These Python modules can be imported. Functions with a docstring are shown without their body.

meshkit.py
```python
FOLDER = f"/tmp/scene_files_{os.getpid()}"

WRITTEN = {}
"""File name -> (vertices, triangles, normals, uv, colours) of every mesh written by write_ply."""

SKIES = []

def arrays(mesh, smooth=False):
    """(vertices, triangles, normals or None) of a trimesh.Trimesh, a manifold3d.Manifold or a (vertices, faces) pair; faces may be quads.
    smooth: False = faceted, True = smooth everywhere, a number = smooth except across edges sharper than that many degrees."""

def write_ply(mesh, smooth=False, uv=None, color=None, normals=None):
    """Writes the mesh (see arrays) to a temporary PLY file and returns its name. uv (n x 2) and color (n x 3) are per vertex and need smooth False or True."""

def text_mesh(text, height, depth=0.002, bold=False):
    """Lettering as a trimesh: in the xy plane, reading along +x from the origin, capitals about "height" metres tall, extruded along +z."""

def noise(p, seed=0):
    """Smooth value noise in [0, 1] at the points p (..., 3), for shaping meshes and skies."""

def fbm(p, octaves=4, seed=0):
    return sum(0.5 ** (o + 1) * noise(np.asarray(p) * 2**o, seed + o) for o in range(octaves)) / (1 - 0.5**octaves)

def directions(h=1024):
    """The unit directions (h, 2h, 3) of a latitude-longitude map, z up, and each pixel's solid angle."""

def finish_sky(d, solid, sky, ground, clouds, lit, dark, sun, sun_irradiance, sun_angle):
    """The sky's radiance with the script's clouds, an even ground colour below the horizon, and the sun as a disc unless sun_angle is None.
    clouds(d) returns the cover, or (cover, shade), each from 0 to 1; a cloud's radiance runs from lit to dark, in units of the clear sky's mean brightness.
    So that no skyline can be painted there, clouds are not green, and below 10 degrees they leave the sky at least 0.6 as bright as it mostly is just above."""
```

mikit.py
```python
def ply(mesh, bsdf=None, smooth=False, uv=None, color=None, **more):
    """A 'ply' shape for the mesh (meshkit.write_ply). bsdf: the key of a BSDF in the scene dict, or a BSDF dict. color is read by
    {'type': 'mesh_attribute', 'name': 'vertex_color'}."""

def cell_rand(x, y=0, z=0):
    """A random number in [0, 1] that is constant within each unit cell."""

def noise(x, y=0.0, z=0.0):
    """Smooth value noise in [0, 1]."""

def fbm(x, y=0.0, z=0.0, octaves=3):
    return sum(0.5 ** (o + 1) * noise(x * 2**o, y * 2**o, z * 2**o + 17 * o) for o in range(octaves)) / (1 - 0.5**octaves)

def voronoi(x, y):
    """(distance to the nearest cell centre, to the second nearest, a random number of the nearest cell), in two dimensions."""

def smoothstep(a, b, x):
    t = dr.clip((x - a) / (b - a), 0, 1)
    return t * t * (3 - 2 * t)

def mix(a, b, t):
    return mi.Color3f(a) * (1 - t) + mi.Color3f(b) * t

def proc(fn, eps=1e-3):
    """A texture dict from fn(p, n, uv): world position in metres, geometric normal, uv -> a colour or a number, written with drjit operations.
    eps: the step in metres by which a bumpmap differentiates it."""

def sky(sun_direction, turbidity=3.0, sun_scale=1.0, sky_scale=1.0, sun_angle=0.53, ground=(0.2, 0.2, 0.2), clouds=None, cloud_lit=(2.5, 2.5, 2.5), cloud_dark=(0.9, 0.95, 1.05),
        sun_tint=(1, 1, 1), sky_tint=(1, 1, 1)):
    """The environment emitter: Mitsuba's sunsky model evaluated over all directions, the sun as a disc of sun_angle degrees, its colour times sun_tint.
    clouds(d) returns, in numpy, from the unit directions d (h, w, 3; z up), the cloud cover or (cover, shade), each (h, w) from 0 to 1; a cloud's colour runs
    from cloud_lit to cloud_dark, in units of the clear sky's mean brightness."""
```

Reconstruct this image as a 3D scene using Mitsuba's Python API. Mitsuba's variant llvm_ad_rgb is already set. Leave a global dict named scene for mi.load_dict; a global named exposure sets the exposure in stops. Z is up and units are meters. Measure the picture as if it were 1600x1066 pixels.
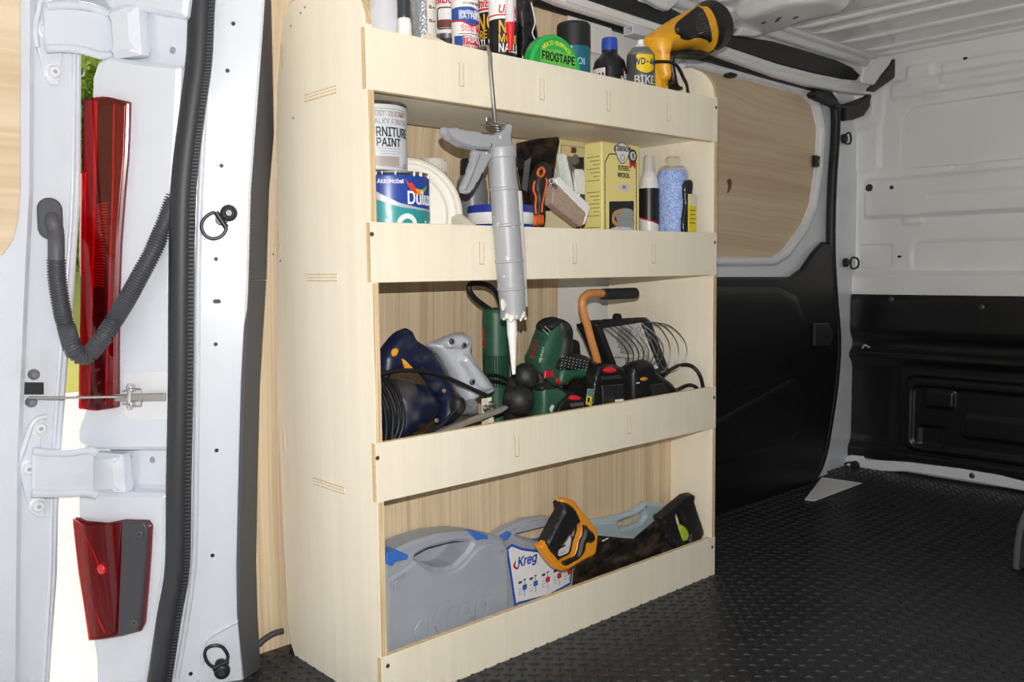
"""Racked-out van seen through its open rear door: a plywood shelving unit full of paint, tools and cases."""
import math, random
import numpy as np, trimesh, shapely
import mapbox_earcut
from shapely.geometry import Polygon
from scipy.spatial import Delaunay
from manifold3d import Manifold
import drjit as dr
import mitsuba as mi
import mikit, meshkit
from mikit import noise, fbm, smoothstep, mix, cell_rand

T = mi.ScalarTransform4f
scene, labels = {}, {}
# ------------------------------------------------------------------ camera, light, exposure
EYE = np.array([-0.74887, -1.13727, 0.69739])
RIGHT, DOWN, FWD = np.array([[0.73836918, -0.67428372, -0.01234621], [-0.06367491, -0.0514781, -0.99664212], [0.67138399, 0.73667596, -0.0809448]])
scene['camera'] = {'type': 'perspective', 'fov': 2 * math.degrees(math.atan(800 / 1374.85)), 'fov_axis': 'x', 'near_clip': 0.05, 'far_clip': 200.0,
                   'to_world': T().look_at(origin=EYE.tolist(), target=(EYE + FWD).tolist(), up=(-DOWN).tolist())}
SUN = (0.28, 0.62, 0.78)
scene['sky'] = mikit.sky(SUN, turbidity=3.0, sun_scale=1.6, sky_scale=1.9, ground=(0.42, 0.42, 0.42), sun_tint=(1.0, 1.0, 1.05), sky_tint=(1.0, 1.0, 1.0),
                         clouds=lambda d: (0.80 + 0 * d[..., 2], 0 * d[..., 2]), cloud_lit=(1.9, 1.95, 2.0))
# the camera's flash, just above the lens
FLASH = EYE - 0.075 * DOWN + 0.03 * FWD
scene['flash'] = {'type': 'spot', 'to_world': T().look_at(origin=FLASH.tolist(), target=(FLASH + FWD).tolist(), up=[0, 0, 1]),
                  'intensity': {'type': 'rgb', 'value': [4.6, 4.5, 4.35]}, 'cutoff_angle': 48.0, 'beam_width': 34.0}
exposure = 0.33

# ------------------------------------------------------------------ frames of reference for flat work
FR = {}
#<FR>
def _fr(o, e1, e2):
    o, e1, e2 = (np.array(a, float) for a in (o, e1, e2))
    e1 = e1 / np.linalg.norm(e1)
    e2 = e2 - e1 * np.dot(e1, e2)
    return o, e1, e2 / np.linalg.norm(e2)
import numpy as np
FR['PIL'] = _fr((-0.10, 0.255, 0.0), (0.91, -0.41, 0.0), (0.0, -0.055, 1.0))     # rear pillar, faces into the van and back
FR['TRIM'] = _fr((-0.10, 0.255, 0.0), (0.058, 0.06, 0.0), (0.0, -0.055, 1.0))
FR['BODY'] = _fr((-0.208, 0.285, 0.0), (0.465, -0.885, 0.0), (0.0, -0.055, 1.0))   # rear corner with the lamps
FR['DOOR'] = _fr((-0.30, 0.42, 0.0), (1.0, 0.0, 0.0), (0.0, -0.03, 1.0))         # the open rear door
#</FR>

def frame(n):
    """(origin, e1, e2) of a named frame, or of 'y60' = the plane y = 0.060 m facing -y, 'x..' facing -x, 'z..' facing up."""
    if n in FR:
        return FR[n]
    c = float(n[1:].replace('m', '-')) / 1000
    return {'y': (np.array([0, c, 0]), np.array([1., 0, 0]), np.array([0, 0, 1.])), 'x': (np.array([c, 0, 0]), np.array([0, -1., 0]), np.array([0, 0, 1.])),
            'z': (np.array([0, 0, c]), np.array([1., 0, 0]), np.array([0, 1., 0]))}[n[0]]

def on(mesh, n, lift=0.0):
    """Moves a mesh from local (a, b, height) into the frame."""
    o, e1, e2 = frame(n)
    m = np.eye(4)
    m[:3, 0], m[:3, 1], m[:3, 2], m[:3, 3] = e1, e2, np.cross(e1, e2), o + lift * np.cross(e1, e2)
    return mesh.copy().apply_transform(m)

def fpt(n, a, b, h=0.0):
    o, e1, e2 = frame(n)
    return o + a * e1 + b * e2 + h * np.cross(e1, e2)

# ------------------------------------------------------------------ mesh helpers
cat = trimesh.util.concatenate
TM = trimesh.transformations
def mesh(v, f): return trimesh.Trimesh(np.asarray(v, float), np.asarray(f, int), process=False)
def move(m, loc=(0, 0, 0), rx=0, ry=0, rz=0, s=None):
    m = m.copy()
    if s is not None: m.apply_scale(s)
    for a, ax in ((rx, (1, 0, 0)), (ry, (0, 1, 0)), (rz, (0, 0, 1))):
        if a: m.apply_transform(TM.rotation_matrix(math.radians(a), ax))
    m.apply_translation(loc)
    return m

def box(x0, x1, y0, y1, z0, z1, b=0.0):
    """A box with chamfered edges."""
    if b <= 0:
        return move(trimesh.creation.box((x1 - x0, y1 - y0, z1 - z0)), ((x0 + x1) / 2, (y0 + y1) / 2, (z0 + z1) / 2))
    b = min(b, .49 * (x1 - x0), .49 * (y1 - y0), .49 * (z1 - z0))
    p = []
    for x, sx in ((x0, 1), (x1, -1)):
        for y, sy in ((y0, 1), (y1, -1)):
            for z, sz in ((z0, 1), (z1, -1)):
                p += [(x + b * sx, y + b * sy, z), (x + b * sx, y, z + b * sz), (x, y + b * sy, z + b * sz)]
    return trimesh.convex.convex_hull(np.array(p))

def rbox(w, d, h, r, seg=10):
    """A rounded box centred on the origin."""
    s = Manifold.sphere(r, seg)
    return tm(Manifold.batch_hull([s.translate((x, y, z)) for x in (-w / 2 + r, w / 2 - r) for y in (-d / 2 + r, d / 2 - r) for z in (-h / 2 + r, h / 2 - r)]))

def tm(man):
    m = man.to_mesh()
    return trimesh.Trimesh(np.array(m.vert_properties)[:, :3], np.array(m.tri_verts), process=False)

def man(m):
    from manifold3d import Mesh
    m = trimesh.Trimesh(m.vertices, m.faces, process=True); m.merge_vertices()
    return Manifold(Mesh(np.asarray(m.vertices, np.float32), np.asarray(m.faces, np.uint32)))

def cut(a, *bs):
    a = man(a)
    for b in bs: a = a - man(b)
    return tm(a)

def hulls(chain, seg=16):
    """Union of the hulls of neighbouring spheres [(x, y, z, r), ...]."""
    sp = [Manifold.sphere(c[3], seg).translate(tuple(c[:3])) for c in chain]
    if len(sp) == 1: return sp[0]
    out = Manifold()
    for a, b in zip(sp, sp[1:]): out = out + Manifold.batch_hull([a, b])
    return out

def blend(man_, edge=0.004, it=12):
    m = tm(man_.refine_to_length(edge))
    m = trimesh.Trimesh(m.vertices, m.faces, process=True)
    trimesh.smoothing.filter_taubin(m, iterations=it)
    return m

def ccw(r):
    r = np.asarray(r, float)
    if np.allclose(r[0], r[-1]): r = r[:-1]
    a = np.sum(r[:, 0] * np.roll(r[:, 1], -1) - np.roll(r[:, 0], -1) * r[:, 1])
    return r if a > 0 else r[::-1]

def inset(r, d):
    """A counter-clockwise ring moved inwards by d, keeping its points."""
    if d == 0: return r
    e = np.roll(r, -1, 0) - r
    e /= np.maximum(np.linalg.norm(e, axis=1, keepdims=True), 1e-9)
    n = np.stack([-e[:, 1], e[:, 0]], 1)
    p = np.roll(n, 1, 0)
    return r + (n + p) * d / np.maximum(1 + np.sum(n * p, 1, keepdims=True), .35)

def bev(pts, t, b=0.0, holes=(), back=True, z0=0.0):
    """A polygon extruded from z0 to z0 + t with chamfered rims, outward and round the holes."""
    if isinstance(pts, Polygon):
        holes = list(holes) + [np.array(h.coords)[:-1] for h in pts.interiors]; pts = np.array(pts.exterior.coords)[:-1]
    rings = [ccw(pts)] + [ccw(h)[::-1] for h in holes]
    b = min(b, t / 2.01)
    lay = ([(z0, b if back else 0)] if b else []) + [(z0 + (b if back else 0), 0), (z0 + t - b, 0)] + ([(z0 + t, b)] if b else [])
    V, F, base = [], [], 0
    for r in rings:
        n = len(r)
        for k, (z, d) in enumerate(lay):
            V.append(np.c_[inset(r, d), np.full(n, z)])
        i = np.arange(n); j = (i + 1) % n
        for k in range(len(lay) - 1):
            a0, a1 = base + k * n, base + (k + 1) * n
            F += [np.c_[a0 + i, a0 + j, a1 + j], np.c_[a0 + i, a1 + j, a1 + i]]
        base += n * len(lay)
    for top in (0, 1):
        d = lay[-1][1] if top else lay[0][1]
        flat = np.vstack([inset(r, d) for r in rings])
        ends = np.cumsum([len(r) for r in rings]).astype(np.uint32)
        tri = mapbox_earcut.triangulate_float64(flat, ends).reshape(-1, 3).astype(int)
        a, bb, c = (flat[tri[:, k]] for k in range(3))
        up = (bb[:, 0] - a[:, 0]) * (c[:, 1] - a[:, 1]) - (bb[:, 1] - a[:, 1]) * (c[:, 0] - a[:, 0]) > 0
        tri[up != bool(top)] = tri[up != bool(top)][:, ::-1]
        V.append(np.c_[flat, np.full(len(flat), z0 + t if top else z0)]); F.append(tri + base); base += len(flat)
    m = mesh(np.vstack(V), np.vstack(F)); m.merge_vertices()
    return m

def rnd(pts, r, seg=5):
    """Rounds the corners of a polygon."""
    p = Polygon(pts).buffer(0)
    q = p.buffer(-r, quad_segs=seg).buffer(2 * r, quad_segs=seg).buffer(-r, quad_segs=seg)
    if q.geom_type != 'Polygon': q = max(q.geoms, key=lambda g: g.area)
    return q.simplify(r * .02)

def rrect(w, h, r, cx=0, cy=0, seg=5):
    return shapely.affinity.translate(shapely.box(-w / 2 + r, -h / 2 + r, w / 2 - r, h / 2 - r).buffer(r, quad_segs=seg), cx, cy)

def spl(pts, k=6, closed=False):
    """Catmull-Rom through the points."""
    p = np.asarray(pts, float)
    n = len(p)
    q = np.vstack([p[-1], p, p[:2]]) if closed else np.vstack([2 * p[0] - p[1], p, 2 * p[-1] - p[-2]])
    t = np.linspace(0, 1, k, endpoint=False)[:, None]
    out = []
    for i in range(n if closed else n - 1):
        a, b, c, d = q[i:i + 4]
        out.append(.5 * (2 * b + (c - a) * t + (2 * a - 5 * b + 4 * c - d) * t**2 + (3 * b - a - 3 * c + d) * t**3))
    return np.vstack(out + ([] if closed else [p[-1:]]))

def tube(pts, r, n=10, closed=False, cap=True, flat=1.0, up=None):
    """A swept round bar; r may vary along it."""
    p = np.asarray(pts, float)
    r = np.broadcast_to(np.asarray(r, float), (len(p),))
    t = np.gradient(p, axis=0) if not closed else np.roll(p, -1, 0) - np.roll(p, 1, 0)
    t /= np.maximum(np.linalg.norm(t, axis=1, keepdims=True), 1e-12)
    a = np.array(up if up is not None else ([0, 0, 1] if abs(t[0][2]) < .8 else [1, 0, 0]), float)
    V = []
    for i in range(len(p)):
        a = np.array(up, float) if up is not None else a
        a = a - t[i] * np.dot(a, t[i]); a /= max(np.linalg.norm(a), 1e-9)
        b = np.cross(t[i], a)
        w = np.arange(n) * 2 * math.pi / n
        V.append(p[i] + r[i] * (np.cos(w)[:, None] * a * flat + np.sin(w)[:, None] * b))
    m, i = len(p), np.arange(n)
    j = (i + 1) % n
    F = []
    for k in range(m if closed else m - 1):
        A, B = k * n, ((k + 1) % m) * n
        F += [np.c_[A + i, A + j, B + j], np.c_[A + i, B + j, B + i]]
    V = np.vstack(V)
    if cap and not closed:
        V = np.vstack([V, p[:1], p[-1:]])
        F += [np.c_[j, i, np.full(n, m * n)], np.c_[(m - 1) * n + i, (m - 1) * n + j, np.full(n, m * n + 1)]]
    return mesh(V, np.vstack(F))

def rod(a, b, r, n=12, r2=None):
    a, b = np.asarray(a, float), np.asarray(b, float)
    return tube([a, b], [r, r if r2 is None else r2], n)

def lathe(prof, n=32):
    """A turned solid about z from [(radius, z), ...], closed at both ends."""
    prof = [(max(r, 0), z) for r, z in prof]
    if prof[0][0] > 0: prof = [(0, prof[0][1])] + prof
    if prof[-1][0] > 0: prof = prof + [(0, prof[-1][1])]
    V, F, prev = [], [], None
    w = np.arange(n) * 2 * math.pi / n
    i = np.arange(n); j = (i + 1) % n
    at = 0
    for r, z in prof:
        if r == 0:
            V.append([[0, 0, z]]); cur = np.full(n, at); at += 1
        else:
            V.append(np.c_[r * np.cos(w), r * np.sin(w), np.full(n, z)]); cur = at + i; at += n
        if prev is not None:
            F += [np.c_[prev[i], prev[j], cur[j]], np.c_[prev[i], cur[j], cur[i]]]
        prev = cur
    m = mesh(np.vstack(V), np.vstack(F)); m.update_faces(m.nondegenerate_faces())
    return m

def rlathe(prof, n=32, r=.0015):
    """lathe with every corner of the profile softened."""
    p = [np.array(q, float) for q in prof]
    out = [p[0]]
    for a, b, c in zip(p, p[1:], p[2:]):
        d1, d2 = np.linalg.norm(a - b), np.linalg.norm(c - b)
        k = min(r, d1 * .45, d2 * .45)
        out += [b + (a - b) / max(d1, 1e-9) * k, b + (c - b) / max(d2, 1e-9) * k]
    return lathe([tuple(q) for q in out + [p[-1]]], n)

def pillow(pts, t, r, h=.005, power=2.0, one=False, holes=()):
    """A puffed-up outline: thickness t in the middle, rounded off over the distance r from the outline; centred on height 0."""
    poly = pts if isinstance(pts, Polygon) else Polygon(pts, holes).buffer(0)
    if poly.geom_type != 'Polygon': poly = max(poly.geoms, key=lambda g: g.area)
    bp = []
    for ring in [poly.exterior] + list(poly.interiors):
        n = max(8, int(ring.length / h))
        bp += [ring.interpolate(k / n, normalized=True).coords[0] for k in range(n)]
    bp = np.array(bp)
    x0, y0, x1, y1 = poly.bounds
    gx, gy = np.meshgrid(np.arange(x0, x1, h), np.arange(y0, y1, h * .866))
    gx = gx + (np.arange(gx.shape[0]) % 2)[:, None] * h / 2
    g = np.c_[gx.ravel(), gy.ravel()]
    g = g[shapely.contains_xy(poly.buffer(-h * .45), g[:, 0], g[:, 1])]
    p = np.vstack([bp, g])
    tri = Delaunay(p).simplices
    c = p[tri].mean(1)
    tri = tri[shapely.contains_xy(poly.buffer(h * .02), c[:, 0], c[:, 1])]
    a, b, c = (p[tri[:, k]] for k in range(3))
    ar = (b[:, 0] - a[:, 0]) * (c[:, 1] - a[:, 1]) - (b[:, 1] - a[:, 1]) * (c[:, 0] - a[:, 0])
    tri = tri[abs(ar) > 1e-10]; ar = ar[abs(ar) > 1e-10]
    tri[ar < 0] = tri[ar < 0][:, ::-1]
    d = shapely.distance(poly.boundary, shapely.points(p))
    d[:len(bp)] = 0
    q = np.clip(d / r, 0, 1)
    z = t / 2 * (1 - (1 - q)**power)**(1 / power)
    n = len(p)
    idx = np.arange(n); idx[len(bp):] += 0
    lower = np.arange(n) + n; lower[:len(bp)] = np.arange(len(bp))
    V = np.vstack([np.c_[p, z], np.c_[p, -z * (0 if one else 1)]])
    m = mesh(V, np.vstack([tri, lower[tri][:, ::-1]]))
    m.remove_unreferenced_vertices()
    return m

def field(a0, a1, b0, b1, step, fn, back=None):
    """A pressed sheet: grid in (a, b) raised by fn(a, b); with back, a closed solid down to that height."""
    na, nb = int((a1 - a0) / step) + 2, int((b1 - b0) / step) + 2
    A, B = np.meshgrid(np.linspace(a0, a1, na), np.linspace(b0, b1, nb), indexing='ij')
    V = np.c_[A.ravel(), B.ravel(), fn(A, B).ravel()]
    i, j = np.meshgrid(np.arange(na - 1), np.arange(nb - 1), indexing='ij')
    k = (i * nb + j).ravel()
    F = np.vstack([np.c_[k, k + nb, k + nb + 1], np.c_[k, k + nb + 1, k + 1]])
    m = mesh(V, F)
    if back is not None:
        m = cat([m, box(a0, a1, b0, b1, back, back + .002)])
    return m

def srect(A, B, cx, cy, w, h, r):
    """Signed distance to a rounded rectangle, negative inside."""
    qx, qy = abs(A - cx) - w / 2 + r, abs(B - cy) - h / 2 + r
    return np.hypot(np.maximum(qx, 0), np.maximum(qy, 0)) + np.minimum(np.maximum(qx, qy), 0) - r

def step_(d, w): t = np.clip(.5 - d / w, 0, 1); return t * t * (3 - 2 * t)

# lettering
def words(text, h, depth=.0006, bold=True, sx=1.0, anchor='l', slant=0.0):
    m = meshkit.text_mesh(text, h, depth, bold)
    if slant: m.vertices[:, 0] += m.vertices[:, 1] * slant
    m.vertices[:, 0] *= sx
    w = m.vertices[:, 0].max()
    m.vertices[:, 0] -= {'l': 0, 'c': w / 2, 'r': w}[anchor]
    return m

def wrap(m, R, z=0.0, turn=0.0, fine=.004):
    """Bends flat work round an upright cylinder of radius R, its middle facing -y turned by `turn` degrees."""
    v, f = trimesh.remesh.subdivide_to_size(m.vertices, m.faces, fine)
    w = v[:, 0] / R + math.radians(turn)
    return mesh(np.c_[(R + v[:, 2]) * np.sin(w), -(R + v[:, 2]) * np.cos(w), v[:, 1] + z], f)

def band(R, z0, z1, a0, a1, t=.0004, n=24):
    """A label round a cylinder, from angle a0 to a1 in degrees (0 faces -y, positive towards +x)."""
    w = np.radians(np.linspace(a0, a1, n + 1))
    V = np.vstack([np.c_[r * np.sin(w), -r * np.cos(w), np.full(n + 1, z)] for z, r in ((z0, R), (z0, R + t), (z1, R + t), (z1, R))])
    i = np.arange(n); s = n + 1
    F = [np.c_[a * s + i, a * s + i + 1, b * s + i + 1] for a, b in ((0, 1), (1, 2), (2, 3))] + [np.c_[a * s + i, b * s + i + 1, b * s + i] for a, b in ((0, 1), (1, 2), (2, 3))]
    return mesh(V, np.vstack(F))

# ------------------------------------------------------------------ materials
def lin(c):
    if isinstance(c, str): c = [int(c[k:k + 2], 16) / 255 for k in (1, 3, 5)]
    return [((x + .055) / 1.055)**2.4 if x > .04045 else x / 12.92 for x in c]

def mat(name, col, rough=.5, metal=0.0, spec=.5, coat=0.0, bump=None, **kw):
    d = {'type': 'principled', 'base_color': col if isinstance(col, dict) else {'type': 'rgb', 'value': lin(col)}, 'roughness': rough, 'metallic': metal, 'specular': spec}
    if coat: d.update(clearcoat=coat, clearcoat_gloss=.9)
    d.update(kw)
    if bump: d = {'type': 'bumpmap', 'arbitrary': bump[0], 'scale': bump[1], 'bsdf': d}
    scene['m_' + name] = {'type': 'twosided', 'bsdf': d}
    return 'm_' + name

def c(hex_): return {'type': 'rgb', 'value': lin(hex_)}
_c = {}
def C_(hex_, rough=.45, metal=0.0, coat=0.0):
    """A plain colour, made once."""
    k = (hex_, rough, metal, coat)
    if k not in _c: _c[k] = mat('plain_' + hex_[1:] + '_%d_%d_%d' % (rough * 100, metal * 100, coat * 100), hex_, rough, metal, coat=coat)
    return _c[k]

def L3(h): return mi.Color3f(*lin(h))
def birch(p, n, uv):
    g = fbm(p.x * 55 + p.y * 55, p.z * 3.0, 1.7) * .6 + fbm(p.x * 230 + p.y * 230, p.z * 5.0, 4.1) * .4
    big = fbm(p.x * 5 + 3, p.y * 5, p.z * 2.2)
    return mix(L3('#f0e8d4'), L3('#ded3ba'), dr.clip(g * .75 + big * .55 - .35, 0, 1))
def birch_edge(p, n, uv):
    s = noise(p.x * 900 + p.y * 900, p.z * 12.0)
    return mix(L3('#e3cfa9'), L3('#b8986a'), s)
def liner(p, n, uv):
    w = p.x + p.y * .8 + .004 * fbm(p.z * 3.0, p.x * 4.0)
    g = fbm(w * 90, p.z * 1.3, 2.0) * .55 + fbm(w * 420, p.z * 3.0, 5.0) * .45
    return mix(L3('#dfcbab'), L3('#b39a76'), dr.clip((g - .3) * 1.5, 0, 1))
def door_wood(p, n, uv):
    w = p.z + .05 * fbm(p.x * 2.2, p.z * 3.0, 1.0) + .06 * p.x
    g = fbm(w * 24, p.x * .9, 2.0) * .6 + fbm(w * 150, p.x * 2.0, 5.0) * .4
    return mix(L3('#d9c5a8'), L3('#b89c7b'), dr.clip((g - .32) * 1.5, 0, 1))
def dirty_white(p, n, uv):
    s = smoothstep(.62, .78, fbm(p.x * 14, p.y * 14, p.z * 11)) * .12 + fbm(p.x * 3, p.y * 3, p.z * 3) * .05
    return mix(L3('#cbd0d8'), L3('#948879'), s)
def sheet_white(p, n, uv):
    return mix(L3('#f0f0ef'), L3('#dededd'), fbm(p.x * 2.5, p.y * 2.5, p.z * 2.5))
def rubber(p, n, uv):
    s = fbm(p.x * 9, p.y * 9, p.z * 9) * .6 + fbm(p.x * 90, p.y * 90, 3.0) * .4
    return mix(L3('#121316'), L3('#25272c'), s)
def grit(p, n, uv):
    s = noise(p.x * 900, p.y * 900, p.z * 900)
    return mix(L3('#6d5748'), L3('#c9b29f'), s)
def terry(p, n, uv):
    s = noise(p.x * 420, p.y * 420, p.z * 300)
    return mix(L3('#5f82cf'), L3('#c4d6f6'), s)
def grime(p, n, uv):
    s = smoothstep(.45, .7, fbm(p.x * 26, p.y * 26, p.z * 22)) * .55
    return mix(L3('#0f1a33'), L3('#6a6259'), s * .8)
def steel_dirty(p, n, uv):
    s = fbm(p.x * 40, p.y * 40, p.z * 60)
    return mix(L3('#2a2623'), L3('#5b4e44'), smoothstep(.35, .8, s))
def gun_grey(p, n, uv):
    s = smoothstep(.74, .80, fbm(p.x * 110, p.y * 110, p.z * 70))
    return mix(L3('#9a9b9e'), L3('#d8d6d0'), s)

WOOD = mat('birch', mikit.proc(birch), .55, spec=.35)
EDGE = mat('birch_edge', mikit.proc(birch_edge), .7, spec=.2)
LINER = mat('liner', mikit.proc(liner), .6, spec=.3)
DWOOD = mat('door_wood', mikit.proc(door_wood), .6, spec=.3)
PAINT = mat('van_paint', mikit.proc(dirty_white), .28, spec=.5, coat=.4)
SHEET = mat('sheet_white', mikit.proc(sheet_white), .38, spec=.5)
PAINT2 = mat('door_paint', '#e4e7ec', .25, coat=.4)
ROOF = mat('roof_paint', mikit.proc(sheet_white), .22, spec=.5)
RUBBER = mat('rubber', mikit.proc(rubber), .40, spec=.55)
BLACK = C_('#131416', .5)
SEAL = mat('seal', '#26272b', .5, spec=.5)
GRAYTRIM = mat('gray_trim', '#45464b', .55)
STEEL = mat('steel', '#b9bbbd', .3, 1.0)
DIRTY = mat('blade', mikit.proc(steel_dirty), .38, .5)
GUN = mat('gun', mikit.proc(gun_grey), .42, spec=.6)
CHROME = mat('chrome', '#d8d9da', .15, 1.0)

# ------------------------------------------------------------------ scene entries
def key_of(name):
    k, i = name, 0
    while k in scene or k in labels or any(s.startswith(k + '__') for s in scene):
        i += 1; k = '%s_%03d' % (name, i)
    return k

def thing(name, label, category, group=None, **props):
    """A thing whose parts follow."""
    k = key_of(name)
    labels[k] = {'label': label, 'category': category, **({'group': group} if group else {}), **props}
    return k

def obj(name, m, bsdf, parent=None, smooth=False, label=None, **props):
    k = key_of(parent + '__' + name if parent else name)
    scene[k] = mikit.ply(m, bsdf, smooth)
    if label or props:
        labels[k] = {**({'label': label} if label else {}), **props}
    return k

def struct(name, m, bsdf, smooth=False, label=None):
    return obj(name, m, bsdf, None, smooth, label, kind='structure')

# ================================================================== the van
# floor: rubber mat with a raised tread
struct('floor', box(-.30, 2.2, -1.33, .345, -.03, 0), RUBBER, label='black rubber mat with raised tread on the van floor')
def lozenge(L, W, H):
    v = np.array([(-L, 0, 0), (0, -W, 0), (L, 0, 0), (0, W, 0), (-L * .55, 0, H), (0, -W * .4, H), (L * .55, 0, H), (0, W * .4, H)])
    f = [(0, 1, 5), (0, 5, 4), (1, 2, 6), (1, 6, 5), (2, 3, 7), (2, 7, 6), (3, 0, 4), (3, 4, 7), (4, 5, 6), (4, 6, 7)]
    return v, np.array(f)
_v, _f = lozenge(.0125, .0048, .0022)
V, F, nb = [], [], 0
PITCH = .0215
for i in range(-90, 110):
    for j in range(-90, 110):
        x, y = (i + j) * PITCH * .7071 + .9, (i - j) * PITCH * .7071 - .5
        if not (-.28 < x < 2.17 and -1.2 < y < .33): continue
        a = math.pi / 4 * (1 if (i + j) % 2 else -1)
        R_ = np.array([[math.cos(a), -math.sin(a), 0], [math.sin(a), math.cos(a), 0], [0, 0, 1]])
        V.append(_v @ R_.T + (x, y, 0)); F.append(_f + nb); nb += 8
obj('tread', mesh(np.vstack(V), np.vstack(F)), RUBBER, 'floor', smooth=False, label='raised lozenge tread', kind='stuff')
obj('bare_metal_patch', bev([(1.6220,0.1806),(1.9157,0.2834),(1.9335,0.1551),(1.6300,0.1521)], .003, .001, z0=.002), SHEET, 'floor', label='bare white metal showing where the mat is cut away')

# ceiling: white pressed roof with ribs across
WALLY = lambda z: .335 - .02 * max(0, (z - .3)) - .075 * max(0, z - .7) ** 1.5
struct('ceiling', box(-.36, 2.2, -1.33, .30, 1.39, 1.42), ROOF, label='white ribbed sheet metal roof')
for x in (1.05, 1.15, 1.25, 1.35, 1.647, 1.74, 1.905, 2.064, 2.15):
    r_ = tube([(x, -1.3, 1.391), (x, .20, 1.391), (x, .262, 1.393)], [.011, .011, .003], 10, flat=1.0)
    obj('rib', r_, ROOF, 'ceiling', smooth=40)
# the bow across the roof, with its widened foot
bow = bev(rnd([(-.075, 0), (-.055, .022), (.055, .022), (.075, 0)], .006), 1.55, .0)
bow = move(bow, rx=90); bow.vertices[:, 2] *= -1; bow.faces = bow.faces[:, ::-1]
obj('bow', move(bow, (1.47, .21, 1.389)), ROOF, 'ceiling', smooth=30)
foot = pillow(Polygon([(1.3730,0.3157),(1.2997,0.2180),(1.2794,0.0569),(1.3321,-0.0337),(1.4390,-0.0292),(1.4819,0.0061),(1.4685,0.0921),(1.5080,0.2201),(1.5518,0.3621),(1.5069,0.3805)]).buffer(0), .05, .03, .008)
obj('bow_foot', move(foot, (0, 0, 1.373)), ROOF, 'ceiling', smooth=60)
for q in [(1.3848,0.1884),(1.3786,0.1388),(1.3963,0.1551),(1.4073,0.1072)]:
    obj('bow_hole', move(bev(rrect(.022, .008, .0035), .002, .0), (q[0], q[1], 1.3475), rz=60), BLACK, 'ceiling')
br = bev(rnd([(1.3505,1.3236),(1.4241,1.3776),(1.5751,1.3857),(1.5887,1.3917),(1.4888,1.3497),(1.4502,1.3363)], .003), .02, .003)
obj('bow_bracket', on(br, 'y300', .03), ROOF, 'ceiling', smooth=30)
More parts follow.
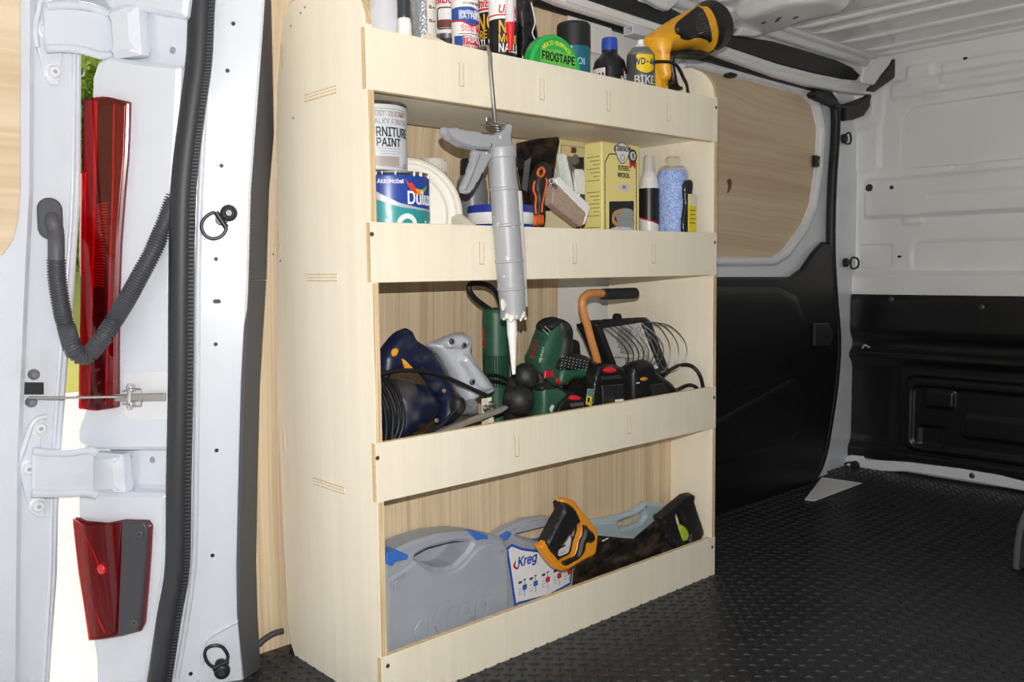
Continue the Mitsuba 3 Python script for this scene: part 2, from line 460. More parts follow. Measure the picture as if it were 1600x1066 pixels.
br = bev(rnd([(0.9369,1.3486),(0.9803,1.3417),(1.0249,1.3347),(1.0579,1.3345),(1.1073,1.3688),(1.1338,1.3898)], .003), .02, .003, holes=[rnd([(0.9513,1.3453),(1.0099,1.3442),(0.9951,1.3598)], .002).exterior.coords])
obj('bow_bracket', on(br, 'y280', .01), ROOF, 'ceiling', smooth=30)
# side rail where roof meets wall
obj('side_rail', tube([(.3, .285, 1.383), (1.57, .285, 1.375), (2.19, .285, 1.375)], .016, 12), ROOF, 'ceiling', smooth=50)
obj('side_rail', tube([(.3, .262, 1.394), (1.57, .262, 1.392), (2.19, .262, 1.392)], .012, 12), ROOF, 'ceiling', smooth=50)

# left wall: plywood lining on the curve of the body, behind the shelving and back to the pillar
zz = np.linspace(0, 1.30, 27)
def lining(x0, x1, off=0.0, t=.006):
    V = np.array([(x, WALLY(z) + o + off, z) for o in (0, t) for x in (x0, x1) for z in zz])
    n = len(zz); i = np.arange(n - 1); F = []
    for a, b, s in ((0, 1, 1), (2, 3, -1)):
        q = np.vstack([np.c_[a * n + i, b * n + i, b * n + i + 1], np.c_[a * n + i, b * n + i + 1, a * n + i + 1]])
        F.append(q if s > 0 else q[:, ::-1])
    return mesh(V, np.vstack(F))
struct('wall_left', lining(-.20, .735), LINER, smooth=40, label='plywood lining with upright grain behind the shelving')
obj('metal_post', lining(.70, 1.15, .004), SHEET, 'wall_left', smooth=40, label='white metal body post')
for u in [(0.8188,0.6187),(0.8254,0.5938)]:
    obj('post_hole', move(lathe([(.006, 0), (.006, .002)], 16), (u[0], WALLY(u[1]) + .001, u[1]), rx=90), BLACK, 'wall_left')
obj('outer_skin', box(-.22, 2.25, .40, .43, -.1, 1.42), SHEET, 'wall_left')
wc = bev(rrect(.15, .075, .003), .002, .0005)
obj('rail_plate', move(wc, (.80, WALLY(1.23) - .008, 1.235), rx=87), SHEET, 'wall_left', label='white plate high on the wall')
# the black trim above the sliding door and the white rail below it
bt = rnd([(0.3895,1.2577),(0.9537,1.3692),(1.1338,1.3473),(1.3178,1.3264),(1.5733,1.3471),(1.7154,1.3492),(1.9497,1.3496),(2.0560,1.3406),(2.1096,1.3233),(2.0838,1.3032),(1.9518,1.2878),(1.5746,1.2818),(1.3484,1.2887),(1.1207,1.2953),(0.8737,1.3002),(0.7215,1.3050),(0.6215,1.3035)], .004)
obj('cant_rail_trim', on(bev(bt, .02, .006), 'y290'), mat('cant', '#17181b', .45), 'wall_left', smooth=30, label='black trim along the top of the wall')
obj('upper_panel', on(bev([(0.2451,1.3568),(1.3771,1.3969),(1.6228,1.4233),(2.1860,1.3925),(2.1444,1.2960),(1.7928,1.2218),(1.3035,1.2309),(0.6308,1.2858),(0.2431,1.2856)], .004), 'y300'), SHEET, 'wall_left')
tr = [[(0.7163,1.3043),(0.8681,1.2996),(1.1141,1.2932),(1.3411,1.2850),(1.5665,1.2779),(1.7645,1.2795),(1.9423,1.2857),(2.1138,1.3001),(2.2565,1.3144)], [(2.2583,1.2738),(2.1154,1.2607),(1.9437,1.2479),(1.7656,1.2412),(1.5672,1.2434),(1.3414,1.2542),(1.1142,1.2660),(0.8909,1.2724),(0.6753,1.2771),(0.6164,1.2824)]]
obj('door_rail', on(bev(tr[0] + tr[1], .035, .004), 'y285'), SHEET, 'wall_left', smooth=30, label='white sliding door rail')
obj('door_rail_lip', tube([(0.6843,0.25,1.287),(0.8283,0.25,1.283),(1.068,0.25,1.276),(1.29,0.25,1.268),(1.51,0.25,1.261),(1.876,0.25,1.268),(2.178,0.25,1.296)], .004, 8), SHEET, 'wall_left', smooth=50)

# sliding door
door_b = [(1.02, -.06), (1.99, -.06), (1.99, 1.235), (1.02, 1.235)]
hole = rnd([(1.1749,1.2228),(1.2742,1.2234),(1.5240,1.2292),(1.8005,1.2228),(1.8559,1.1979),(1.8898,1.1338),(1.8815,1.0128),(1.8492,0.8905),(1.8000,0.8249),(1.6959,0.7483),(1.6309,0.7249),(1.3452,0.7248),(1.1776,0.7247)], .02)
fr_ = bev(rnd(door_b, .03).exterior.coords[:-1], .022, .006, holes=[np.array(hole.exterior.coords)[:-1]])
struct('door_1', on(fr_, 'y322'), PAINT2, smooth=30, label='white sliding side door')
bead = np.array(hole.buffer(.013).exterior.coords)[:-1]
obj('window_surround', on(tube(np.c_[bead, np.full(len(bead), .012)], .014, 10, closed=True), 'y310'), PAINT2, 'door_1', smooth=60)
obj('plywood_panel', on(bev(hole.buffer(.004), .006, .001), 'y314'), DWOOD, 'door_1', label='plywood panel with wavy grain')
for q in [(1.4014,0.9197),(1.4106,0.9400)]: pass
obj('knot', on(bev(spl([(1.3985,0.9053),(1.4045,0.9235),(1.3980,0.9392),(1.4105,0.9471),(1.4202,0.9369),(1.4141,0.9168)], 4, True), .0006), 'y308'), C_('#6b4a30', .7), 'door_1', label='dark knot in the plywood')
lp = rnd([(1.1994,0.6698),(1.3386,0.6695),(1.6968,0.6642),(1.7640,0.6891),(1.8327,0.7410),(1.8919,0.7739),(1.9372,0.7724),(1.9552,0.7332),(2.0008,0.5180),(2.0061,0.3682),(1.9681,0.2220),(1.9341,0.0980),(1.8541,0.0086),(1.7447,-0.0469),(1.5115,-0.0455),(1.2784,-0.0281),(1.2038,-0.0269)], .012)
obj('lower_panel', on(bev(lp, .02, .008), 'y295'), mat('door_trim', '#0d0e10', .42), 'door_1', smooth=30, label='black moulded lower panel')
obj('lower_panel_relief', on(pillow(rnd([(1.2151,0.6421),(1.3097,0.6435),(1.6164,0.6348),(1.7274,0.6067),(1.7755,0.5294),(1.7517,0.4106),(1.5694,0.3480),(1.3134,0.3225),(1.2177,0.3120)], .02), .012, .03, .012), 'y275'), 'm_door_trim', 'door_1', smooth=60)
obj('lower_panel_relief', on(pillow(rnd([(1.2181,0.2627),(1.3139,0.2737),(1.7151,0.3538),(1.8033,0.2435),(1.7203,0.1525),(1.3154,0.1409),(1.2190,0.1440)], .02), .01, .02, .012), 'y275'), 'm_door_trim', 'door_1', smooth=60)
obj('pull_handle', on(bev(rnd([(1.8190,0.5172),(1.9124,0.5125),(1.9382,0.4883),(1.9394,0.4548),(1.9149,0.4376),(1.8212,0.4440)], .004), .012, .004), 'y275'), C_('#2a2b2e', .4), 'door_1', smooth=30, label='black recessed pull handle')
obj('sill_strip', on(bev([(1.9671,0.5869),(1.9841,0.5864),(2.0052,0.4753),(2.0046,0.3686),(1.9832,0.2420),(1.9454,0.0967),(1.8813,0.0108),(1.7784,-0.0444),(1.6791,-0.0603),(1.5556,-0.0578),(1.5520,-0.0531),(1.6715,-0.0547),(1.7626,-0.0373),(1.8647,0.0179),(1.9285,0.0992),(1.9660,0.2440),(1.9874,0.3700)], .004), 'y292', .004), PAINT2, 'door_1', label='thin white edge of the door')
obj('latch', on(bev(rnd([(1.8576,1.0456),(1.8978,1.0447),(1.8989,1.0104),(1.8587,1.0097)], .002), .014, .002), 'y305'), BLACK, 'door_1', smooth=30)
obj('latch_pin', on(bev(rrect(.008, .008, .003), .004), 'y305', .014).apply_translation(([(1.8782,1.0271)][0][0], 0, [(1.8782,1.0271)][0][1])), C_('#b8a878', .4), 'door_1')
obj('roller', on(pillow(rnd([(1.7585,1.2231),(1.8079,1.2369),(1.8789,1.2339),(1.9366,1.2129),(1.9620,1.1997),(1.9291,1.1920),(1.8482,1.1988),(1.7780,1.2062)], .006), .03, .012, .005), 'y285', .02), BLACK, 'door_1', smooth=50)
obj('roller', on(pillow(rnd([(1.3547,1.2277),(1.3792,1.2363),(1.4104,1.2354),(1.4105,1.2248),(1.3856,1.2180),(1.3609,1.2182)], .004), .02, .008, .004), 'y300', .01), BLACK, 'door_1', smooth=50)
arm = [(1.836,0.27,1.211),(1.917,0.27,1.204),(2.043,0.27,1.215),(2.108,0.27,1.235),(2.144,0.27,1.256),(2.185,0.27,1.261)]
obj('roller_arm', tube(spl(arm, 5), .007, 10), BLACK, 'door_1', smooth=50, label='black roller arm running to the rail')
obj('roller_arm_plate', on(bev(rnd([(1.9951,1.2156),(2.1697,1.2652),(2.1667,1.2268),(2.1272,1.1929),(2.0569,1.1731),(1.9970,1.1628)], .006), .02, .004), 'y285'), BLACK, 'door_1', smooth=30)
obj('roller_wheel', on(move(lathe([(.009, 0), (.009, .02)], 16)), 'y285', .0).apply_translation(([(2.2161,1.2665)][0][0], -.02, [(2.2161,1.2665)][0][1])), BLACK, 'door_1', smooth=40)
# seal round the sliding door opening
sl = [(0.6164,0.285,1.281),(0.8909,0.285,1.275),(1.114,0.285,1.263),(1.341,0.285,1.256),(1.567,0.285,1.251),(1.765,0.285,1.249),(1.871,0.285,1.247),(1.932,0.285,1.232),(1.966,0.285,1.196),(1.969,0.285,1.109),(1.954,0.285,0.9552),(1.952,0.285,0.7702),(1.974,0.285,0.6036),(2.001,0.285,0.4546),(1.993,0.285,0.3274),(1.963,0.285,0.2024),(1.916,0.285,0.07006),(1.844,0.285,0.003555),(1.735,0.285,-0.04109),(1.558,0.285,-0.05296),(1.357,0.285,-0.0425)]
struct('trim_1', tube(spl(sl, 5), .0155, 12, flat=.8), BLACK, smooth=60, label='black rubber seal round the sliding door')

# front pillar of the door opening and the bulkhead
pil = rnd([(2.0430,1.3221),(2.3444,1.3632),(2.4515,0.4955),(2.4585,0.3527),(2.1859,0.3738),(2.1359,-0.0153),(1.9772,-0.0439),(1.9275,-0.0785),(1.9762,-0.0108),(2.1097,0.2021),(2.1032,0.3802)], .004)
struct('wall_left_front', on(bev([(2.0377,1.3065),(2.3535,1.3484),(2.4464,-0.0732),(1.9088,-0.0528),(2.0132,0.0054),(2.0516,0.1652),(2.0974,0.3808),(2.0582,0.7297)], .03), 'y322', -.03), PAINT2, label='white pillar between sliding door and bulkhead')
corner = bev(rnd([(2.0630,1.1048),(2.1739,1.1358),(2.1662,0.9894),(2.1449,0.8376),(2.1685,0.7076),(2.2096,0.6190),(2.2786,0.5723),(2.3353,0.4100),(2.0885,0.4266),(2.0731,0.6006)], .004), .004)
def bulk(A, B):
    z, a = B, A
    h = np.zeros_like(a)
    rec = lambda x0, x1, y0, y1, r, w, k: k * step_(srect(a, z, (x0 + x1) / 2, (y0 + y1) / 2, x1 - x0, y1 - y0, r), w)
    h += rec(-.165, 1.2, 1.02, 1.205 + 0 * a, .05, .016, -.028)          # big blank window
    h += rec(-.29, 2.0, .858, .985, .012, .012, .016)                    # cross beam
    h += rec(-.165, 2.0, .905, .926, .004, .008, -.003) * (a > -.08)
    h += rec(-.21, 2.0, 1.247, 1.30, .012, .012, .010)                   # upper bar
    h += rec(-.05, 2.0, 1.27, 1.335, .014, .012, .006)
    h += rec(-.16, -.08, 1.30, 1.345, .008, .01, .006)
    h += rec(-.10, -.04, 1.232, 1.262, .004, .006, .006)
    h += rec(-.01, .06, 1.0, 1.02, .003, .006, -.004) + rec(-.16, -.1, .832, .862, .003, .006, .007)
    h += rec(-.31, -.20, .69, .765, .012, .014, -.008)
    h += rec(-.125, 2.0, .675, .767, .03, .022, -.010)
    h += .022 * step_((z - .668) + 0 * a, .02)                           # shelf over the black lower trim
    h += rec(-.40, -.245, 1.02, 1.40, .02, .02, .010) + rec(-.40, -.245, 1.16, 1.40, .05, .03, .022)
    h += .016 * step_(a + .33, .03)                                      # rounded into the pillar
    return h
struct('wall_front', on(field(-.40, 1.33, .55, 1.395, .005, bulk), 'x2200'), SHEET, smooth=True, label='white pressed steel bulkhead')
obj('backing', box(2.205, 2.23, -1.33, .43, -.05, 1.42), SHEET, 'wall_front')
for (q, r) in zip([(-0.2716,0.9591),(-0.1949,0.9543)], (.0125, .0065)):
    obj('hole', move(on(lathe([(r, 0), (r, .0015)], 20), 'x2184'), (0, -q[0], q[1])), C_('#2b2c2e', .5), 'wall_front')
for q in [(0.0255,1.3357),(-0.0038,0.9339),(-0.1657,0.7247)]:
    obj('hole', move(on(bev(rrect(.012, .007, .002), .0015), 'x2189'), (0, -q[0], q[1])), BLACK, 'wall_front')
obj('seam', on(tube([(2.2,0.179,1.319),(2.2,0.1819,1.17),(2.2,0.1784,1.019),(2.2,0.1843,0.9986)], .0022, 6), 'z0'), SHEET, 'wall_front', smooth=50)
def lower(A, B):
    a, z = A, B
    h = np.zeros_like(a)
    rec = lambda x0, x1, y0, y1, r, w, k: k * step_(srect(a, z, (x0 + x1) / 2, (y0 + y1) / 2, x1 - x0, y1 - y0, r), w)
    h += rec(-.40, 2, .46, .60, .02, .05, .012) + rec(-.4, 2, .375, .405, .01, .03, .016) - rec(-.34, 2, .41, .45, .02, .03, .008)
    h += rec(-.125, .9, .085, .33, .03, .014, .020) - rec(-.10, .8, .105, .30, .02, .012, .008)
    h += rec(-.06, .03, .235, .29, .004, .006, .008) + rec(.06, .9, .15, .22, .01, .008, .006) - rec(-.075, .0, .10, .17, .006, .008, .006)
    h += .012 * step_(z - .075, .02)
    h += rec(-.345, -.17, .09, .36, .02, .05, -.01)
    return h
struct('trim_2', on(field(-.375, 1.33, .035, .598, .005, lower), 'x2178'), mat('lower_trim', '#0e0f10', .33), smooth=True, label='black moulded trim across the lower bulkhead')
for q in [(-0.3397,0.5909),(-0.3317,0.4197),(-0.3374,0.3477),(0.0930,0.0313),(-0.1762,0.5825),(0.1060,0.5634)]:
    obj('clip', move(on(lathe([(.009, 0), (.009, .004), (.005, .006)], 14), 'x2162'), (0, -q[0], q[1])), C_('#3c3d40', .4), 'trim_2', smooth=40)
obj('strap_eye', move(on(tube(spl([(-.012, 0, 0), (0, .012, .01), (.012, .004, 0)], 5), .003, 8), 'x2150'), (0, .255, .415)), C_('#c8c8c0', .3), 'trim_2', smooth=50)
struct('trim_3', on(bev(rnd([(-0.3635,-0.0286),(-0.3644,0.0196),(-0.3218,0.0283),(-0.3079,0.0372),(-0.2618,0.0396),(-0.2571,0.0291),(-0.1081,0.0432),(0.0540,0.0476),(0.1674,0.0457),(0.2395,0.0379),(0.7008,0.0344),(0.7044,-0.0515),(0.2404,0.0085),(0.1314,0.0113),(0.0157,0.0121),(-0.1073,0.0109)], .003), .02, .004), 'x2178'), PAINT2, smooth=30, label='white sill along the foot of the bulkhead')
br = bev(rnd([(1.9697,1.2684),(1.9980,1.3078),(2.0532,1.3456),(2.1151,1.3648),(2.1793,1.3764),(2.1527,1.3478),(2.1039,1.3144),(2.0520,1.2731)], .002), .006, .001)
obj('corner_bracket', on(br, 'y205'), SHEET, 'wall_front', smooth=30, label='white bracket in the top corner')
br = bev(rnd([(2.0106,1.2509),(2.0880,1.2972),(2.1589,1.3437),(2.1902,1.3731),(2.2275,1.3869),(2.2390,1.3509),(2.2165,1.3227),(2.1340,1.2848),(2.0632,1.2534)], .003), .012, .003)
obj('corner_foam', on(br, 'y212'), BLACK, 'wall_front', smooth=30)

# right wall and rear threshold, out of the picture but enclosing the load bay
struct('wall_right', box(-.36, 2.23, -1.36, -1.33, -.05, 1.42), SHEET)
obj('sill', box(-.36, -.30, -1.33, .2, -.16, -.004, .01), C_('#2a2b2d', .5), 'floor')

# ------------------------------------------------------------------ rear pillar with seal, trim and lamps
pl = [(-0.0573,1.1476),(0.0636,1.1580),(0.0597,1.1286),(0.0497,1.0300),(0.0283,0.8286),(0.0191,0.6737),(0.0057,0.5153),(-0.0040,0.3529),(-0.0121,0.2089),(-0.0142,0.1183),(-0.0099,0.0019),(-0.0098,-0.0568),(-0.1714,-0.0281),(-0.1531,0.0482),(-0.1344,0.1351),(-0.1138,0.2211),(-0.1038,0.3617),(-0.0932,0.5205),(-0.0866,0.6756),(-0.0783,0.8269),(-0.0569,1.0237)]
struct('wall_left_rear', on(bev(pl, .03, .004), 'PIL', -.03), PAINT, smooth=30, label='white painted rear pillar with bolt holes')
for q in [(0.0105,1.0890),(-0.0007,1.0168),(-0.0153,0.8691),(-0.0292,0.7210),(-0.0349,0.5830),(-0.0401,0.4062),(-0.0534,0.2272),(-0.0960,0.0242)]:
    obj('bolt_hole', on(move(lathe([(.0032, 0), (.0032, .0008)], 14), (q[0], q[1], 0)), 'PIL'), BLACK, 'wall_left_rear')
q = [(-0.0303,0.6528)][0]
obj('bolt_hole', on(move(bev(rrect(.012, .0062, .003), .0008), (q[0], q[1], 0)), 'PIL'), BLACK, 'wall_left_rear')
obj('pressed_edge', on(tube(np.c_[spl([(-0.0241,1.1410),(-0.0314,1.0252),(-0.0487,0.8274),(-0.0587,0.6751),(-0.0659,0.5191),(-0.0743,0.3591),(-0.0831,0.2174),(-0.1006,0.1078),(-0.1184,0.0198)], 5), np.full(41, -.001)], .005, 10), 'PIL'), PAINT, 'wall_left_rear', smooth=50)
obj('pressed_edge', on(tube(np.c_[spl([(-0.0146,0.1069),(-0.0452,0.0941),(-0.0661,0.0824),(-0.0738,0.0698),(-0.0772,0.0360)], 5), np.full(21, -.0015)], .004, 8), 'PIL'), PAINT, 'wall_left_rear', smooth=50)
tr = [(0.0701,1.1909),(0.1953,1.2306),(0.1917,1.1954),(0.1534,1.0720),(0.0915,0.8387),(0.0784,0.6857)] + [(-0.0141,0.6868),(-0.0018,0.8307),(0.0470,1.0478),(0.0704,1.1594)]
tr2 = [(0.0773,0.6835),(0.0441,0.5063),(0.0312,0.3407),(0.0251,0.1954),(0.0328,0.1008),(0.0514,-0.0066),(-0.0248,0.0122),(-0.0571,0.1370),(-0.0604,0.2246),(-0.0512,0.3607),(-0.0390,0.5171),(-0.0141,0.6847)]
struct('trim_4', on(bev(tr, .006, .0015), 'TRIM', -.004), GRAYTRIM, smooth=30, label='dark grey edge trim beside the plywood lining')
obj('lower_length', on(bev(tr2, .006, .0015), 'TRIM', -.004), GRAYTRIM, 'trim_4', smooth=30)
sp = spl([(-0.1511,0.2143,1.158),(-0.1554,0.2194,1.101),(-0.1601,0.2258,1.023),(-0.1708,0.2349,0.9448),(-0.1841,0.2474,0.826),(-0.1893,0.2581,0.6747),(-0.193,0.2683,0.5197),(-0.1985,0.2795,0.3609),(-0.2029,0.2892,0.2201),(-0.2163,0.3,0.1335),(-0.2331,0.314,0.0175),(-0.2425,0.3215,-0.04197)], 8)
sp = sp + .016 * np.cross(FR['PIL'][1], FR['PIL'][2])
struct('trim_5', tube(sp, .0195, 14, flat=1.0), SEAL, smooth=60, label='dark grey rubber seal round the rear door opening')
rb = []
side = FR['PIL'][1]
spd = spl(sp, 6)
acc, last = 0, spd[0]
for p in spd[1:]:
    if np.linalg.norm(p - last) > .0045:
        last = p
        rb.append(move(box(-.0065, .0065, -.0012, .0012, -.0015, .0015), tuple(0 * p)).apply_transform(np.array([[side[0], 0, np.cross(FR['PIL'][1], FR['PIL'][2])[0], 0], [side[1], 0, np.cross(FR['PIL'][1], FR['PIL'][2])[1], 0], [side[2], 1, 0, 0], [0, 0, 0, 1.0]])).apply_translation(p + side * .0125 + .0145 * np.cross(FR['PIL'][1], FR['PIL'][2])))
obj('ribbing', cat(rb), C_('#2f3034', .55), 'trim_5', kind='stuff', label='fine ribs along the seal')

# rear corner of the body
B = 'BODY'
mid_ = [(-0.0895,1.0325),(-0.0631,1.0390),(-0.0074,1.0262),(0.0709,1.0135),(0.0446,0.8243),(0.0283,0.6754),(0.0153,0.5220),(0.0031,0.4128),(-0.1603,0.4031),(-0.1871,0.4148),(-0.1850,0.4369),(-0.1649,0.4728),(-0.1515,0.6022),(-0.1377,0.7076),(-0.1250,0.8313),(-0.1130,0.9320),(-0.1018,1.0109)]
top_ = [(-0.0649,1.1629),(-0.0683,1.1249),(-0.0591,1.1142),(-0.0010,1.1040),(0.0855,1.0816),(0.0995,1.1430)]
low_ = [(-0.1955,0.3255),(-0.1530,0.3309),(-0.0077,0.3399),(-0.0168,0.2225),(-0.0397,0.1319),(-0.0668,0.0273),(-0.0806,-0.0434),(-0.1886,-0.0614),(-0.1829,0.0330),(-0.1903,0.1071),(-0.1927,0.2040),(-0.1985,0.2938)]
struct('wall_left_corner', on(bev(rnd(mid_, .006), .05, .006), B, -.05), PAINT, smooth=30, label='white rear corner of the van body')
obj('upper_corner', on(bev(rnd(top_, .006), .05, .006), B, -.05), PAINT, 'wall_left_corner', smooth=30)
obj('lower_corner', on(bev(rnd(low_, .006), .05, .006), B, -.05), PAINT, 'wall_left_corner', smooth=30)
obj('hinge_pocket', on(bev([(-0.0615,1.1299),(0.0865,1.0945),(0.0700,1.0003),(-0.0710,1.0221)], .004), B, -.035), PAINT, 'wall_left_corner')
obj('hinge_pocket', on(bev([(-0.1460,0.4084),(0.0034,0.4171),(-0.0084,0.3313),(-0.1540,0.3198)], .004), B, -.035), PAINT, 'wall_left_corner')
obj('strap_recess', on(bev(rnd([(-0.0775,0.5275),(-0.0674,0.5383),(0.0156,0.5427),(0.0095,0.4636),(-0.0687,0.4599),(-0.0811,0.4700)], .006), .0012, .0004), B), C_('#d4d5d8', .4), 'wall_left_corner', smooth=30)
obj('body_core', on(bev([(0.0667,1.1470),(-0.0820,-0.0436),(-0.1453,-0.0542),(-0.0275,1.1584)], .06), B, -.115), PAINT, 'wall_left_corner')

# the open rear door, folded back along the side
D = 'DOOR'
slab = [(-0.7392,1.0283),(0.0254,1.1945),(0.0172,1.0348),(0.0081,0.8317),(-0.0064,0.6871),(-0.0212,0.5625),(-0.0378,0.4164),(-0.0470,0.3110),(-0.0534,0.2042),(-0.0661,0.0873),(-0.0764,-0.0199),(-0.8025,0.2437)]
struct('door_2', on(bev(slab, .03, .004), D, -.03), PAINT, smooth=30, label='white rear door standing open')
fr2 = rnd([(-0.7392,1.0283),(-0.0472,1.1787),(-0.0643,0.8281),(-0.0750,0.7084),(-0.0866,0.5676),(-0.0984,0.4254),(-0.1086,0.2393),(-0.1213,-0.0036),(-0.8025,0.2437)], .01)
obj('inner_frame', on(bev(fr2, .016, .008), D), PAINT, 'door_2', smooth=30)
pp = rnd([(-0.6540,1.0468),(-0.0694,1.1739),(-0.0850,0.8271),(-0.0894,0.7877),(-0.0980,0.7531),(-0.1131,0.7304),(-0.1648,0.7169),(-0.6821,0.6781)], .01)
obj('plywood_panel', on(bev(pp, .004, .001), D, .016), mat('pale_liner', mikit.proc(door_wood), .6, spec=.3), 'door_2', label='plywood panel on the open rear door')
for q in [(-0.0750,0.5411),(-0.0806,0.4974)]:
    obj('stop_plug', on(move(rlathe([(.0085, 0), (.0085, .006), (.006, .008), (.006, .014), (.004, .015)], 16), (q[0], q[1], 0)), D), C_('#6a6b70', .5), 'door_2', smooth=40)
obj('catch_recess', on(bev(rnd([(-0.0937,0.5305),(-0.0598,0.5273),(-0.0607,0.5066),(-0.0946,0.5102)], .002), .0015), D), BLACK, 'door_2', label='black catch in the door edge')
obj('catch_lip', on(bev(rnd([(-0.0954,0.5327),(-0.0578,0.5292),(-0.0589,0.5043),(-0.0965,0.5084)], .002), .0022, .0006, holes=[[(-0.0929,0.5299),(-0.0607,0.5268),(-0.0616,0.5072),(-0.0937,0.5106)]]), D), PAINT, 'door_2')
obj('pressed_edge', on(tube(np.c_[spl([(0.0113,1.1719),(0.0056,1.0331),(-0.0054,0.8310),(-0.0199,0.6874),(-0.0346,0.5636),(-0.0502,0.4183),(-0.0585,0.3133),(-0.0649,0.2071),(-0.0855,-0.0055)], 5), np.full(41, 0.0)], .0035, 8), D), PAINT, 'door_2', smooth=50)

# outside
struct('ground', box(-30, 30, -30, 9, -.62, -.55), mat('paving', '#eceff2', .8, spec=.2), label='pale paved ground outside')
bank = mesh([(-30, 8.9, -.55), (30, 8.9, -.55), (30, 14.6, .75), (-30, 14.6, .75), (-30, 40, .8), (30, 40, .8)], [(0, 1, 2), (0, 2, 3), (3, 2, 5), (3, 5, 4)])
struct('lawn', bank, mat('lawn', '#cdd070', .8, spec=.2), label='sunlit lawn beyond the van')
rs = np.random.RandomState(4)
V, F = [], []
N_ = 16000
P = np.c_[rs.uniform(1.2, 6.2, N_), rs.uniform(14.2, 15.6, N_), rs.uniform(.70, 4.3, N_)]
P[:, 1] += .35 * np.sin(P[:, 0] * 2.1) + .25 * np.sin(P[:, 2] * 3 + P[:, 0])
A_ = rs.normal(size=(N_, 3)); A_ /= np.linalg.norm(A_, axis=1, keepdims=True)
B_ = np.cross(A_, rs.normal(size=(N_, 3))); B_ /= np.linalg.norm(B_, axis=1, keepdims=True)
V = np.stack([P - A_ * .11, P + B_ * .05, P + A_ * .11, P - B_ * .05], 1).reshape(-1, 3)
k_ = np.arange(N_)[:, None] * 4
hedge = thing('hedge', 'green leafy hedge seen through the gap beside the open rear door', 'hedge')
obj('foliage', mesh(V, np.vstack([k_ + [0, 1, 2], k_ + [0, 2, 3]])), mat('leaf', '#a3bd4a', .6, spec=.3), hedge, kind='stuff')
obj('trunk', cat([rod((x_, 14.9, .6), (x_ + .1, 14.9, 2.6), .05, 8) for x_ in np.arange(1.5, 6.2, .7)]), C_('#5a4733', .8), hedge, kind='stuff')

# ================================================================== the shelving unit
LEN, PLY = .902, .012
ZB = (.977, .681, .339)                                    # undersides of the boards
STRIP = ((.970, 1.062), (.680, .772), (.338, .431), (0.0, .088))
S1, S2, S3, S4 = .9896, .6936, .3516, .0126                    # the surfaces things stand on
U = thing('shelving_unit', 'pale birch plywood shelving unit with four shelves standing along the van wall', 'shelving unit')
prof = [(0, 0), (0, 1.066), (.003, 1.085), (.010, 1.100), (.021, 1.114), (.036, 1.126), (.061, 1.138), (.105, 1.143), (.155, 1.148), (.222, 1.146), (.240, 1.136), (.252, 1.115),
        (.262, 1.08), (.278, 1.02), (.291, .85), (.301, .727), (.309, .60), (.317, .45), (.314, .26), (.306, .05), (.300, .022), (.284, 0)]
for x in (PLY, LEN):
    p = obj('side_panel', on(bev([(-a, z) for a, z in prof], PLY, .0006), 'x%d' % round(x * 1000)), WOOD, U)
    e = [box(x - PLY + .0006, x - .0006, -.0009, .001, a + .001, b - .001) for a, b in ((.088, .338), (.431, .680), (.772, .970))]
    cv = prof[1:7]
    for (ya, za), (yb, zb) in zip(cv, cv[1:]):
        e.append(mesh([(xx, yy - .0009, zz_) for xx in (x - PLY + .0006, x - .0006) for yy, zz_ in ((ya, za), (yb, zb))], [(0, 2, 3), (0, 3, 1)]))
    obj('plywood_edge', cat(e), EDGE, p, label='layered plywood edge')
    if x == PLY:
        for (y0, z0, y1, z1) in ((.086, .977, .185, .989), (.098, .682, .197, .694), (.094, .3335, .196, .3455)):
            for k, (m_, h0, h1) in enumerate(((EDGE, 0, 1), (WOOD, .16, .46), (WOOD, .58, .86))):
                obj('tenon_end' if k == 0 else 'tenon_layer', box(-.0008 - .0003 * (k > 0), .002, y0, y1, z0 + (z1 - z0) * h0, z0 + (z1 - z0) * h1), m_, p)
        for za, zb, y in ((1.045, 1.085, .252), (.735, .772, .285), (.378, .418, .292)):
            obj('tenon_end', box(-.0008, .002, y, y + .007, za, zb), EDGE, p)
            obj('tenon_layer', box(-.0011, .002, y + .0015, y + .0045, za, zb), WOOD, p)
        for y, z in ((.225, .957), (.223, 1.108), (.176, 1.128), (.19, 1.122), (.287, .718), (.312, .73)):
            obj('pin_hole', move(lathe([(.0018, 0), (.0018, .0008)], 8), (-.0002, y, z), ry=-90), C_('#8a6d48', .8), p)
for i, z in enumerate(ZB):
    obj('shelf_board', box(PLY, LEN - PLY, .0115, (.255, .285, .30)[i], z, z + PLY, .0006), WOOD, U)
obj('shelf_board', box(PLY, LEN - PLY, .0115, .114, 0.001, .012, .0006), WOOD, U)
obj('back_panel', box(PLY, LEN - PLY, .1145, .1205, .001, .338), LINER, U, label='plywood back of the bottom shelf with upright grain')
slots = ([(0.1824,1.0194),(0.3664,1.0194),(0.5439,1.0181),(0.7294,1.0181)], [(0.2205,0.7285),(0.4475,0.7379),(0.6798,0.7449)], [(0.2958,0.3825),(0.6026,0.3832)], [])
DIV = (((.012, .105, .036), (.052, .105, .030), (.012, .098, .034), None), ((.012, .075, .022), (.012, .04, -.012), None), ((.065, .090, .034), (.012, .033, .004)))
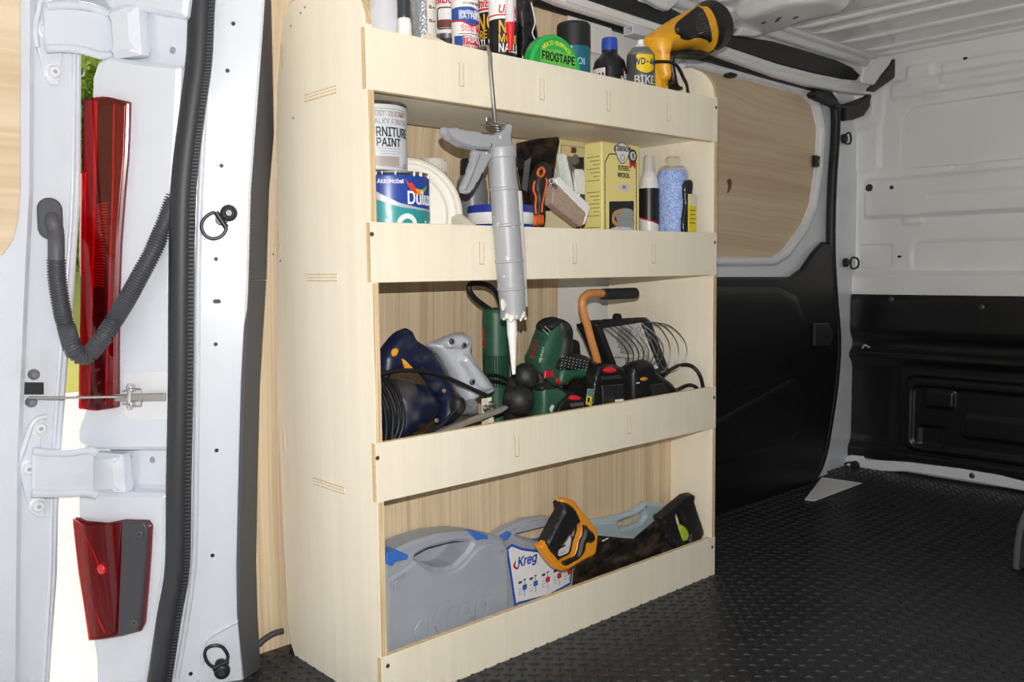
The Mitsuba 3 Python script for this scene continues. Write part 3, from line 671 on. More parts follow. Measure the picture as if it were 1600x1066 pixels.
for i, (z0, z1) in enumerate(STRIP):
    s = obj('front_strip', box(-.0007, LEN + .0007, -.0007, .0113, z0, z1, .0005), WOOD, U)
    for xa, xb in ((-.0013, .0005), (LEN - .0005, LEN + .0013)):
        obj('end_grain', box(xa, xb, .0003, .0105, z0 + .0006, z1 - .0006), EDGE, s, label='layered end of the strip')
    obj('plywood_edge', cat([box(.013, LEN - .013, .0008, .0102, z1 - .0004, z1 + .0004), box(.013, LEN - .013, .0008, .0102, z0 - .0004, z0 + .0004)]), EDGE, s)
    for k, (x, z) in enumerate(slots[i]):
        h = (z1 - z0) * .19
        zc = (z0 + z1) / 2
        obj('tenon_end', box(x - .0040, x + .0040, -.0013, .004, zc - h, zc + h), WOOD, s)
        obj('tenon_outline', cat([box(x - .0052, x - .0040, -.0011, .004, zc - h - .001, zc + h + .001), box(x + .0040, x + .0052, -.0011, .004, zc - h - .001, zc + h + .001), box(x - .0052, x + .0052, -.0011, .004, zc - h - .0022, zc - h - .0004)]), C_('#c9ae82', .7), s)
        if DIV[i][k] is None: continue        # the divider behind
        zb = (ZB + (0,))[i] + PLY
        y0, back, rise = DIV[i][k]
        dv = [(-y0, zb), (-y0, z1 - .004), (-y0 - .006, z1 + min(rise, .002)), (-back + .020, z1 + rise), (-back, z1 + rise - .004), (-back, zb)]
        obj('divider', on(bev(dv, .009, .0006), 'x%d' % round((x + .0045) * 1000)), WOOD, U)
for x, z in [(0.0015,0.7536),(0.8942,0.7513),(0.0017,0.4085),(0.8955,0.4075),(0.0112,0.0719),(0.8917,0.0663),(0.8958,1.0433)]:
    s = obj('screw', move(rlathe([(.0036, 0), (.0036, .0004), (.0026, .0008)], 14), (x, -.0008, z), rx=90), C_('#6d5b45', .5, .5), U, smooth=30)
    obj('screw_slot', box(x - .0022, x + .0022, -.0022, -.0012, z - .0006, z + .0006), BLACK, s)

# ================================================================== helpers for the contents
def turned(kind, label, category, prof, col, u, n=32, group=None, smooth=35, part='body', loc=None):
    t = thing(kind, label, category, group)
    obj(part, move(rlathe(prof, n), loc), col, t, smooth=smooth)
    return t
def add(t, name, m, loc, col, smooth=False, label=None): return obj(name, move(m, loc), col, t, smooth, label)
def view(x, y): return -math.degrees(math.atan2(x - EYE[0], y - EYE[1]))     # the side of an upright cylinder at x, y nearest the rear door
def flat_text(t, s, h, n, p, col, lift, turn=0, sx=1.0, anchor='l', bold=True, name='lettering', slant=0, depth=.0005, shear=0):
    m = words(s, h, depth, bold, sx, anchor, slant)
    if shear: m.vertices[:, 1] += m.vertices[:, 0] * shear
    obj(name, on(move(m, (p[0], p[1], lift), rz=turn), n), col, t)

WHITE = C_('#e9e9e6', .4)
RED = C_('#c4202b', .45)
# ------------------------------------------------------------------ top shelf
x, y = [(0.1653,1.1304)][0][0], .19
t = turned('plastic_bottle', 'tall translucent white plastic bottle, leftmost on the top shelf', 'bottle', [(.046, 0), (.048, .01), (.047, .105), (.040, .135), (.024, .185), (.014, .205), (.014, .235)], C_('#d9dae2', .35), 0, loc=(x, y, S1))
add(t, 'cap', rlathe([(.017, 0), (.017, .025), (.015, .027)], 24), (x, y, S1 + .235), WHITE, 35)
x, y = [(0.1070,1.1014)][0][0], .05
t = turned('paint_pen', 'slim charcoal tube with a white foot beside the tall white bottle', 'tube', [(.0095, .112), (.0105, .115), (.0105, .25), (.008, .255)], C_('#33363d', .35), 0, loc=(x, y, S1))
add(t, 'foot', rlathe([(.0125, 0), (.0125, .045), (.0115, .105), (.0095, .113)], 20), (x, y, S1), WHITE, 35, 'white foot')
x, y = [(0.2054,1.1467)][0][0], .13
t = turned('foil_tube', 'silver foil-wrapped tube with a printed label on the top shelf', 'sealant tube', [(.022, 0), (.022, .225), (.018, .232)], mat('foil', '#b9bcc0', .32, .9, bump=(mikit.proc(lambda p, n, uv: noise(p.x * 380, p.y * 380, p.z * 300)), .0012)), 0, loc=(x, y, S1))
add(t, 'label', band(.0221, .02, .22, view(x, y) + 18, view(x, y) + 85), (x, y, S1), C_('#e6e2d8', .5), True, 'printed paper label')
for zz_ in (.105, .135, .158, .19):
    add(t, 'print', wrap(words('@=' if zz_ > .18 else '=~', .010), .0224, zz_, view(x, y) + 22), (x, y, S1), C_('#4a4a4a'))
def cartridge(label, u, y, body, group='sealant cartridges on the top shelf', R=.0238, h=.205):
    t = thing('sealant_cartridge', label, 'sealant cartridge', group)
    x = XU[u]
    obj('barrel', move(rlathe([(R * .97, 0), (R, .003), (R, h), (R * .9, h + .006), (.007, h + .008), (.0065, h + .03)], 36), (x, y, S1)), body, t, smooth=35)
    return t, x, view(x, y)
XU = {'a': [(0.2749,1.1411)][0][0], 'b': [(0.2635,1.1258)][0][0], 'c': [(0.3326,1.1285)][0][0], 'd': [(0.3146,1.1094)][0][0]}
t, x, a = cartridge('white sealant cartridge printed with a brown window frame, behind the blue-banded one', 'a', .15, WHITE, None)
R = .0240
add(t, 'base_ring', rlathe([(R, 0), (R + .0003, .001), (R + .0003, [(0.2483,1.1130)][0][1] - S1)], 36), (x, .15, S1), C_('#2a2522', .4), 35, 'dark base')
add(t, 'base_band', band(R, [(0.2483,1.1130)][0][1] - S1, [(0.2485,1.1219)][0][1] - S1, a - 80, a + 80), (x, .15, S1), CHROME, True)
za = [p[1] - S1 for p in [(0.2496,1.1676),(0.2486,1.1286),(0.2490,1.1454),(0.2497,1.1743),(0.2486,1.1253),(0.2482,1.1097)]]
zm = (za[0] + za[1]) / 2
obj('window_print', move(wrap(bev(rrect(.034, za[0] - za[1], .006), .0004, holes=[np.array(rrect(.030, za[0] - za[1] - .004, .004).exterior.coords)[:-1]]), R, zm, a - 8), (x, .15, S1)), C_('#33261f'), t)
obj('window_print', move(wrap(bev(shapely.box(-.015, za[1] + .003, .015, za[2]), .0004), R, 0, a - 8), (x, .15, S1)), C_('#6d3a34'), t)
add(t, 'lettering', wrap(words('UniBond', .013, anchor='c', slant=.2), R, za[3], a - 5), (x, .15, S1), RED)
t, x, a = cartridge('white sealant cartridge with blue band reading BATHROOM and red Stop Mould', 'b', .086, WHITE, None)
lo = .086
dy = lambda v: v
bl = C_('#2b4f9e', .4)
zb_ = [p[1] - S1 for p in [(0.2436,1.1518),(0.2431,1.1270),(0.2430,1.1216),(0.2434,1.1399),(0.2432,1.1313),(0.2427,1.1076),(0.2426,1.1022),(0.2423,1.0914),(0.2423,1.0892),(0.2421,1.0806),(0.2437,1.1561)]]
hi_, lo2 = zb_[0], zb_[1]
lower_ = [(-.032, lo2 + .004), (-.01, lo2 + .002), (.008, lo2 - .006), (.02, lo2 - .003), (.036, lo2 + .008)]
add(t, 'blue_band', wrap(bev(lower_ + [(.036, hi_ - .006), (.01, hi_), (-.032, hi_ - .001)], .0004), R, 0, a + 8), (x, lo, S1), bl)
add(t, 'band_edge', wrap(bev([(q[0], q[1] - .0028) for q in lower_] + lower_[::-1], .0005), R, 0, a + 8), (x, lo, S1), RED)
add(t, 'lettering', wrap(words('Healthy Kitchen &', .0068, sx=.78), R + .0004, zb_[3], a - 26), (x, lo, S1), WHITE)
add(t, 'lettering', wrap(words('BATHROOM', .0095, sx=.80), R + .0004, zb_[4], a - 26), (x, lo, S1), WHITE)
add(t, 'lettering', wrap(words('SILICONE SEALANT', .0035, bold=False, sx=.9), R, zb_[10], a - 8), (x, lo, S1), C_('#555555'))
add(t, 'lettering', wrap(words('Stop Mould', .0105, sx=.80, bold=False), R, zb_[5] + .003, a - 18), (x, lo, S1), C_('#d23a44'))
add(t, 'print', wrap(bev(shapely.box(-.012, zb_[5] - .0022, .03, zb_[5] - .001), .0003), R, 0, a), (x, lo, S1), C_('#666666'))
add(t, 'lower_patch', wrap(bev([(-.021, .02), (-.004, .02), (-.004, zb_[6]), (-.021, zb_[6] + .001)], .0004), R, 0, a), (x, lo, S1), bl)
add(t, 'panel', wrap(bev([(-.006, zb_[7] - .0015), (.036, zb_[7] - .004), (.036, zb_[6] - .002), (-.006, zb_[6] + .0015)], .0004), R, 0, a + 6), (x, lo, S1), C_('#b5323e', .4))
add(t, 'lettering', wrap(words('TRIPLE', .0100, sx=.72), R + .0005, zb_[7], a - 6), (x, lo, S1), WHITE)
add(t, 'lettering', wrap(words('PROTECTION', .0095, sx=.72), R, zb_[9] - .001, a - 14), (x, lo, S1), C_('#b5323e', .4))
GOLD = C_('#d9a93a', .4)
for u, lab, yy, st_, zs in (('c', 'black and gold glue cartridge reading NO MORE NAILS beside the blue-banded one', .096, -70, [(0.3047,1.1577),(0.3041,1.1277),(0.3038,1.1121),(0.3035,1.0943),(0.3034,1.0887),(0.3048,1.1644),(0.3048,1.1610),(0.3049,1.1666)]),
                            ('d', 'black and gold glue cartridge with a red-capped spare nozzle in front', .044, -20, [(0.2943,1.1315),(0.2939,1.1077),(0.2936,1.0915),(0.2933,1.0752),(0.2931,1.0633),(0.2944,1.1390),(0.2944,1.1368),(0.2945,1.1412)])):
    t, x, a = cartridge(lab, u, yy, C_('#17171a', .35), None)
    at_ = (x, yy, S1)
    z_ = [q[1] - S1 for q in zs]
    add(t, 'white_band', band(R, z_[0], .203, a - 88, a + 88), at_, WHITE, True)
    add(t, 'stripe', band(R + .0003, z_[6], z_[5], a - 88, a + 88), at_, RED, True)
    add(t, 'lettering', wrap(words('UniBond', .0135, slant=.2, sx=.85), R + .0005, z_[7], a + st_ - (15 if u == 'c' else 0)), at_, RED)
    add(t, 'lettering', wrap(words('NO', (z_[0] - z_[1]) * .88, sx=.74), R, z_[1], a + st_), at_, GOLD)
    add(t, 'lettering', wrap(words('MORE', (z_[1] - z_[2]) * .88, sx=.74), R, z_[2], a + st_ - (42 if u == 'c' else 0)), at_, GOLD)
    add(t, 'lettering', wrap(words('NAILS', (z_[2] - z_[3]) * .9, sx=.72), R, z_[3], a + st_ - (36 if u == 'c' else 0)), at_, WHITE)
    add(t, 'swoosh', wrap(bev(spl([(-.03, z_[4] - .004), (0, z_[4] + .003), (.03, z_[4] - .006), (0, z_[4])], 4, True), .0004), R, 0, a), at_, C_('#c87f2c', .4))
    if u == 'd':
        n_ = [(0.3021,1.1197)][0]
        obj('spare_nozzle', move(rlathe([(.0075, 0), (.0085, .06)], 20), (n_[0], .0105, n_[1])), C_('#d9cfd4', .35), t, smooth=35, label='translucent white nozzle')
        obj('nozzle_cap', move(rlathe([(.0025, -.046), (.0035, -.045), (.0078, -.004), (.0082, 0), (.0075, .002)], 20), (n_[0], .0105, n_[1])), C_('#d8232d', .35), t, smooth=35, label='red cap')
# black bag
bg = spl([(0.4124,1.0873),(0.4099,1.1345),(0.4123,1.1822),(0.4178,1.2139),(0.4513,1.2228),(0.4594,1.1908),(0.4674,1.1560),(0.4722,1.1264),(0.4666,1.0952),(0.4391,1.0816)], 5, True)
bg = Polygon(bg).buffer(0).union(shapely.box(min(b[0] for b in bg) + .006, S1 + .001, max(b[0] for b in bg) - .006, S1 + .10)).buffer(.004).buffer(-.004)
if bg.geom_type != 'Polygon': bg = max(bg.geoms, key=lambda g: g.area)
t = thing('plastic_bag', 'crumpled glossy black plastic bag behind the glue cartridges', 'bag')
pm = pillow(bg, .05, .025, .006)
pm.vertices[:, 2] += .005 * (meshkit.fbm(pm.vertices * (90, 45, 60), 3) - .5) * 2
obj('film', on(pm, 'y125'), mat('bin_bag', '#0f0f11', .18, spec=.6), t, smooth=True)
obj('tape_streak', on(tube([(a, b, .026) for a, b in spl([(0.4375,1.2011),(0.4440,1.1820),(0.4471,1.1646),(0.4400,1.1454),(0.4500,1.1314)], 5)], .0014, 6), 'y125'), WHITE, t, True, 'white streak')
# tape rolls
t = thing('duct_tape', 'grey tape roll standing on edge behind the green one', 'tape roll')
c_ = (.4835, 0)
obj('roll', move(cut(rlathe([(.046, 0), (.046, .020)], 48), rlathe([(.030, -.01), (.030, .05)], 40)), (c_[0], .141, S1 + .0462), rx=90), C_('#6d6e72', .45), t, 35)
t = thing('masking_tape', 'green round tape case reading FROGTAPE on the top shelf', 'tape roll')
c_ = [(0.4240,1.0717)][0]
gc = (c_[0], .044, S1 + .0672)
obj('case', move(rlathe([(.060, 0), (.067, .004), (.067, .022), (.063, .026), (.058, .0262), (.0565, .0245), (.044, .0245), (.042, .026), (.0, .026)], 56), gc, rx=90), C_('#2fae4e', .32), t, 35)
obj('hub', move(rlathe([(.040, 0), (.040, .0275), (.038, .0285)], 48), gc, rx=90), C_('#7cc26a', .35), t, 35, 'paler green middle')
obj('badge', move(bev(rnd([(-.046, -.013), (.046, -.013), (.044, .012), (-.044, .012)], .004), .0006), (gc[0], gc[1] - .0287, gc[2] + .024), rx=90), C_('#63c04e', .35), t)
obj('lettering', move(words('FROGTAPE', .0145, .0006, True, .82, 'c'), (gc[0], gc[1] - .0294, gc[2] + .017), rx=90), C_('#12160f'), t)
arc = words('MULTI-SURFACE', .0075, .0006, True, .9, 'c')
v_, f_ = trimesh.remesh.subdivide_to_size(arc.vertices, arc.faces, .004)
w_ = v_[:, 0] / .052
arc = mesh(np.c_[(.048 + v_[:, 1]) * np.sin(w_), (.048 + v_[:, 1]) * np.cos(w_), v_[:, 2]], f_)
obj('lettering', move(arc, (gc[0], gc[1] - .0246, gc[2]), rx=90), C_('#e0d84a'), t)
# aerosol, bottle behind it, black bottle, oil can
x, y = [(0.5725,1.1760)][0][0], .17
t = turned('plastic_bottle', 'white capped bottle mostly hidden behind the green tape case', 'bottle', [(.03, 0), (.03, .10), (.016, .125), (.014, .15)], C_('#c9c7c0', .4), 0, loc=(x, y, S1))
add(t, 'cap', rlathe([(.0175, .148), (.0178, .178), (.016, .181)], 24), (x, y, S1), C_('#bdbcbb', .4), 35)
x, y = [(0.5042,1.1126)][0][0], .052
t = turned('aerosol_can', 'aerosol can with a wide black cap and a white and teal label', 'aerosol can', [(.030, 0), (.0312, .003), (.0312, .128), (.0290, .133)], C_('#1d5f73', .35), 0, loc=(x, y, S1))
a = view(x, y)
add(t, 'cap', rlathe([(.0322, .128), (.0322, .168), (.0305, .173), (.012, .174)], 40), (x, y, S1), C_('#17181c', .5), 35, 'wide black cap')
add(t, 'label', band(.0313, .03, .126, a - 90, a - 5), (x, y, S1), C_('#d9dcdc', .4), True, 'white label')
add(t, 'lettering', wrap(words('Ol', .012), .0315, .092, a + 10), (x, y, S1), C_('#8fc3d0'))
x, y = [(0.6623,1.1329)][0][0], .10
t = turned('chemical_bottle', 'black bottle with a blue screw cap and white label', 'bottle', [(.033, 0), (.035, .004), (.035, .118), (.031, .135), (.0165, .150), (.0155, .152), (.0155, .16)], mat('black_plastic', '#141518', .3, spec=.5), 0, loc=(x, y, S1))
a = view(x, y)
add(t, 'cap', rlathe([(.0165, .156), (.0168, .158), (.0160, .180), (.0145, .182)], 28), (x, y, S1), C_('#2348a8', .4), 35, 'blue screw cap')
add(t, 'label', band(.0351, .03, .1165, a - 88, a - 14), (x, y, S1), C_('#e3e0dd', .45), True, 'white warning label')
for k in range(8):
    add(t, 'print', wrap(bev(shapely.box(-.012, 0, .009 - .004 * (k % 3), .0011), .0003), .0353, .036 + .0072 * k, a - 40), (x, y, S1), C_('#8a8a92'))
for k in range(4):
    add(t, 'pictogram', wrap(bev(rrect(.0042, .0055, .001), .0003), .0353, .104, a - 62 + 13 * k), (x, y, S1), C_('#33333a'))
add(t, 'front_label', band(.0351, .045, .086, a - 14, a + 88), (x, y, S1), C_('#27408c', .4), True, 'blue front label')
add(t, 'lettering', wrap(words('Je', .017, slant=.15), .0353, .0935, a + 38), (x, y, S1), WHITE)
add(t, 'lettering', wrap(words('li', .012), .0356, .071, a + 40), (x, y, S1), WHITE)
add(t, 'red_mark', wrap(bev(rrect(.008, .016, .003), .0003), .0353, .108, a + 56), (x, y, S1), C_('#8a2431'))
x, y = [(0.6992,1.1290)][0][0], .048
t = turned('aerosol_can', 'grey spray can with a white nozzle and yellow WD-40 shield, reading BIKE', 'aerosol can', [(.0282, 0), (.029, .003), (.029, .139), (.0282, .142)], mat('can_gray', '#5c5f60', .3, .4), 0, loc=(x, y, S1))
a = view(x, y)
add(t, 'shoulder', rlathe([(.0285, .141), (.0285, .144), (.024, .151), (.0205, .154), (.0205, .157), (.012, .159)], 36), (x, y, S1), mat('can_top', '#9a9c9b', .3, .8), 35, 'silver domed shoulder')
add(t, 'nozzle', rlathe([(.0115, .157), (.0110, .162), (.0075, .164), (.0065, .174), (.005, .175)], 20), (x, y, S1), WHITE, 35, 'white spray nozzle')
add(t, 'shield', wrap(bev(rnd([(-.020, .140), (.020, .140), (.020, .111), (.010, .105), (0, .102), (-.010, .105), (-.020, .111)], .003), .0004), .029, 0, a + 22), (x, y, S1), C_('#e6c720', .4), False, 'yellow shield')
add(t, 'lettering', wrap(words('WD-40', .0125, anchor='c', sx=.82), .0295, .1195, a + 22), (x, y, S1), C_('#1f2a6b'))
add(t, 'lettering', wrap(words('BIKE', .0165, anchor='c', sx=.9), .0291, .0815, a + 18), (x, y, S1), C_('#c7c8c8'))
add(t, 'base_band', band(.0291, .050, .074, a - 90, a + 90), (x, y, S1), C_('#6c5d77', .35), True)
# big yellow lantern
YEL = mat('lantern', mikit.proc(lambda p, n, uv: mix(L3('#eba91f'), L3('#b87a2c'), smoothstep(.62, .8, fbm(p.x * 40, p.y * 40, p.z * 40)) * .5)), .38)
t = thing('spotlight_lantern', 'yellow and black handheld spotlight lying at the far end of the top shelf', 'lantern')
yb = spl([(0.7534,1.1738),(0.7555,1.1847),(0.7770,1.2002),(0.8165,1.2244),(0.8571,1.2465),(0.9058,1.2705),(0.9416,1.2870),(0.9586,1.2887),(0.9712,1.2599),(0.9865,1.2198),(0.9918,1.1919),(0.9670,1.1824),(0.9424,1.1872),(0.9087,1.1847),(0.8666,1.1740),(0.8212,1.1630),(0.8056,1.1525),(0.8034,1.1359),(0.8080,1.0959),(0.7772,1.0905),(0.7685,1.1175),(0.7598,1.1429)], 5, True)
obj('body', on(pillow(Polygon(yb).buffer(0), .095, .05, .006), 'y75'), YEL, t, smooth=True)
ax = np.array([(0.9324,1.2264)][0] + [(1.0012,1.2509)][0])
mz = rlathe([(.050, 0), (.054, .012), (.056, .040), (.057, .046), (.053, .050), (.050, .046), (.0, .044)], 40)
d_ = np.array([.90, 0, .43])
Rm = trimesh.geometry.align_vectors([0, 0, 1], d_ / np.linalg.norm(d_))
bz = mz.copy().apply_transform(Rm); bz.apply_translation((ax[0] + .012, .075, ax[1] + .002))
LB = C_('#1b1a1a', .4)
obj('bezel', bz, LB, t, smooth=40, label='black lens bezel')
ln = rlathe([(.049, .044), (.045, .048), (.02, .052), (.0, .053)], 36).apply_transform(Rm); ln.apply_translation((ax[0] + .012, .075, ax[1] + .002))
obj('lens', ln, mat('lens', '#c9c4ae', .08, spec=.9), t, smooth=True, label='pale lens')
gr = spl([(0.7976,1.1998),(0.8041,1.2142),(0.8286,1.2317),(0.8604,1.2522),(0.8835,1.2632),(0.9072,1.2472),(0.9243,1.2173),(0.9270,1.1929),(0.9077,1.1967),(0.8747,1.1954),(0.8425,1.1847),(0.8110,1.1862)], 5, True)
obj('side_grille', on(pillow(Polygon(gr).buffer(0), .016, .012, .005, one=True), 'y36'), LB, t, smooth=True, label='black side grille')
for k in range(7):
    p0, p1 = [(0.8665,1.2390),(0.8619,1.2315),(0.8597,1.2244),(0.8597,1.2177),(0.8621,1.2113),(0.8667,1.2067),(0.8737,1.2025)][k], [(0.8944,1.2508),(0.8968,1.2445),(0.8993,1.2381),(0.9017,1.2317),(0.9041,1.2254),(0.9066,1.2203),(0.9090,1.2153)][k]
    obj('grille_slot', on(tube([(p0[0], p0[1], 0), (p1[0], p1[1], 0)], .0011, 6), 'y29'), C_('#b0a49c', .5), t)
hd = spl([(0.7970,1.1503),(0.8102,1.1604),(0.8669,1.1718),(0.9138,1.1818),(0.9403,1.1803),(0.9575,1.1744),(0.9259,1.1626),(0.8670,1.1553),(0.8327,1.1488),(0.8192,1.1373),(0.8238,1.1176),(0.8329,1.0956),(0.8535,1.0914),(0.8489,1.0825),(0.8105,1.0846),(0.7883,1.0898),(0.8038,1.0972),(0.7993,1.1237)], 4, True)
obj('handle', on(pillow(Polygon(hd).buffer(0), .05, .012, .004), 'y70'), LB, t, smooth=True, label='black pistol grip')
ft = box([(0.7642,1.0848)][0][0], [(0.8441,1.0868)][0][0], (.045), .100, S1 + .001, S1 + .022, .006)
obj('foot', ft, LB, t)
stem = box([(0.7706,1.1178)][0][0], [(0.8123,1.1237)][0][0], .058, .092, S1 + .015, [(0.7946,1.1508)][0][1], .008)
obj('stand', stem, YEL, t)
obj('cord', tube(spl([(0.7268,0.035,1.122),(0.7565,0.035,1.127),(0.7869,0.035,1.129),(0.809,0.035,1.122),(0.8271,0.035,1.103),(0.8409,0.035,1.083)] + [(.868, .05, S1 + .03), (.865, .10, S1 + .006), (.82, .14, S1 + .005)], 6), .0032, 8), C_('#1a1a1c', .45), t, smooth=50, label='black cord')
# bracket on the wall above the top shelf
bx = [(0.8842,1.2629),(0.9431,1.2418)]
obj('square_bracket', cut(box(bx[0][0], bx[0][0] + .075, .222, .252, bx[1][1] + .002, bx[0][1], .001), box(bx[0][0] - .01, bx[0][0] + .05, .2245, .2495, bx[1][1] + .0045, bx[0][1] - .0025)), C_('#cfd2d6', .35), 'wall_left', label='white square metal bracket')

# ================================================================== second shelf
x, y = [(0.0934,0.8176)][0][0], .088
DUL = (x, y)
a = view(x, y)
R = .069
t = thing('paint_tin', 'blue and teal paint tin with a white Dulux name, lower of the two stacked tins', 'paint tin')
obj('body', move(rlathe([(R - .002, 0), (R, .003), (R, .155), (R - .002, .158)], 56), (x, y, S2)), C_('#1f3f94', .28, 0, .5), t, smooth=35)
at_ = (x, y, S2)
obj('rim', move(lathe([(R - .008, .150), (R - .001, .156), (R + .0012, .159), (R, .162), (R - .004, .1625), (R - .007, .159), (R - .009, .1545), (.0, .1545)], 56), at_), mat('tin', '#c3c4c6', .25, 1.0), t, smooth=40, label='silver rim and lid')
rr = np.random.RandomState(3)
for k in range(9):
    w = math.radians(a + rr.uniform(-20, 85)); q = rr.uniform(.002, .0045)
    obj('paint_drip', move(tm(hulls([(0, 0, 0, q * .55), (0, 0, -q * 1.2, q * .4)], 10)), (x + (R + .0005) * math.sin(w), y - (R + .0005) * math.cos(w), S2 + .160)), C_('#e8e6da', .5), t, smooth=60)
D2 = np.pi / 180
tw = np.linspace(-75, 92, 24)
ztop = np.interp(tw, (-75, -19, 16, 45, 92), (.160, .132, .111, .105, .102)); zbot = np.interp(tw, (-75, -19, 16, 45, 92), (.146, .1185, .105, .1015, .1002))
ss_ = tw * D2 * R
add(t, 'teal_band', wrap(bev([(ss_[0], .004)] + [(ss_[-1], .004)] + list(zip(ss_[::-1], zbot[::-1])), .0003), R, 0, a), at_, C_('#2b8f95', .3, 0, .5), False, 'teal lower half')
add(t, 'silver_swoosh', wrap(bev(list(zip(ss_, zbot)) + list(zip(ss_[::-1], ztop[::-1])), .0005), R, 0, a), at_, mat('silver_print', '#d3d6d8', .3, .4), False, 'silver band')
add(t, 'lettering', wrap(words('Dulux', .0200, sx=.86), R + .0006, .1105, a + 25), at_, WHITE)
add(t, 'lettering', wrap(words('AkzoNobel', .0070, sx=.85, anchor='c'), R, .1425, a + 4), at_, WHITE)
for k, (cc, sw) in enumerate((('#6fb04a', [(.062, .134), (.070, .137), (.080, .1425), (.074, .1345), (.066, .129), (.060, .128)]), ('#e3c33a', [(.050, .1345), (.058, .134), (.066, .1345), (.064, .129), (.056, .1265)]),
                              ('#e8892c', [(.046, .137), (.053, .133), (.059, .128), (.051, .1255), (.043, .129)]), ('#d8402e', [(.029, .149), (.036, .143), (.041, .1445), (.047, .136), (.050, .128), (.043, .1295), (.034, .138)]))):
    add(t, 'flourish', wrap(bev(spl(sw, 4, True), .0004 + .0001 * k), R, 0, a), at_, C_(cc, .35))
add(t, 'round_letter', wrap(bev(shapely.Point(0, 0).buffer(.0185), .0004, holes=[np.array(shapely.Point(0, 0).buffer(.0105).exterior.coords)[:-1]]), R + .0004, .0765, a + 26), at_, WHITE)
add(t, 'lettering', wrap(words('uick', .018, sx=.9), R + .0004, .066, a + 46), at_, WHITE)

x, y = [(0.0654,0.9079)][0][0], .076
a = view(x, y)
R = .0495
z0 = S2 + .163
t = thing('paint_tin', 'pale grey furniture paint tin standing on the blue Dulux tin', 'paint tin')
at_ = (x, y, z0)
obj('body', move(rlathe([(R - .002, 0), (R, .003), (R, .100), (R - .001, .103)], 48), at_), C_('#c9ccd0', .3, 0, .3), t, smooth=35)
obj('rim', move(lathe([(R - .006, .098), (R - .001, .101), (R + .001, .104), (R, .107), (R - .003, .1075), (R - .006, .104), (R - .007, .101), (0, .101)], 48), at_), 'm_tin', t, smooth=40, label='silver rim')
m0 = a + 24
for s_, h, z_, col, sx in (('RUST-OLEUM', .0068, .083, '#8c5b50', .88), ('CHALKY FINISH', .0082, .071, '#7d828c', .86), ('FURNITURE', .0140, .052, '#2f333d', .74), ('PAINT', .0125, .0365, '#2f333d', .8)):
    add(t, 'lettering', wrap(words(s_, h, sx=sx, anchor='c', bold=h > .01), R, z_, m0), at_, C_(col))
for w_, z_ in ((.040, .0320), (.044, .0280), (.036, .0240)):
    add(t, 'print', wrap(bev(shapely.box(-w_ / 2, 0, w_ / 2, .0016), .0003), R, z_, m0), at_, C_('#a9adb4'))
add(t, 'colour_swatch', wrap(bev(shapely.box(-.026, .006, .018, .021), .0004), R, 0, m0), at_, C_('#a39690', .4), False, 'taupe colour swatch')
for z_ in (.0045, .0905, .094): add(t, 'rule', band(R + .0001, z_, z_ + .0006, m0 - 58, m0 + 46), at_, C_('#6d7178'), True)
for s_ in (-1, 1):
    add(t, 'corner_ornament', wrap(bev(rrect(.007, .007, .003), .0004, holes=[np.array(rrect(.0045, .0045, .002).exterior.coords)[:-1]]), R, .0475 + s_ * .0405, m0 + 36), at_, C_('#6d7178'))

# large white reel, bottles behind it
t = thing('white_reel', 'large round cream plastic reel standing behind the paint tins', 'reel')
dsk = rlathe([(.100, 0), (.102, .002), (.102, .034), (.099, .036), (.094, .0365), (.088, .0345), (.075, .0345), (.073, .0365), (.0, .0365)], 72)
dsk = move(dsk, rx=90); dsk = move(dsk, rz=-37)
obj('flange', move(dsk, (.192, .176, S2 + .1022)), C_('#dcd6c8', .4), t, smooth=35)
edge_ = move(move(lathe([(.1005, -.003), (.103, -.002), (.103, .0012), (.1, .002)], 72), rx=90), rz=-37)
obj('rear_flange', move(edge_, (.192, .176, S2 + .1035)), C_('#2b2622', .5), t, smooth=35, label='dark rear rim')
x, y = [(0.3242,0.9146)][0][0], .240
x -= .02
t = turned('plastic_bottle', 'milky jerry bottle with a ribbed white screw cap behind the cream reel', 'bottle', [(.040, 0), (.042, .005), (.042, .15), (.036, .178), (.024, .19), (.022, .192)], C_('#cfc9bf', .3), 0, loc=(x, y, S2))
cp = rlathe([(.0255, .190), (.0265, .193), (.0250, .216), (.0235, .2185)], 36)
add(t, 'cap', cp, (x, y, S2), C_('#e3e0d8', .4), 35, 'ribbed white screw cap')
for k in range(20):
    w = 2 * math.pi * k / 20
    add(t, 'cap_rib', rod((.0262 * math.cos(w), .0262 * math.sin(w), .194), (.0252 * math.cos(w), .0252 * math.sin(w), .214), .0012, 5), (x, y, S2), C_('#e3e0d8', .4), True)
x, y = [(0.3557,0.8604)][0][0], .185
t = turned('plastic_bottle', 'grey bottle with a black screw cap between the cream reel and the sealant gun', 'bottle', [(.029, 0), (.031, .004), (.031, .150), (.028, .175), (.0215, .185), (.0195, .187)], C_('#73757b', .35), 0, loc=(x, y, S2))
add(t, 'cap', rlathe([(.0215, .186), (.0218, .189), (.0212, .2145), (.019, .217)], 32), (x, y, S2), C_('#1c1b1c', .5), 35, 'black screw cap')
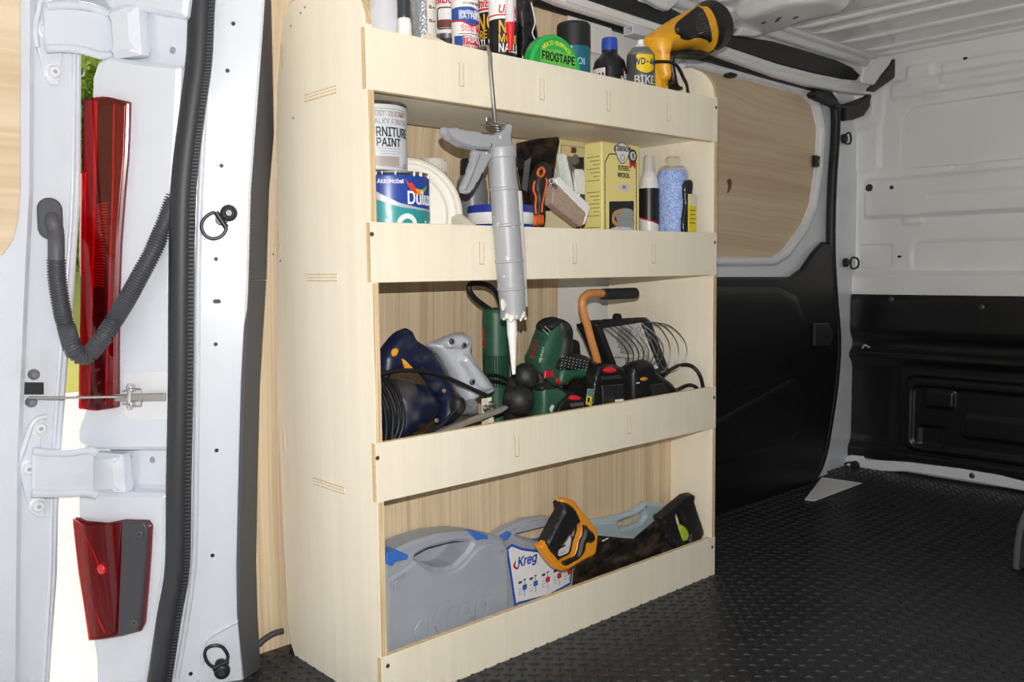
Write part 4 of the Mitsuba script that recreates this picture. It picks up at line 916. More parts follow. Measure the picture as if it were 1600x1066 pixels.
# filler tub
x, y = [(0.3430,0.8054)][0][0], .088
R = 0.0615
a = view(x, y)
t = thing('filler_tub', 'blue and white filler tub with a blue lid behind the sealant gun', 'tub')
at_ = (x, y, S2)
obj('body', move(rlathe([(R * .9, 0), (R * .92, .003), (R * .965, .088), (R, .090), (R, .106), (R * .985, .109)], 56), at_), WHITE, t, smooth=35)
obj('lid', move(rlathe([(R * .995, .107), (R * .995, .118), (R * .97, .121), (R * .93, .1205), (R * .92, .118), (.0, .118)], 56), at_), C_('#2a3a9a', .35), t, smooth=35, label='blue lid')
obj('wrap_label', move(lathe([(R * .915, .006), (R * .92 + .0006, .006), (R * .965 + .0012, .086), (R * .96, .086)], 56), at_), C_('#26388f', .35), t, smooth=35, label='blue wrap label')
add(t, 'lettering', wrap(words('Polycell', .018, sx=.9), R * .962 + .0018, .064, a - 42), at_, WHITE)
add(t, 'red_stripe', band(R * .955 + .0018, .050, .056, a - 80, a + 85), at_, RED, True)

# wide scraper standing blade up
t = thing('wide_scraper', 'wide dark filling blade standing blade up, its handle orange and black', 'scraper')
bl_ = rnd([(0.4133,0.9386),(0.4680,0.9520),(0.5269,0.9610),(0.5304,0.9537),(0.5210,0.9214),(0.5056,0.8509),(0.5016,0.8128),(0.4315,0.8103),(0.4219,0.8468),(0.4125,0.8925)], .003)
obj('blade', on(bev(bl_, .003, .0006), 'y120'), mat('blade_dark', mikit.proc(steel_dirty), .22, .7), t, smooth=30)
obj('blade_streak', on(bev([(0.4326,0.9057),(0.4498,0.9143),(0.4385,0.8473),(0.4250,0.8515)], .0006), 'y117'), C_('#8c8d90', .3, .6), t, label='worn bright streak')
hp = spl([(0.4500,0.8976),(0.4605,0.9057),(0.4743,0.9018),(0.4794,0.8873),(0.4757,0.8698),(0.4684,0.8472),(0.4611,0.8247),(0.4625,0.8001),(0.4588,0.7815),(0.4499,0.7652),(0.4344,0.7649),(0.4295,0.7820),(0.4333,0.8090),(0.4371,0.8311),(0.4322,0.8503),(0.4360,0.8748)], 4, True)
obj('handle', on(pillow(Polygon(hp).buffer(0), .030, .010, .003), 'y98'), C_('#2b2826', .5), t, smooth=True, label='black handle')
ORG = C_('#d9622a', .45)
obj('hang_ring', on(tube(np.c_[spl([(0.4372,0.8859),(0.4475,0.8914),(0.4526,0.8832),(0.4439,0.8742),(0.4354,0.8773)], 5, True), np.zeros(25)], .0028, 8, closed=True), 'y83'), ORG, t, smooth=60, label='orange ring')
for pts in ([(0.4559,0.8725),(0.4593,0.8654),(0.4538,0.8456),(0.4466,0.8209),(0.4447,0.8062)], [(0.4267,0.8647),(0.4231,0.8489),(0.4297,0.8347),(0.4278,0.8177),(0.4293,0.8032)]):
    obj('grip_inlay', on(tube(np.c_[spl(pts, 4), np.zeros(17)], .0024, 8), 'y83'), ORG, t, smooth=60, label='orange inlay')
obj('ferrule', on(pillow(rnd([(0.4225,0.8006),(0.4498,0.8039),(0.4495,0.7819),(0.4171,0.7787)], .003), .012, .006, .003), 'y84'), ORG, t, smooth=True, label='orange collar')
# box of brushes
bx0 = [(0.5115,0.8137)][0][0]; bx1 = [(0.5916,0.8139)][0][0]
zt = [(0.5519,0.8354)][0][1]
t = thing('card_box', 'plain cream open box holding paint brushes', 'box')
xa, xb, ya, yb_ = .492, .575, .118, .175
BOXC = C_('#d9cba8', .6)
obj('wall', cat([box(xa, xb, ya, ya + .003, S2, zt), box(xa, xb, yb_ - .003, yb_, S2, zt), box(xa, xa + .003, ya + .003, yb_ - .003, S2, zt), box(xb - .003, xb, ya + .003, yb_ - .003, S2, zt), box(xa + .003, xb - .003, ya + .003, yb_ - .003, S2, S2 + .003)]), BOXC, t)
def brush(label, p, q, w, col, y):
    """Bristles up from p (top) to q (ferrule), in the plane y."""
    t = thing('paint_brush', label, 'paint brush', 'paint brushes in the cream box')
    p, q = np.array((p[0], y, p[1])), np.array((q[0], y, q[1]))
    d = (p - q) / np.linalg.norm(p - q)
    V_, F_ = [], []
    rs = np.random.RandomState(int(1000 * q[0]))
    st = []
    for k in range(70):
        a_, b_ = rs.uniform(-1, 1), rs.uniform(-.35, .35)
        o = np.array((a_ * w * .46, b_ * w, 0))
        o2 = np.array((a_ * w * .50 + rs.normal() * .001, b_ * w * .8, rs.uniform(-.006, 0)))
        st.append(tube([q + o, (q + p) / 2 + o * 1.05, p + o2], [.0014, .0016, .0007], 5))
    obj('bristles', cat(st), col, t, smooth=50, kind='stuff')
    fe = rlathe([(w * .52, -.022), (w * .54, -.018), (w * .52, .002), (w * .5, .003)], 24); fe.vertices[:, 1] *= .55
    M_ = trimesh.geometry.align_vectors([0, 0, 1], d); fe.apply_transform(M_); fe.apply_translation(q)
    obj('ferrule', fe, CHROME, t, smooth=35, label='chrome ferrule')
    e = q - d * (q[2] - S2 - .012) / d[2]
    obj('handle', tube([q - d * .018, q - d * .035, (q + e) / 2 - d * .01, e], [w * .34, w * .26, w * .2, w * .16], 10), C_('#a8763f', .4), t, smooth=40)
    return t
BR = C_('#dfe3e2', .6)
brush('white bristled paint brush tallest in the cream box', [(0.5643,0.9340)][0], [(0.5882,0.8623)][0], .021, BR, .148)
brush('greyer paint brush leaning behind the others in the cream box', [(0.5574,0.9060)][0], [(0.5833,0.8603)][0], .018, C_('#b9bcb8', .6), .160)
brush('short white paint brush nearest the steel wool box', [(0.6027,0.9041)][0], [(0.6100,0.8518)][0], .022, C_('#e9e9e2', .6), .134)
# sanding block
t = thing('sanding_block', 'brown gritty sanding block with a white P40 edge leaning on the strip', 'sanding block')
gf = [(0.4359,0.8480),(0.4445,0.8593),(0.5272,0.8054),(0.5179,0.7827),(0.5106,0.7787),(0.4321,0.8191)]
obj('grit_face', on(bev(rnd(gf, .002), .022, .002), 'y064'), mat('grit', mikit.proc(grit), .85), t, label='brown abrasive face')
wf = [(0.4429,0.8664),(0.4515,0.8705),(0.4897,0.8484),(0.5329,0.8243),(0.5384,0.8158),(0.5234,0.7853),(0.5160,0.7814),(0.5254,0.8053),(0.4445,0.8581)]
obj('backing', on(bev(rnd(wf, .0008), .022, .0015), 'y064', .0005), C_('#e4e4e2', .5), t, label='white backing')
pw = [(0.4294,0.8567)][0]
obj('lettering', on(move(words('P40', .0085, .0006), (pw[0] - .006, pw[1] + .003, 0), rz=-40), 'y40', -.0012), C_('#3a3a3c'), t)
# steel wool boxes
CREAM, CREAM2 = C_('#e3d589', .5), C_('#d6c67a', .5)
t = thing('steel_wool_box', 'older cream and gold box with a photograph and red rosette, behind the brushes', 'box')
xa, xb = [(0.6183,0.9171)][0][0], [(0.7239,0.9243)][0][0]
zt = min(.9755, [(0.6506,0.9781)][0][1])
obj('carton', box(xa, xb, .205, .262, S2, zt, .0015), C_('#ddd09a', .5), t)
obj('border', on(bev(shapely.box(xa + .005, S2 + .01, xb - .005, zt - .012), .0004, holes=[np.array(shapely.box(xa + .0065, S2 + .0115, xb - .0065, zt - .0135).exterior.coords)[:-1]]), 'y205'), C_('#8f8a6a'), t)
q = [(0.6342,0.9386),(0.6948,0.9418),(0.6941,0.8524),(0.6333,0.8497)]
obj('photo', on(bev(q, .0004), 'y205', .0004), C_('#23221f', .35), t, label='dark printed photograph')
for u_, r_ in zip([(0.6480,0.9273),(0.6682,0.9343),(0.6599,0.9089),(0.6497,0.8918)], (.014, .012, .013, .012)):
    obj('wool_print', on(move(pillow(shapely.Point(0, 0).buffer(r_), .002, .006, .004, one=True), (u_[0], u_[1], 0)), 'y205', .0008), C_('#7d776d', .7), t, smooth=True)
u_ = [(0.6644,0.9546)][0]
obj('rosette', on(move(bev(shapely.Point(0, 0).buffer(.0065), .0006), (u_[0], u_[1], 0)), 'y205', .0004), C_('#4a4748'), t)
obj('ribbon', on(move(bev([(-.011, -.006), (-.003, -.006), (-.003, .006), (-.011, .006), (-.0085, 0)], .0006), (u_[0], u_[1], 0)), 'y205', .0002), C_('#b3272f'), t)
t = thing('steel_wool_box', 'tall yellow box reading STEEL WOOL at the front of the second shelf', 'box')
xa, xb = [(0.5808,0.8496)][0][0], [(0.6973,0.8553)][0][0]
zt = [(0.6288,0.9493)][0][1]
yd = .097
ct = box(xa, xb, .050, yd, S2, zt, .0015)
obj('carton', ct, CREAM, t)
obj('flap', move(box(xa + .002, xb - .001, .052, .10, -.0008, .0008), (0, 0, zt + .001)), C_('#b98f7a', .6), t)
fb = [(xa + .008, S2 + .006), (xa + .008, zt - .040), (xa + .022, zt - .022), (xb - .022, zt - .018), (xb - .009, zt - .036), (xb - .009, S2 + .006)]
obj('border', on(bev(fb, .0004, holes=[[(xa + .010, S2 + .008), (xa + .010, zt - .041), (xa + .023, zt - .0245), (xb - .023, zt - .0205), (xb - .011, zt - .037), (xb - .011, S2 + .008)]]), 'y50'), C_('#55574e'), t)
xm = (xa + xb) / 2
SX = (xb - xa) / .12
oval = Polygon(spl([(-.024, .006), (-.012, .014), (0, .018), (.012, .014), (.026, .006), (.018, -.004), (.010, -.016), (0, -.022), (-.010, -.016), (-.018, -.004)], 4, True))
lz = [(0.6425,0.9325)][0]
obj('name_plate', on(move(bev(oval.buffer(.002), .0006), (lz[0], lz[1], 0)), 'y50', .0004), C_('#5a5c5e'), t)
obj('name_plate_face', on(move(bev(oval, .0008), (lz[0], lz[1], 0)), 'y50', .0005), C_('#dfe0dd', .35), t)
flat_text(t, 'LIBERON', .0095, 'y50', (lz[0], lz[1] + .002), C_('#2a2b2e'), .0014, 0, .86, 'c')
obj('name_plate_ring', on(move(bev(shapely.Point(0, 0).buffer(.0065), .0006, holes=[np.array(shapely.Point(0, 0).buffer(.005).exterior.coords)[:-1]]), (lz[0], lz[1] - .011, 0)), 'y50', .0012), C_('#6d6f70'), t)
rz_ = [(0.6747,0.9273)][0]
obj('ribbon', on(move(bev([(-.009, -.026), (-.009, -.006), (.009, -.006), (.009, -.026), (0, -.019)], .0006), (rz_[0], rz_[1], 0)), 'y50', .0004), C_('#b8202a'), t, label='red ribbon')
obj('rosette', on(move(bev(shapely.Point(0, 0).buffer(.0135), .0008), (rz_[0], rz_[1], 0)), 'y50', .0006), C_('#34363a'), t)
obj('rosette_middle', on(move(bev(shapely.Point(0, 0).buffer(.009), .0008), (rz_[0], rz_[1], 0)), 'y50', .001), C_('#c9cacb'), t)
flat_text(t, '5', .010, 'y50', (rz_[0], rz_[1] - .005), C_('#34363a'), .0019, 0, 1, 'c')
p = [(0.6474,0.8962)][0]; flat_text(t, 'STEEL', .0092, 'y50', p, C_('#1d1d1b'), .0002, 0, .95, 'c')
p = [(0.6474,0.8820)][0]; flat_text(t, 'WOOL', .0092, 'y50', p, C_('#1d1d1b'), .0002, 0, 1.0, 'c')
q = [(0.6284,0.8686),(0.6665,0.8707),(0.6664,0.8551),(0.6284,0.8545)]
obj('grade_patch', on(bev(q, .0005), 'y50'), C_('#cfc9c0', .45), t)
p = [(0.6473,0.8593)][0]; flat_text(t, '00', .0065, 'y50', p, C_('#6d6a64'), .0006, 0, 1.0, 'c')
q = [(0.6028,0.8315),(0.6787,0.8360),(0.6786,0.7742),(0.6025,0.7726)]
obj('photo', on(bev(q, .0005), 'y50'), C_('#23282a', .3), t, label='printed photograph of wound steel wool')
for pts, r_ in (([(0.6222,0.8002),(0.6302,0.8094),(0.6481,0.8126),(0.6663,0.8120),(0.6745,0.8070)], .007), ([(0.6261,0.7925),(0.6421,0.7995),(0.6663,0.8002),(0.6765,0.7979)], .008), ([(0.6301,0.7823),(0.6461,0.7879),(0.6663,0.7884),(0.6786,0.7861)], .008)):
    obj('wool_print', on(move(cat([tube(np.c_[spl(pts, 5), np.zeros(len(spl(pts, 5)))], r_, 8, flat=1.0)]), s=(1, 1, .12)), 'y50', .0006), C_('#8f9596', .6), t, smooth=60)
obj('tap_print', on(move(tube(np.c_[spl([(0.6382,0.8162),(0.6381,0.8123),(0.6203,0.8091),(0.6144,0.7999),(0.6163,0.7910),(0.6281,0.7861)], 5), np.zeros(26)], .0045, 8), s=(1, 1, .25)), 'y50', .0008), C_('#b78a55', .35), t, smooth=60)
obj('bowl_print', on(bev([(0.6025,0.7765),(0.6222,0.7821),(0.6622,0.7817),(0.6786,0.7768),(0.6786,0.7742),(0.6025,0.7726)], .0005), 'y50', .0009), C_('#c9ccd2', .4), t)
for k in range(26):
    if 6 < k < 9 or 15 < k < 18: continue
    zz_ = zt - .03 - k * .0078
    obj('print', box(xa - .0004, xa + .0004, .056, .091 - .009 * ((k * 7) % 3), zz_, zz_ + .0022), C_('#a89a55'), t)
# filler foam bottle, cloth roll, packs at the far end
x, y = [(0.7848,0.8629)][0][0], .095
R = .0215
a = view(x, y)
t = turned('sealant_bottle', 'slim white bottle with a black band and clear cap beside the steel wool box', 'bottle', [(R * .95, 0), (R, .003), (R, .178), (R * .85, .200), (.013, .212), (.012, .214)], C_('#dcdad6', .35), 0, loc=(x, y, S2))
add(t, 'black_band', wrap(bev([(-.034, .118), (.034, .098), (.034, .176), (-.034, .176)], .0004), R, 0, a), (x, y, S2), C_('#17171a', .35), False, 'black band')
add(t, 'red_line', wrap(bev([(-.034, .115), (.034, .095), (.034, .098), (-.034, .118)], .0005), R, 0, a), (x, y, S2), RED)
add(t, 'cap', rlathe([(.0125, .212), (.013, .214), (.0115, .244), (.009, .248)], 24), (x, y, S2), mat('clear_cap', '#c9c4be', .15, spec=.7), 35, 'clear cap')
add(t, 'red_mark', wrap(bev(shapely.box(-.004, .062, .012, .070), .0004), R, 0, a + 20), (x, y, S2), RED)
x, y = [(0.8253,0.8485)][0][0], .062
R = .0315
t = thing('cloth_roll', 'roll of speckled blue cloth in clear wrapping at the far end of the second shelf', 'cloth roll')
tr_ = rlathe([(R * .88, 0), (R * .95, .006), (R * .93, .06), (R, .12), (R, .205), (R * .9, .215), (.01, .217)], 40)
tr_.vertices += .0012 * (meshkit.noise(tr_.vertices * 260, 2)[:, None] - .5) * tr_.vertices / np.maximum(np.linalg.norm(tr_.vertices[:, :2], axis=1, keepdims=True), .01) * np.array([1, 1, 0])
obj('cloth', move(tr_, (x, y, S2)), mat('terry', mikit.proc(terry), .85, bump=(mikit.proc(lambda p, n, uv: noise(p.x * 420, p.y * 420, p.z * 300)), .001)), t, smooth=40)
wr = rlathe([(R * .98, .0005), (R * 1.03, .006), (R * 1.02, .06), (R * 1.05, .12), (R * 1.06, .21), (R * .8, .224), (.012, .226), (.010, .232), (.018, .24), (.012, .246)], 36)
n_ = meshkit.fbm(wr.vertices * (60, 60, 24), 3, 5)
wr.vertices[:, :2] *= (1 + .05 * (n_[:, None] - .5))
scene['m_wrap'] = {'type': 'thindielectric', 'int_ior': 1.35}
obj('wrapper', move(wr, (x, y, S2)), 'm_wrap', t, smooth=40, label='clear plastic wrapper')
t = thing('black_sachet', 'narrow crumpled black sachet beside the blue cloth roll', 'sachet')
sp_ = spl([(0.8132,0.7665),(0.8107,0.7980),(0.8173,0.8325),(0.8148,0.8761),(0.8307,0.8866),(0.8468,0.8834),(0.8424,0.8542),(0.8334,0.8193),(0.8359,0.7918),(0.8314,0.7668)], 4, True)
pm = pillow(Polygon(sp_).buffer(0), .010, .006, .003)
pm.vertices[:, 2] += .004 * (meshkit.fbm(pm.vertices * (120, 60, 60), 3) - .5)
pm.vertices[:, 1] = np.maximum(pm.vertices[:, 1], S2)
obj('sachet', on(pm, 'y26'), mat('sachet', '#1d2128', .2), t, smooth=True)
t = thing('card_pack', 'small yellow card pack with a white panel at the end of the second shelf', 'card pack')
q = [(0.8219,0.8552),(0.8495,0.8579),(0.8525,0.7751),(0.8179,0.7744)]
xa, xb, zt = q[0][0], q[1][0], q[0][1]
obj('card', box(xa, xb, .016, .019, S2, zt, .0005), C_('#dcc92f', .45), t)
obj('panel', box(xa + .001, xb, .0154, .0162, zt - .025, zt - .001), C_('#d8d3c4', .5), t, label='white panel')
for k in range(4): obj('print', box(xa + .003, xb - .004 - .002 * (k % 2), .0153, .0162, zt - .036 - .009 * k, zt - .034 - .009 * k), C_('#7d7420'), t)

# sealant gun hanging by its rod from the top strip
t = thing('sealant_gun', 'grey sealant gun hanging nose down in front of the second shelf by its rod', 'sealant gun')
A_, B_ = np.array([(0.2392,-0.032,0.8898)][0]), np.array([(0.2628,-0.032,0.614)][0])
dax = (B_ - A_) / np.linalg.norm(B_ - A_)
Ma = trimesh.geometry.align_vectors([0, 0, 1], dax)
Lg = np.linalg.norm(B_ - A_)
def along(m, o=(0, 0, 0)): return move(m.copy().apply_transform(Ma), tuple(A_ + np.array(o)))
ring = lambda s: [(.0232, s - .003), (.0246, s - .0015), (.0246, s + .0015), (.0232, s + .003)]
pr_ = [(.0225, -.006), (.0236, -.002), (.0236, .012), (.0230, .014)]
for s in (.058, .118, .178, .225): pr_ += ring(s)
pr_ += [(.0222, Lg - .016), (.0222, Lg - .012), (.0226, Lg - .002), (.021, Lg), (.008, Lg)]
V_ = lathe(pr_, 48)
obj('barrel', along(V_), GUN, t, smooth=30)
obj('collar', along(rlathe([(.024, -.010), (.0255, -.008), (.0255, .006), (.024, .008)], 40)), GUN, t, smooth=35)
cx_ = np.array([(0.2878,-0.024,0.8296)][0]); cx2 = np.array([(0.3012,-0.024,0.6209)][0])
dcv = (cx2 - cx_) / np.linalg.norm(cx2 - cx_)
obj('cartridge', tube([cx_ + (-.016, .004, 0), cx2 + (-.018, .004, .012)], .0185, 32), C_('#dcdcda', .4), t, smooth=40, label='white cartridge in the cradle')
hn = [*[(0.1139,0.9194),(0.1190,0.9219),(0.1395,0.9224),(0.1670,0.9216),(0.1952,0.9192),(0.2214,0.9196),(0.2370,0.9263),(0.2470,0.9314),(0.2558,0.9407),(0.2587,0.9388),(0.2570,0.9282),(0.2553,0.9134),(0.2606,0.8843),(0.2234,0.8794),(0.2111,0.8919),(0.1770,0.8902),(0.1505,0.8920),(0.1261,0.9009),(0.1162,0.9098)]]
obj('handle', on(pillow(Polygon(hn).buffer(0), .022, .006, .003, power=3), 'ym32'), GUN, t, smooth=50, label='grey folded-steel handle')
inn = spl([(0.1128,0.9147),(0.1215,0.9067),(0.1445,0.8988),(0.1707,0.8941),(0.1748,0.8974),(0.1472,0.9041),(0.1267,0.9111),(0.1192,0.9182)], 3, True)
obj('handle_lip', on(tube(np.c_[spl([(0.1144,0.9161),(0.1231,0.9051),(0.1460,0.8962),(0.1750,0.8926),(0.2049,0.8941)], 4), np.zeros(17)], .0022, 8), 'ym44'), C_('#85878b', .4), t, smooth=60)
tg = [*[(0.1777,0.8927),(0.1980,0.8923),(0.2187,0.8867),(0.2073,0.8724),(0.1918,0.8508),(0.1723,0.8251),(0.1641,0.8186),(0.1535,0.8201),(0.1511,0.8301),(0.1607,0.8468),(0.1705,0.8668)]]
obj('trigger', on(pillow(Polygon(tg).buffer(0), .017, .005, .003, power=3), 'ym32'), GUN, t, smooth=50, label='grey trigger')
obj('trigger_groove', on(tube(np.c_[spl([(0.1865,0.8845),(0.1766,0.8655),(0.1641,0.8404),(0.1545,0.8237)], 4), np.zeros(13)], .0024, 8), 'ym41', -.002), C_('#7d7f83', .4), t, smooth=60)
obj('rivet', on(move(rlathe([(.0032, 0), (.0032, .001), (.002, .002)], 14), (*[(0.2073,0.8995)][0], 0)), 'ym43', -.0005), STEEL, t, smooth=40)
rp = [(0.2305,-0.018,1.049),(0.2307,-0.018,1.026),(0.2349,-0.018,0.9853),(0.2397,-0.018,0.9419)] + [tuple(A_ + (0, 0, .03))]
rp = [(rp[0][0] - .001, .0165, 1.056), (rp[0][0], .0155, 1.0665), (rp[0][0], .005, 1.0672), (rp[0][0], -.004, 1.0672), (rp[0][0], -.012, 1.0655)] + rp[0:]
obj('rod', tube(rp, .0036, 12), mat('zinc', '#a9a7a2', .32, 1.0), t, smooth=50, label='steel rod bent over the strip')
cc = np.array([(0.2354,-0.026,0.9373)][0]); cd = np.array([(0.2376,-0.028,0.9174)][0])
sp2 = []
for k in range(61):
    w = k / 60 * 2 * math.pi * 5
    o = cc + (cd - cc) * k / 60
    sp2.append(o + .0072 * np.array([math.cos(w), math.sin(w), 0]))
obj('spring', tube(sp2, .0013, 6), STEEL, t, smooth=60, label='steel coil spring')
obj('release_plate', on(bev(rnd([(0.2090,0.9460),(0.2174,0.9489),(0.2271,0.9416),(0.2454,0.9393),(0.2585,0.9448),(0.2554,0.9361),(0.2382,0.9334),(0.2213,0.9348),(0.2103,0.9399)], .0015), .004, .001), 'ym26'), CHROME, t, smooth=30, label='chrome release plate')
obj('release_arm', on(bev(rnd([(0.1937,0.9352),(0.2130,0.9361),(0.2298,0.9346),(0.2129,0.9319)], .0008), .002, .0005), 'ym22'), CHROME, t)
N0, N1 = np.array([(0.2583,-0.032,0.6087)][0]), np.array([(0.2619,-0.032,0.5185)][0])
Mn = trimesh.geometry.align_vectors([0, 0, 1], (N1 - N0) / np.linalg.norm(N1 - N0))
ln_ = np.linalg.norm(N1 - N0)
nz = rlathe([(.0085, -.006), (.0088, .004), (.0086, .024), (.0078, .027), (.0068, .040), (.0032, ln_), (.0022, ln_)], 24).apply_transform(Mn)
obj('nozzle', move(nz, tuple(N0)), C_('#e6e2dc', .35), t, smooth=35, label='long white nozzle')
rs = np.random.RandomState(8)
for k in range(16):
    w = rs.uniform(-1.6, 1.6); q_ = rs.uniform(.002, .0045)
    zz_ = Lg - rs.uniform(0, .010)
    obj('dried_paint', along(move(tm(hulls([(0, 0, 0, q_), (q_ * .8, 0, q_ * .8, q_ * .7)], 8)), (.0215 * math.sin(w) * 1.0, -.0215 * math.cos(w), zz_))), C_('#dcd9cf', .7), t, smooth=60)
dr_ = spl([(0.2155,0.6497),(0.2239,0.6463),(0.2266,0.6356),(0.2179,0.6285),(0.2139,0.6382)], 4, True)
obj('dried_paint', on(pillow(Polygon(dr_), .003, .003, .002), 'ym55'), C_('#dcd9cf', .7), t, smooth=True)

# ================================================================== third shelf: power tools
NAVY = mat('navy', mikit.proc(grime), .38, spec=.5)
NAVY2 = mat('navy_grip', mikit.proc(lambda p, n, uv: mix(L3('#131c38'), L3('#4a4845'), smoothstep(.55, .8, fbm(p.x * 40, p.y * 40, p.z * 40)) * .6)), .4)
BG = mat('bottle_green', mikit.proc(lambda p, n, uv: mix(L3('#1f4a37'), L3('#2f5a45'), fbm(p.x * 50, p.y * 50, p.z * 50))), .42)
SOFT = mat('soft_black', mikit.proc(lambda p, n, uv: mix(L3('#1a1b1b'), L3('#3a3a38'), smoothstep(.5, .8, fbm(p.x * 60, p.y * 60, p.z * 60)) * .7)), .55)
ALLOY = mat('alloy', '#c6cad2', .4, .2)
CORD = C_('#18181a', .45)
def puff(t, name, pts, plane, th, r, col, h=.004, k=4, smooth_pts=True, label=None, one=False, power=2.0, holes=(), lift=0.0):
    p = Polygon(spl(pts, k, True) if smooth_pts else pts, holes).buffer(0)
    return obj(name, on(pillow(p, th, r, h, power, one), plane, lift), col, t, smooth=True, label=label)
def flatp(t, name, pts, plane, th, col, b=.0006, lift=0.0, k=0, label=None, smooth=30):
    return obj(name, on(bev(spl(pts, k, True) if k else pts, th, b), plane, lift), col, t, smooth=smooth, label=label)
def cable(t, name, pts, r, label=None, k=6): return obj(name, tube(spl(pts, k), r, 8), CORD, t, smooth=60, label=label)
def ball(t, name, c_, r, col, label=None, s=(1, 1, 1)):
    m = trimesh.creation.icosphere(3, r); return obj(name, move(m, tuple(c_), s=s), col, t, smooth=True, label=label)

t = thing('circular_saw', 'dusty navy circular saw with a silver blade guard at the left of the third shelf', 'circular saw')
puff(t, 'motor_housing', [(0.0753,0.5015),(0.0883,0.5068),(0.1175,0.5150),(0.1484,0.5077),(0.1757,0.4914),(0.1907,0.4682),(0.1872,0.4456),(0.1671,0.4286),(0.1391,0.4164),(0.1012,0.4060),(0.0759,0.3920),(0.0710,0.4431)], 'y105', .105, .045, NAVY, .006, label='dusty round motor housing')
puff(t, 'handle', [(0.0634,0.5536),(0.0727,0.5679),(0.0846,0.5810),(0.1004,0.5940),(0.1163,0.6002),(0.1256,0.5991),(0.1320,0.5922),(0.1385,0.5809),(0.1558,0.5709),(0.1721,0.5587),(0.1884,0.5372),(0.2048,0.5109),(0.2187,0.4890),(0.2170,0.4754),(0.2329,0.4667),(0.2400,0.4543),(0.2323,0.4390),(0.2144,0.4273),(0.1941,0.4219),(0.1815,0.4292),(0.1890,0.4476),(0.1868,0.4706),(0.1732,0.4890),(0.1652,0.5033),(0.1477,0.5205),(0.1276,0.5267),(0.1012,0.5269),(0.0803,0.5201),(0.0695,0.5018),(0.0609,0.4683),(0.0597,0.5113)], 'y085', .044, .020, NAVY2, .004, label='navy handle')
for pts in ([(0.0734,0.5629),(0.0761,0.5690),(0.0825,0.5707),(0.0862,0.5662),(0.0821,0.5590),(0.0757,0.5574)], [(0.0941,0.5512),(0.0999,0.5491),(0.1088,0.5409),(0.1158,0.5328),(0.1059,0.5309),(0.1008,0.5330)]):
    flatp(t, 'lock_button', pts, 'y62', .006, C_('#e09a2c', .4), .0012, k=3, label='orange-yellow button')
puff(t, 'front_knob', [(0.2037,0.4782),(0.2181,0.4790),(0.2296,0.4686),(0.2292,0.4503),(0.2144,0.4406),(0.2001,0.4480),(0.1977,0.4653)], 'y070', .042, .016, SOFT, .004, label='black front knob')
for k in range(5):
    pts = [[(0.05689,0.058,0.5224),(0.07141,0.058,0.5019),(0.08324,0.058,0.4687),(0.08235,0.058,0.4366),(0.06895,0.058,0.4149)], [(0.05053,0.06,0.5144),(0.06491,0.06,0.4918),(0.07412,0.06,0.4588),(0.07038,0.06,0.4165)], [(0.04661,0.062,0.5041),(0.05718,0.062,0.4819),(0.06239,0.062,0.4441),(0.05893,0.062,0.4115)], [(0.05145,0.07,0.487),(0.05567,0.07,0.4599),(0.05663,0.07,0.4064)], [(0.05901,0.05,0.5249),(0.07366,0.05,0.5088),(0.08673,0.05,0.4734),(0.0872,0.05,0.4434),(0.07626,0.05,0.4192)]][k]
    cable(t, 'coiled_cord', pts, .0035)
cable(t, 'power_cord', [(0.03606,0.045,0.5316),(0.06085,0.045,0.5346),(0.08868,0.045,0.5343),(0.1198,0.045,0.5305),(0.1531,0.045,0.5232),(0.1958,0.045,0.5061),(0.2386,0.045,0.4861),(0.2652,0.045,0.4742)], .0036, 'black cord across the saw')
cable(t, 'power_cord', [(0.1907,0.04,0.4581),(0.1764,0.04,0.4464),(0.1595,0.04,0.4353),(0.1348,0.04,0.4276),(0.112,0.04,0.4199)], .0036)
puff(t, 'blade_guard', [(0.1893,0.5671),(0.2123,0.5736),(0.2240,0.5775),(0.2373,0.5813),(0.2627,0.5845),(0.2777,0.5790),(0.2835,0.5632),(0.2801,0.5480),(0.2891,0.5342),(0.2981,0.5203),(0.3134,0.5046),(0.3289,0.4862),(0.3366,0.4695),(0.3205,0.4614),(0.3047,0.4637),(0.2905,0.4562),(0.2750,0.4531),(0.2631,0.4628),(0.2529,0.4828),(0.2400,0.5029),(0.2229,0.5277),(0.2060,0.5499)], 'y115', .046, .016, ALLOY, .004, label='silver alloy blade guard')
puff(t, 'guard_grip', [(0.2427,0.5438),(0.2546,0.5475),(0.2679,0.5348),(0.2843,0.5182),(0.3024,0.4964),(0.3147,0.4784),(0.3020,0.4725),(0.2835,0.4768),(0.2686,0.4948),(0.2510,0.5187),(0.2394,0.5324)], 'y095', .040, .014, ALLOY, .003, label='ribbed alloy grip')
puff(t, 'guard_boss', [(0.2060,0.5706),(0.2177,0.5801),(0.2411,0.5845),(0.2588,0.5765),(0.2615,0.5635),(0.2494,0.5551),(0.2259,0.5579),(0.2114,0.5589)], 'y092', .030, .012, ALLOY, .003)
for q in [(0.2149,0.5720),(0.2603,0.4961),(0.2424,0.5634)]:
    s_ = obj('bolt', move(rlathe([(.0058, 0), (.0058, .002), (.0045, .0035)], 16), (q[0], .0785, q[1]), rx=90), STEEL, t, smooth=35)
    obj('bolt_socket', move(rlathe([(.0022, 0), (.0022, .0004)], 6), (q[0], .0748, q[1]), rx=90), BLACK, s_)
obj('guard_seam', on(tube(np.c_[spl([(0.1773,0.5614),(0.1953,0.5465),(0.2146,0.5165),(0.2314,0.4849),(0.2457,0.4625)], 5), np.zeros(21)], .002, 8), 'y90'), C_('#8e9196', .4, .5), t, smooth=60)
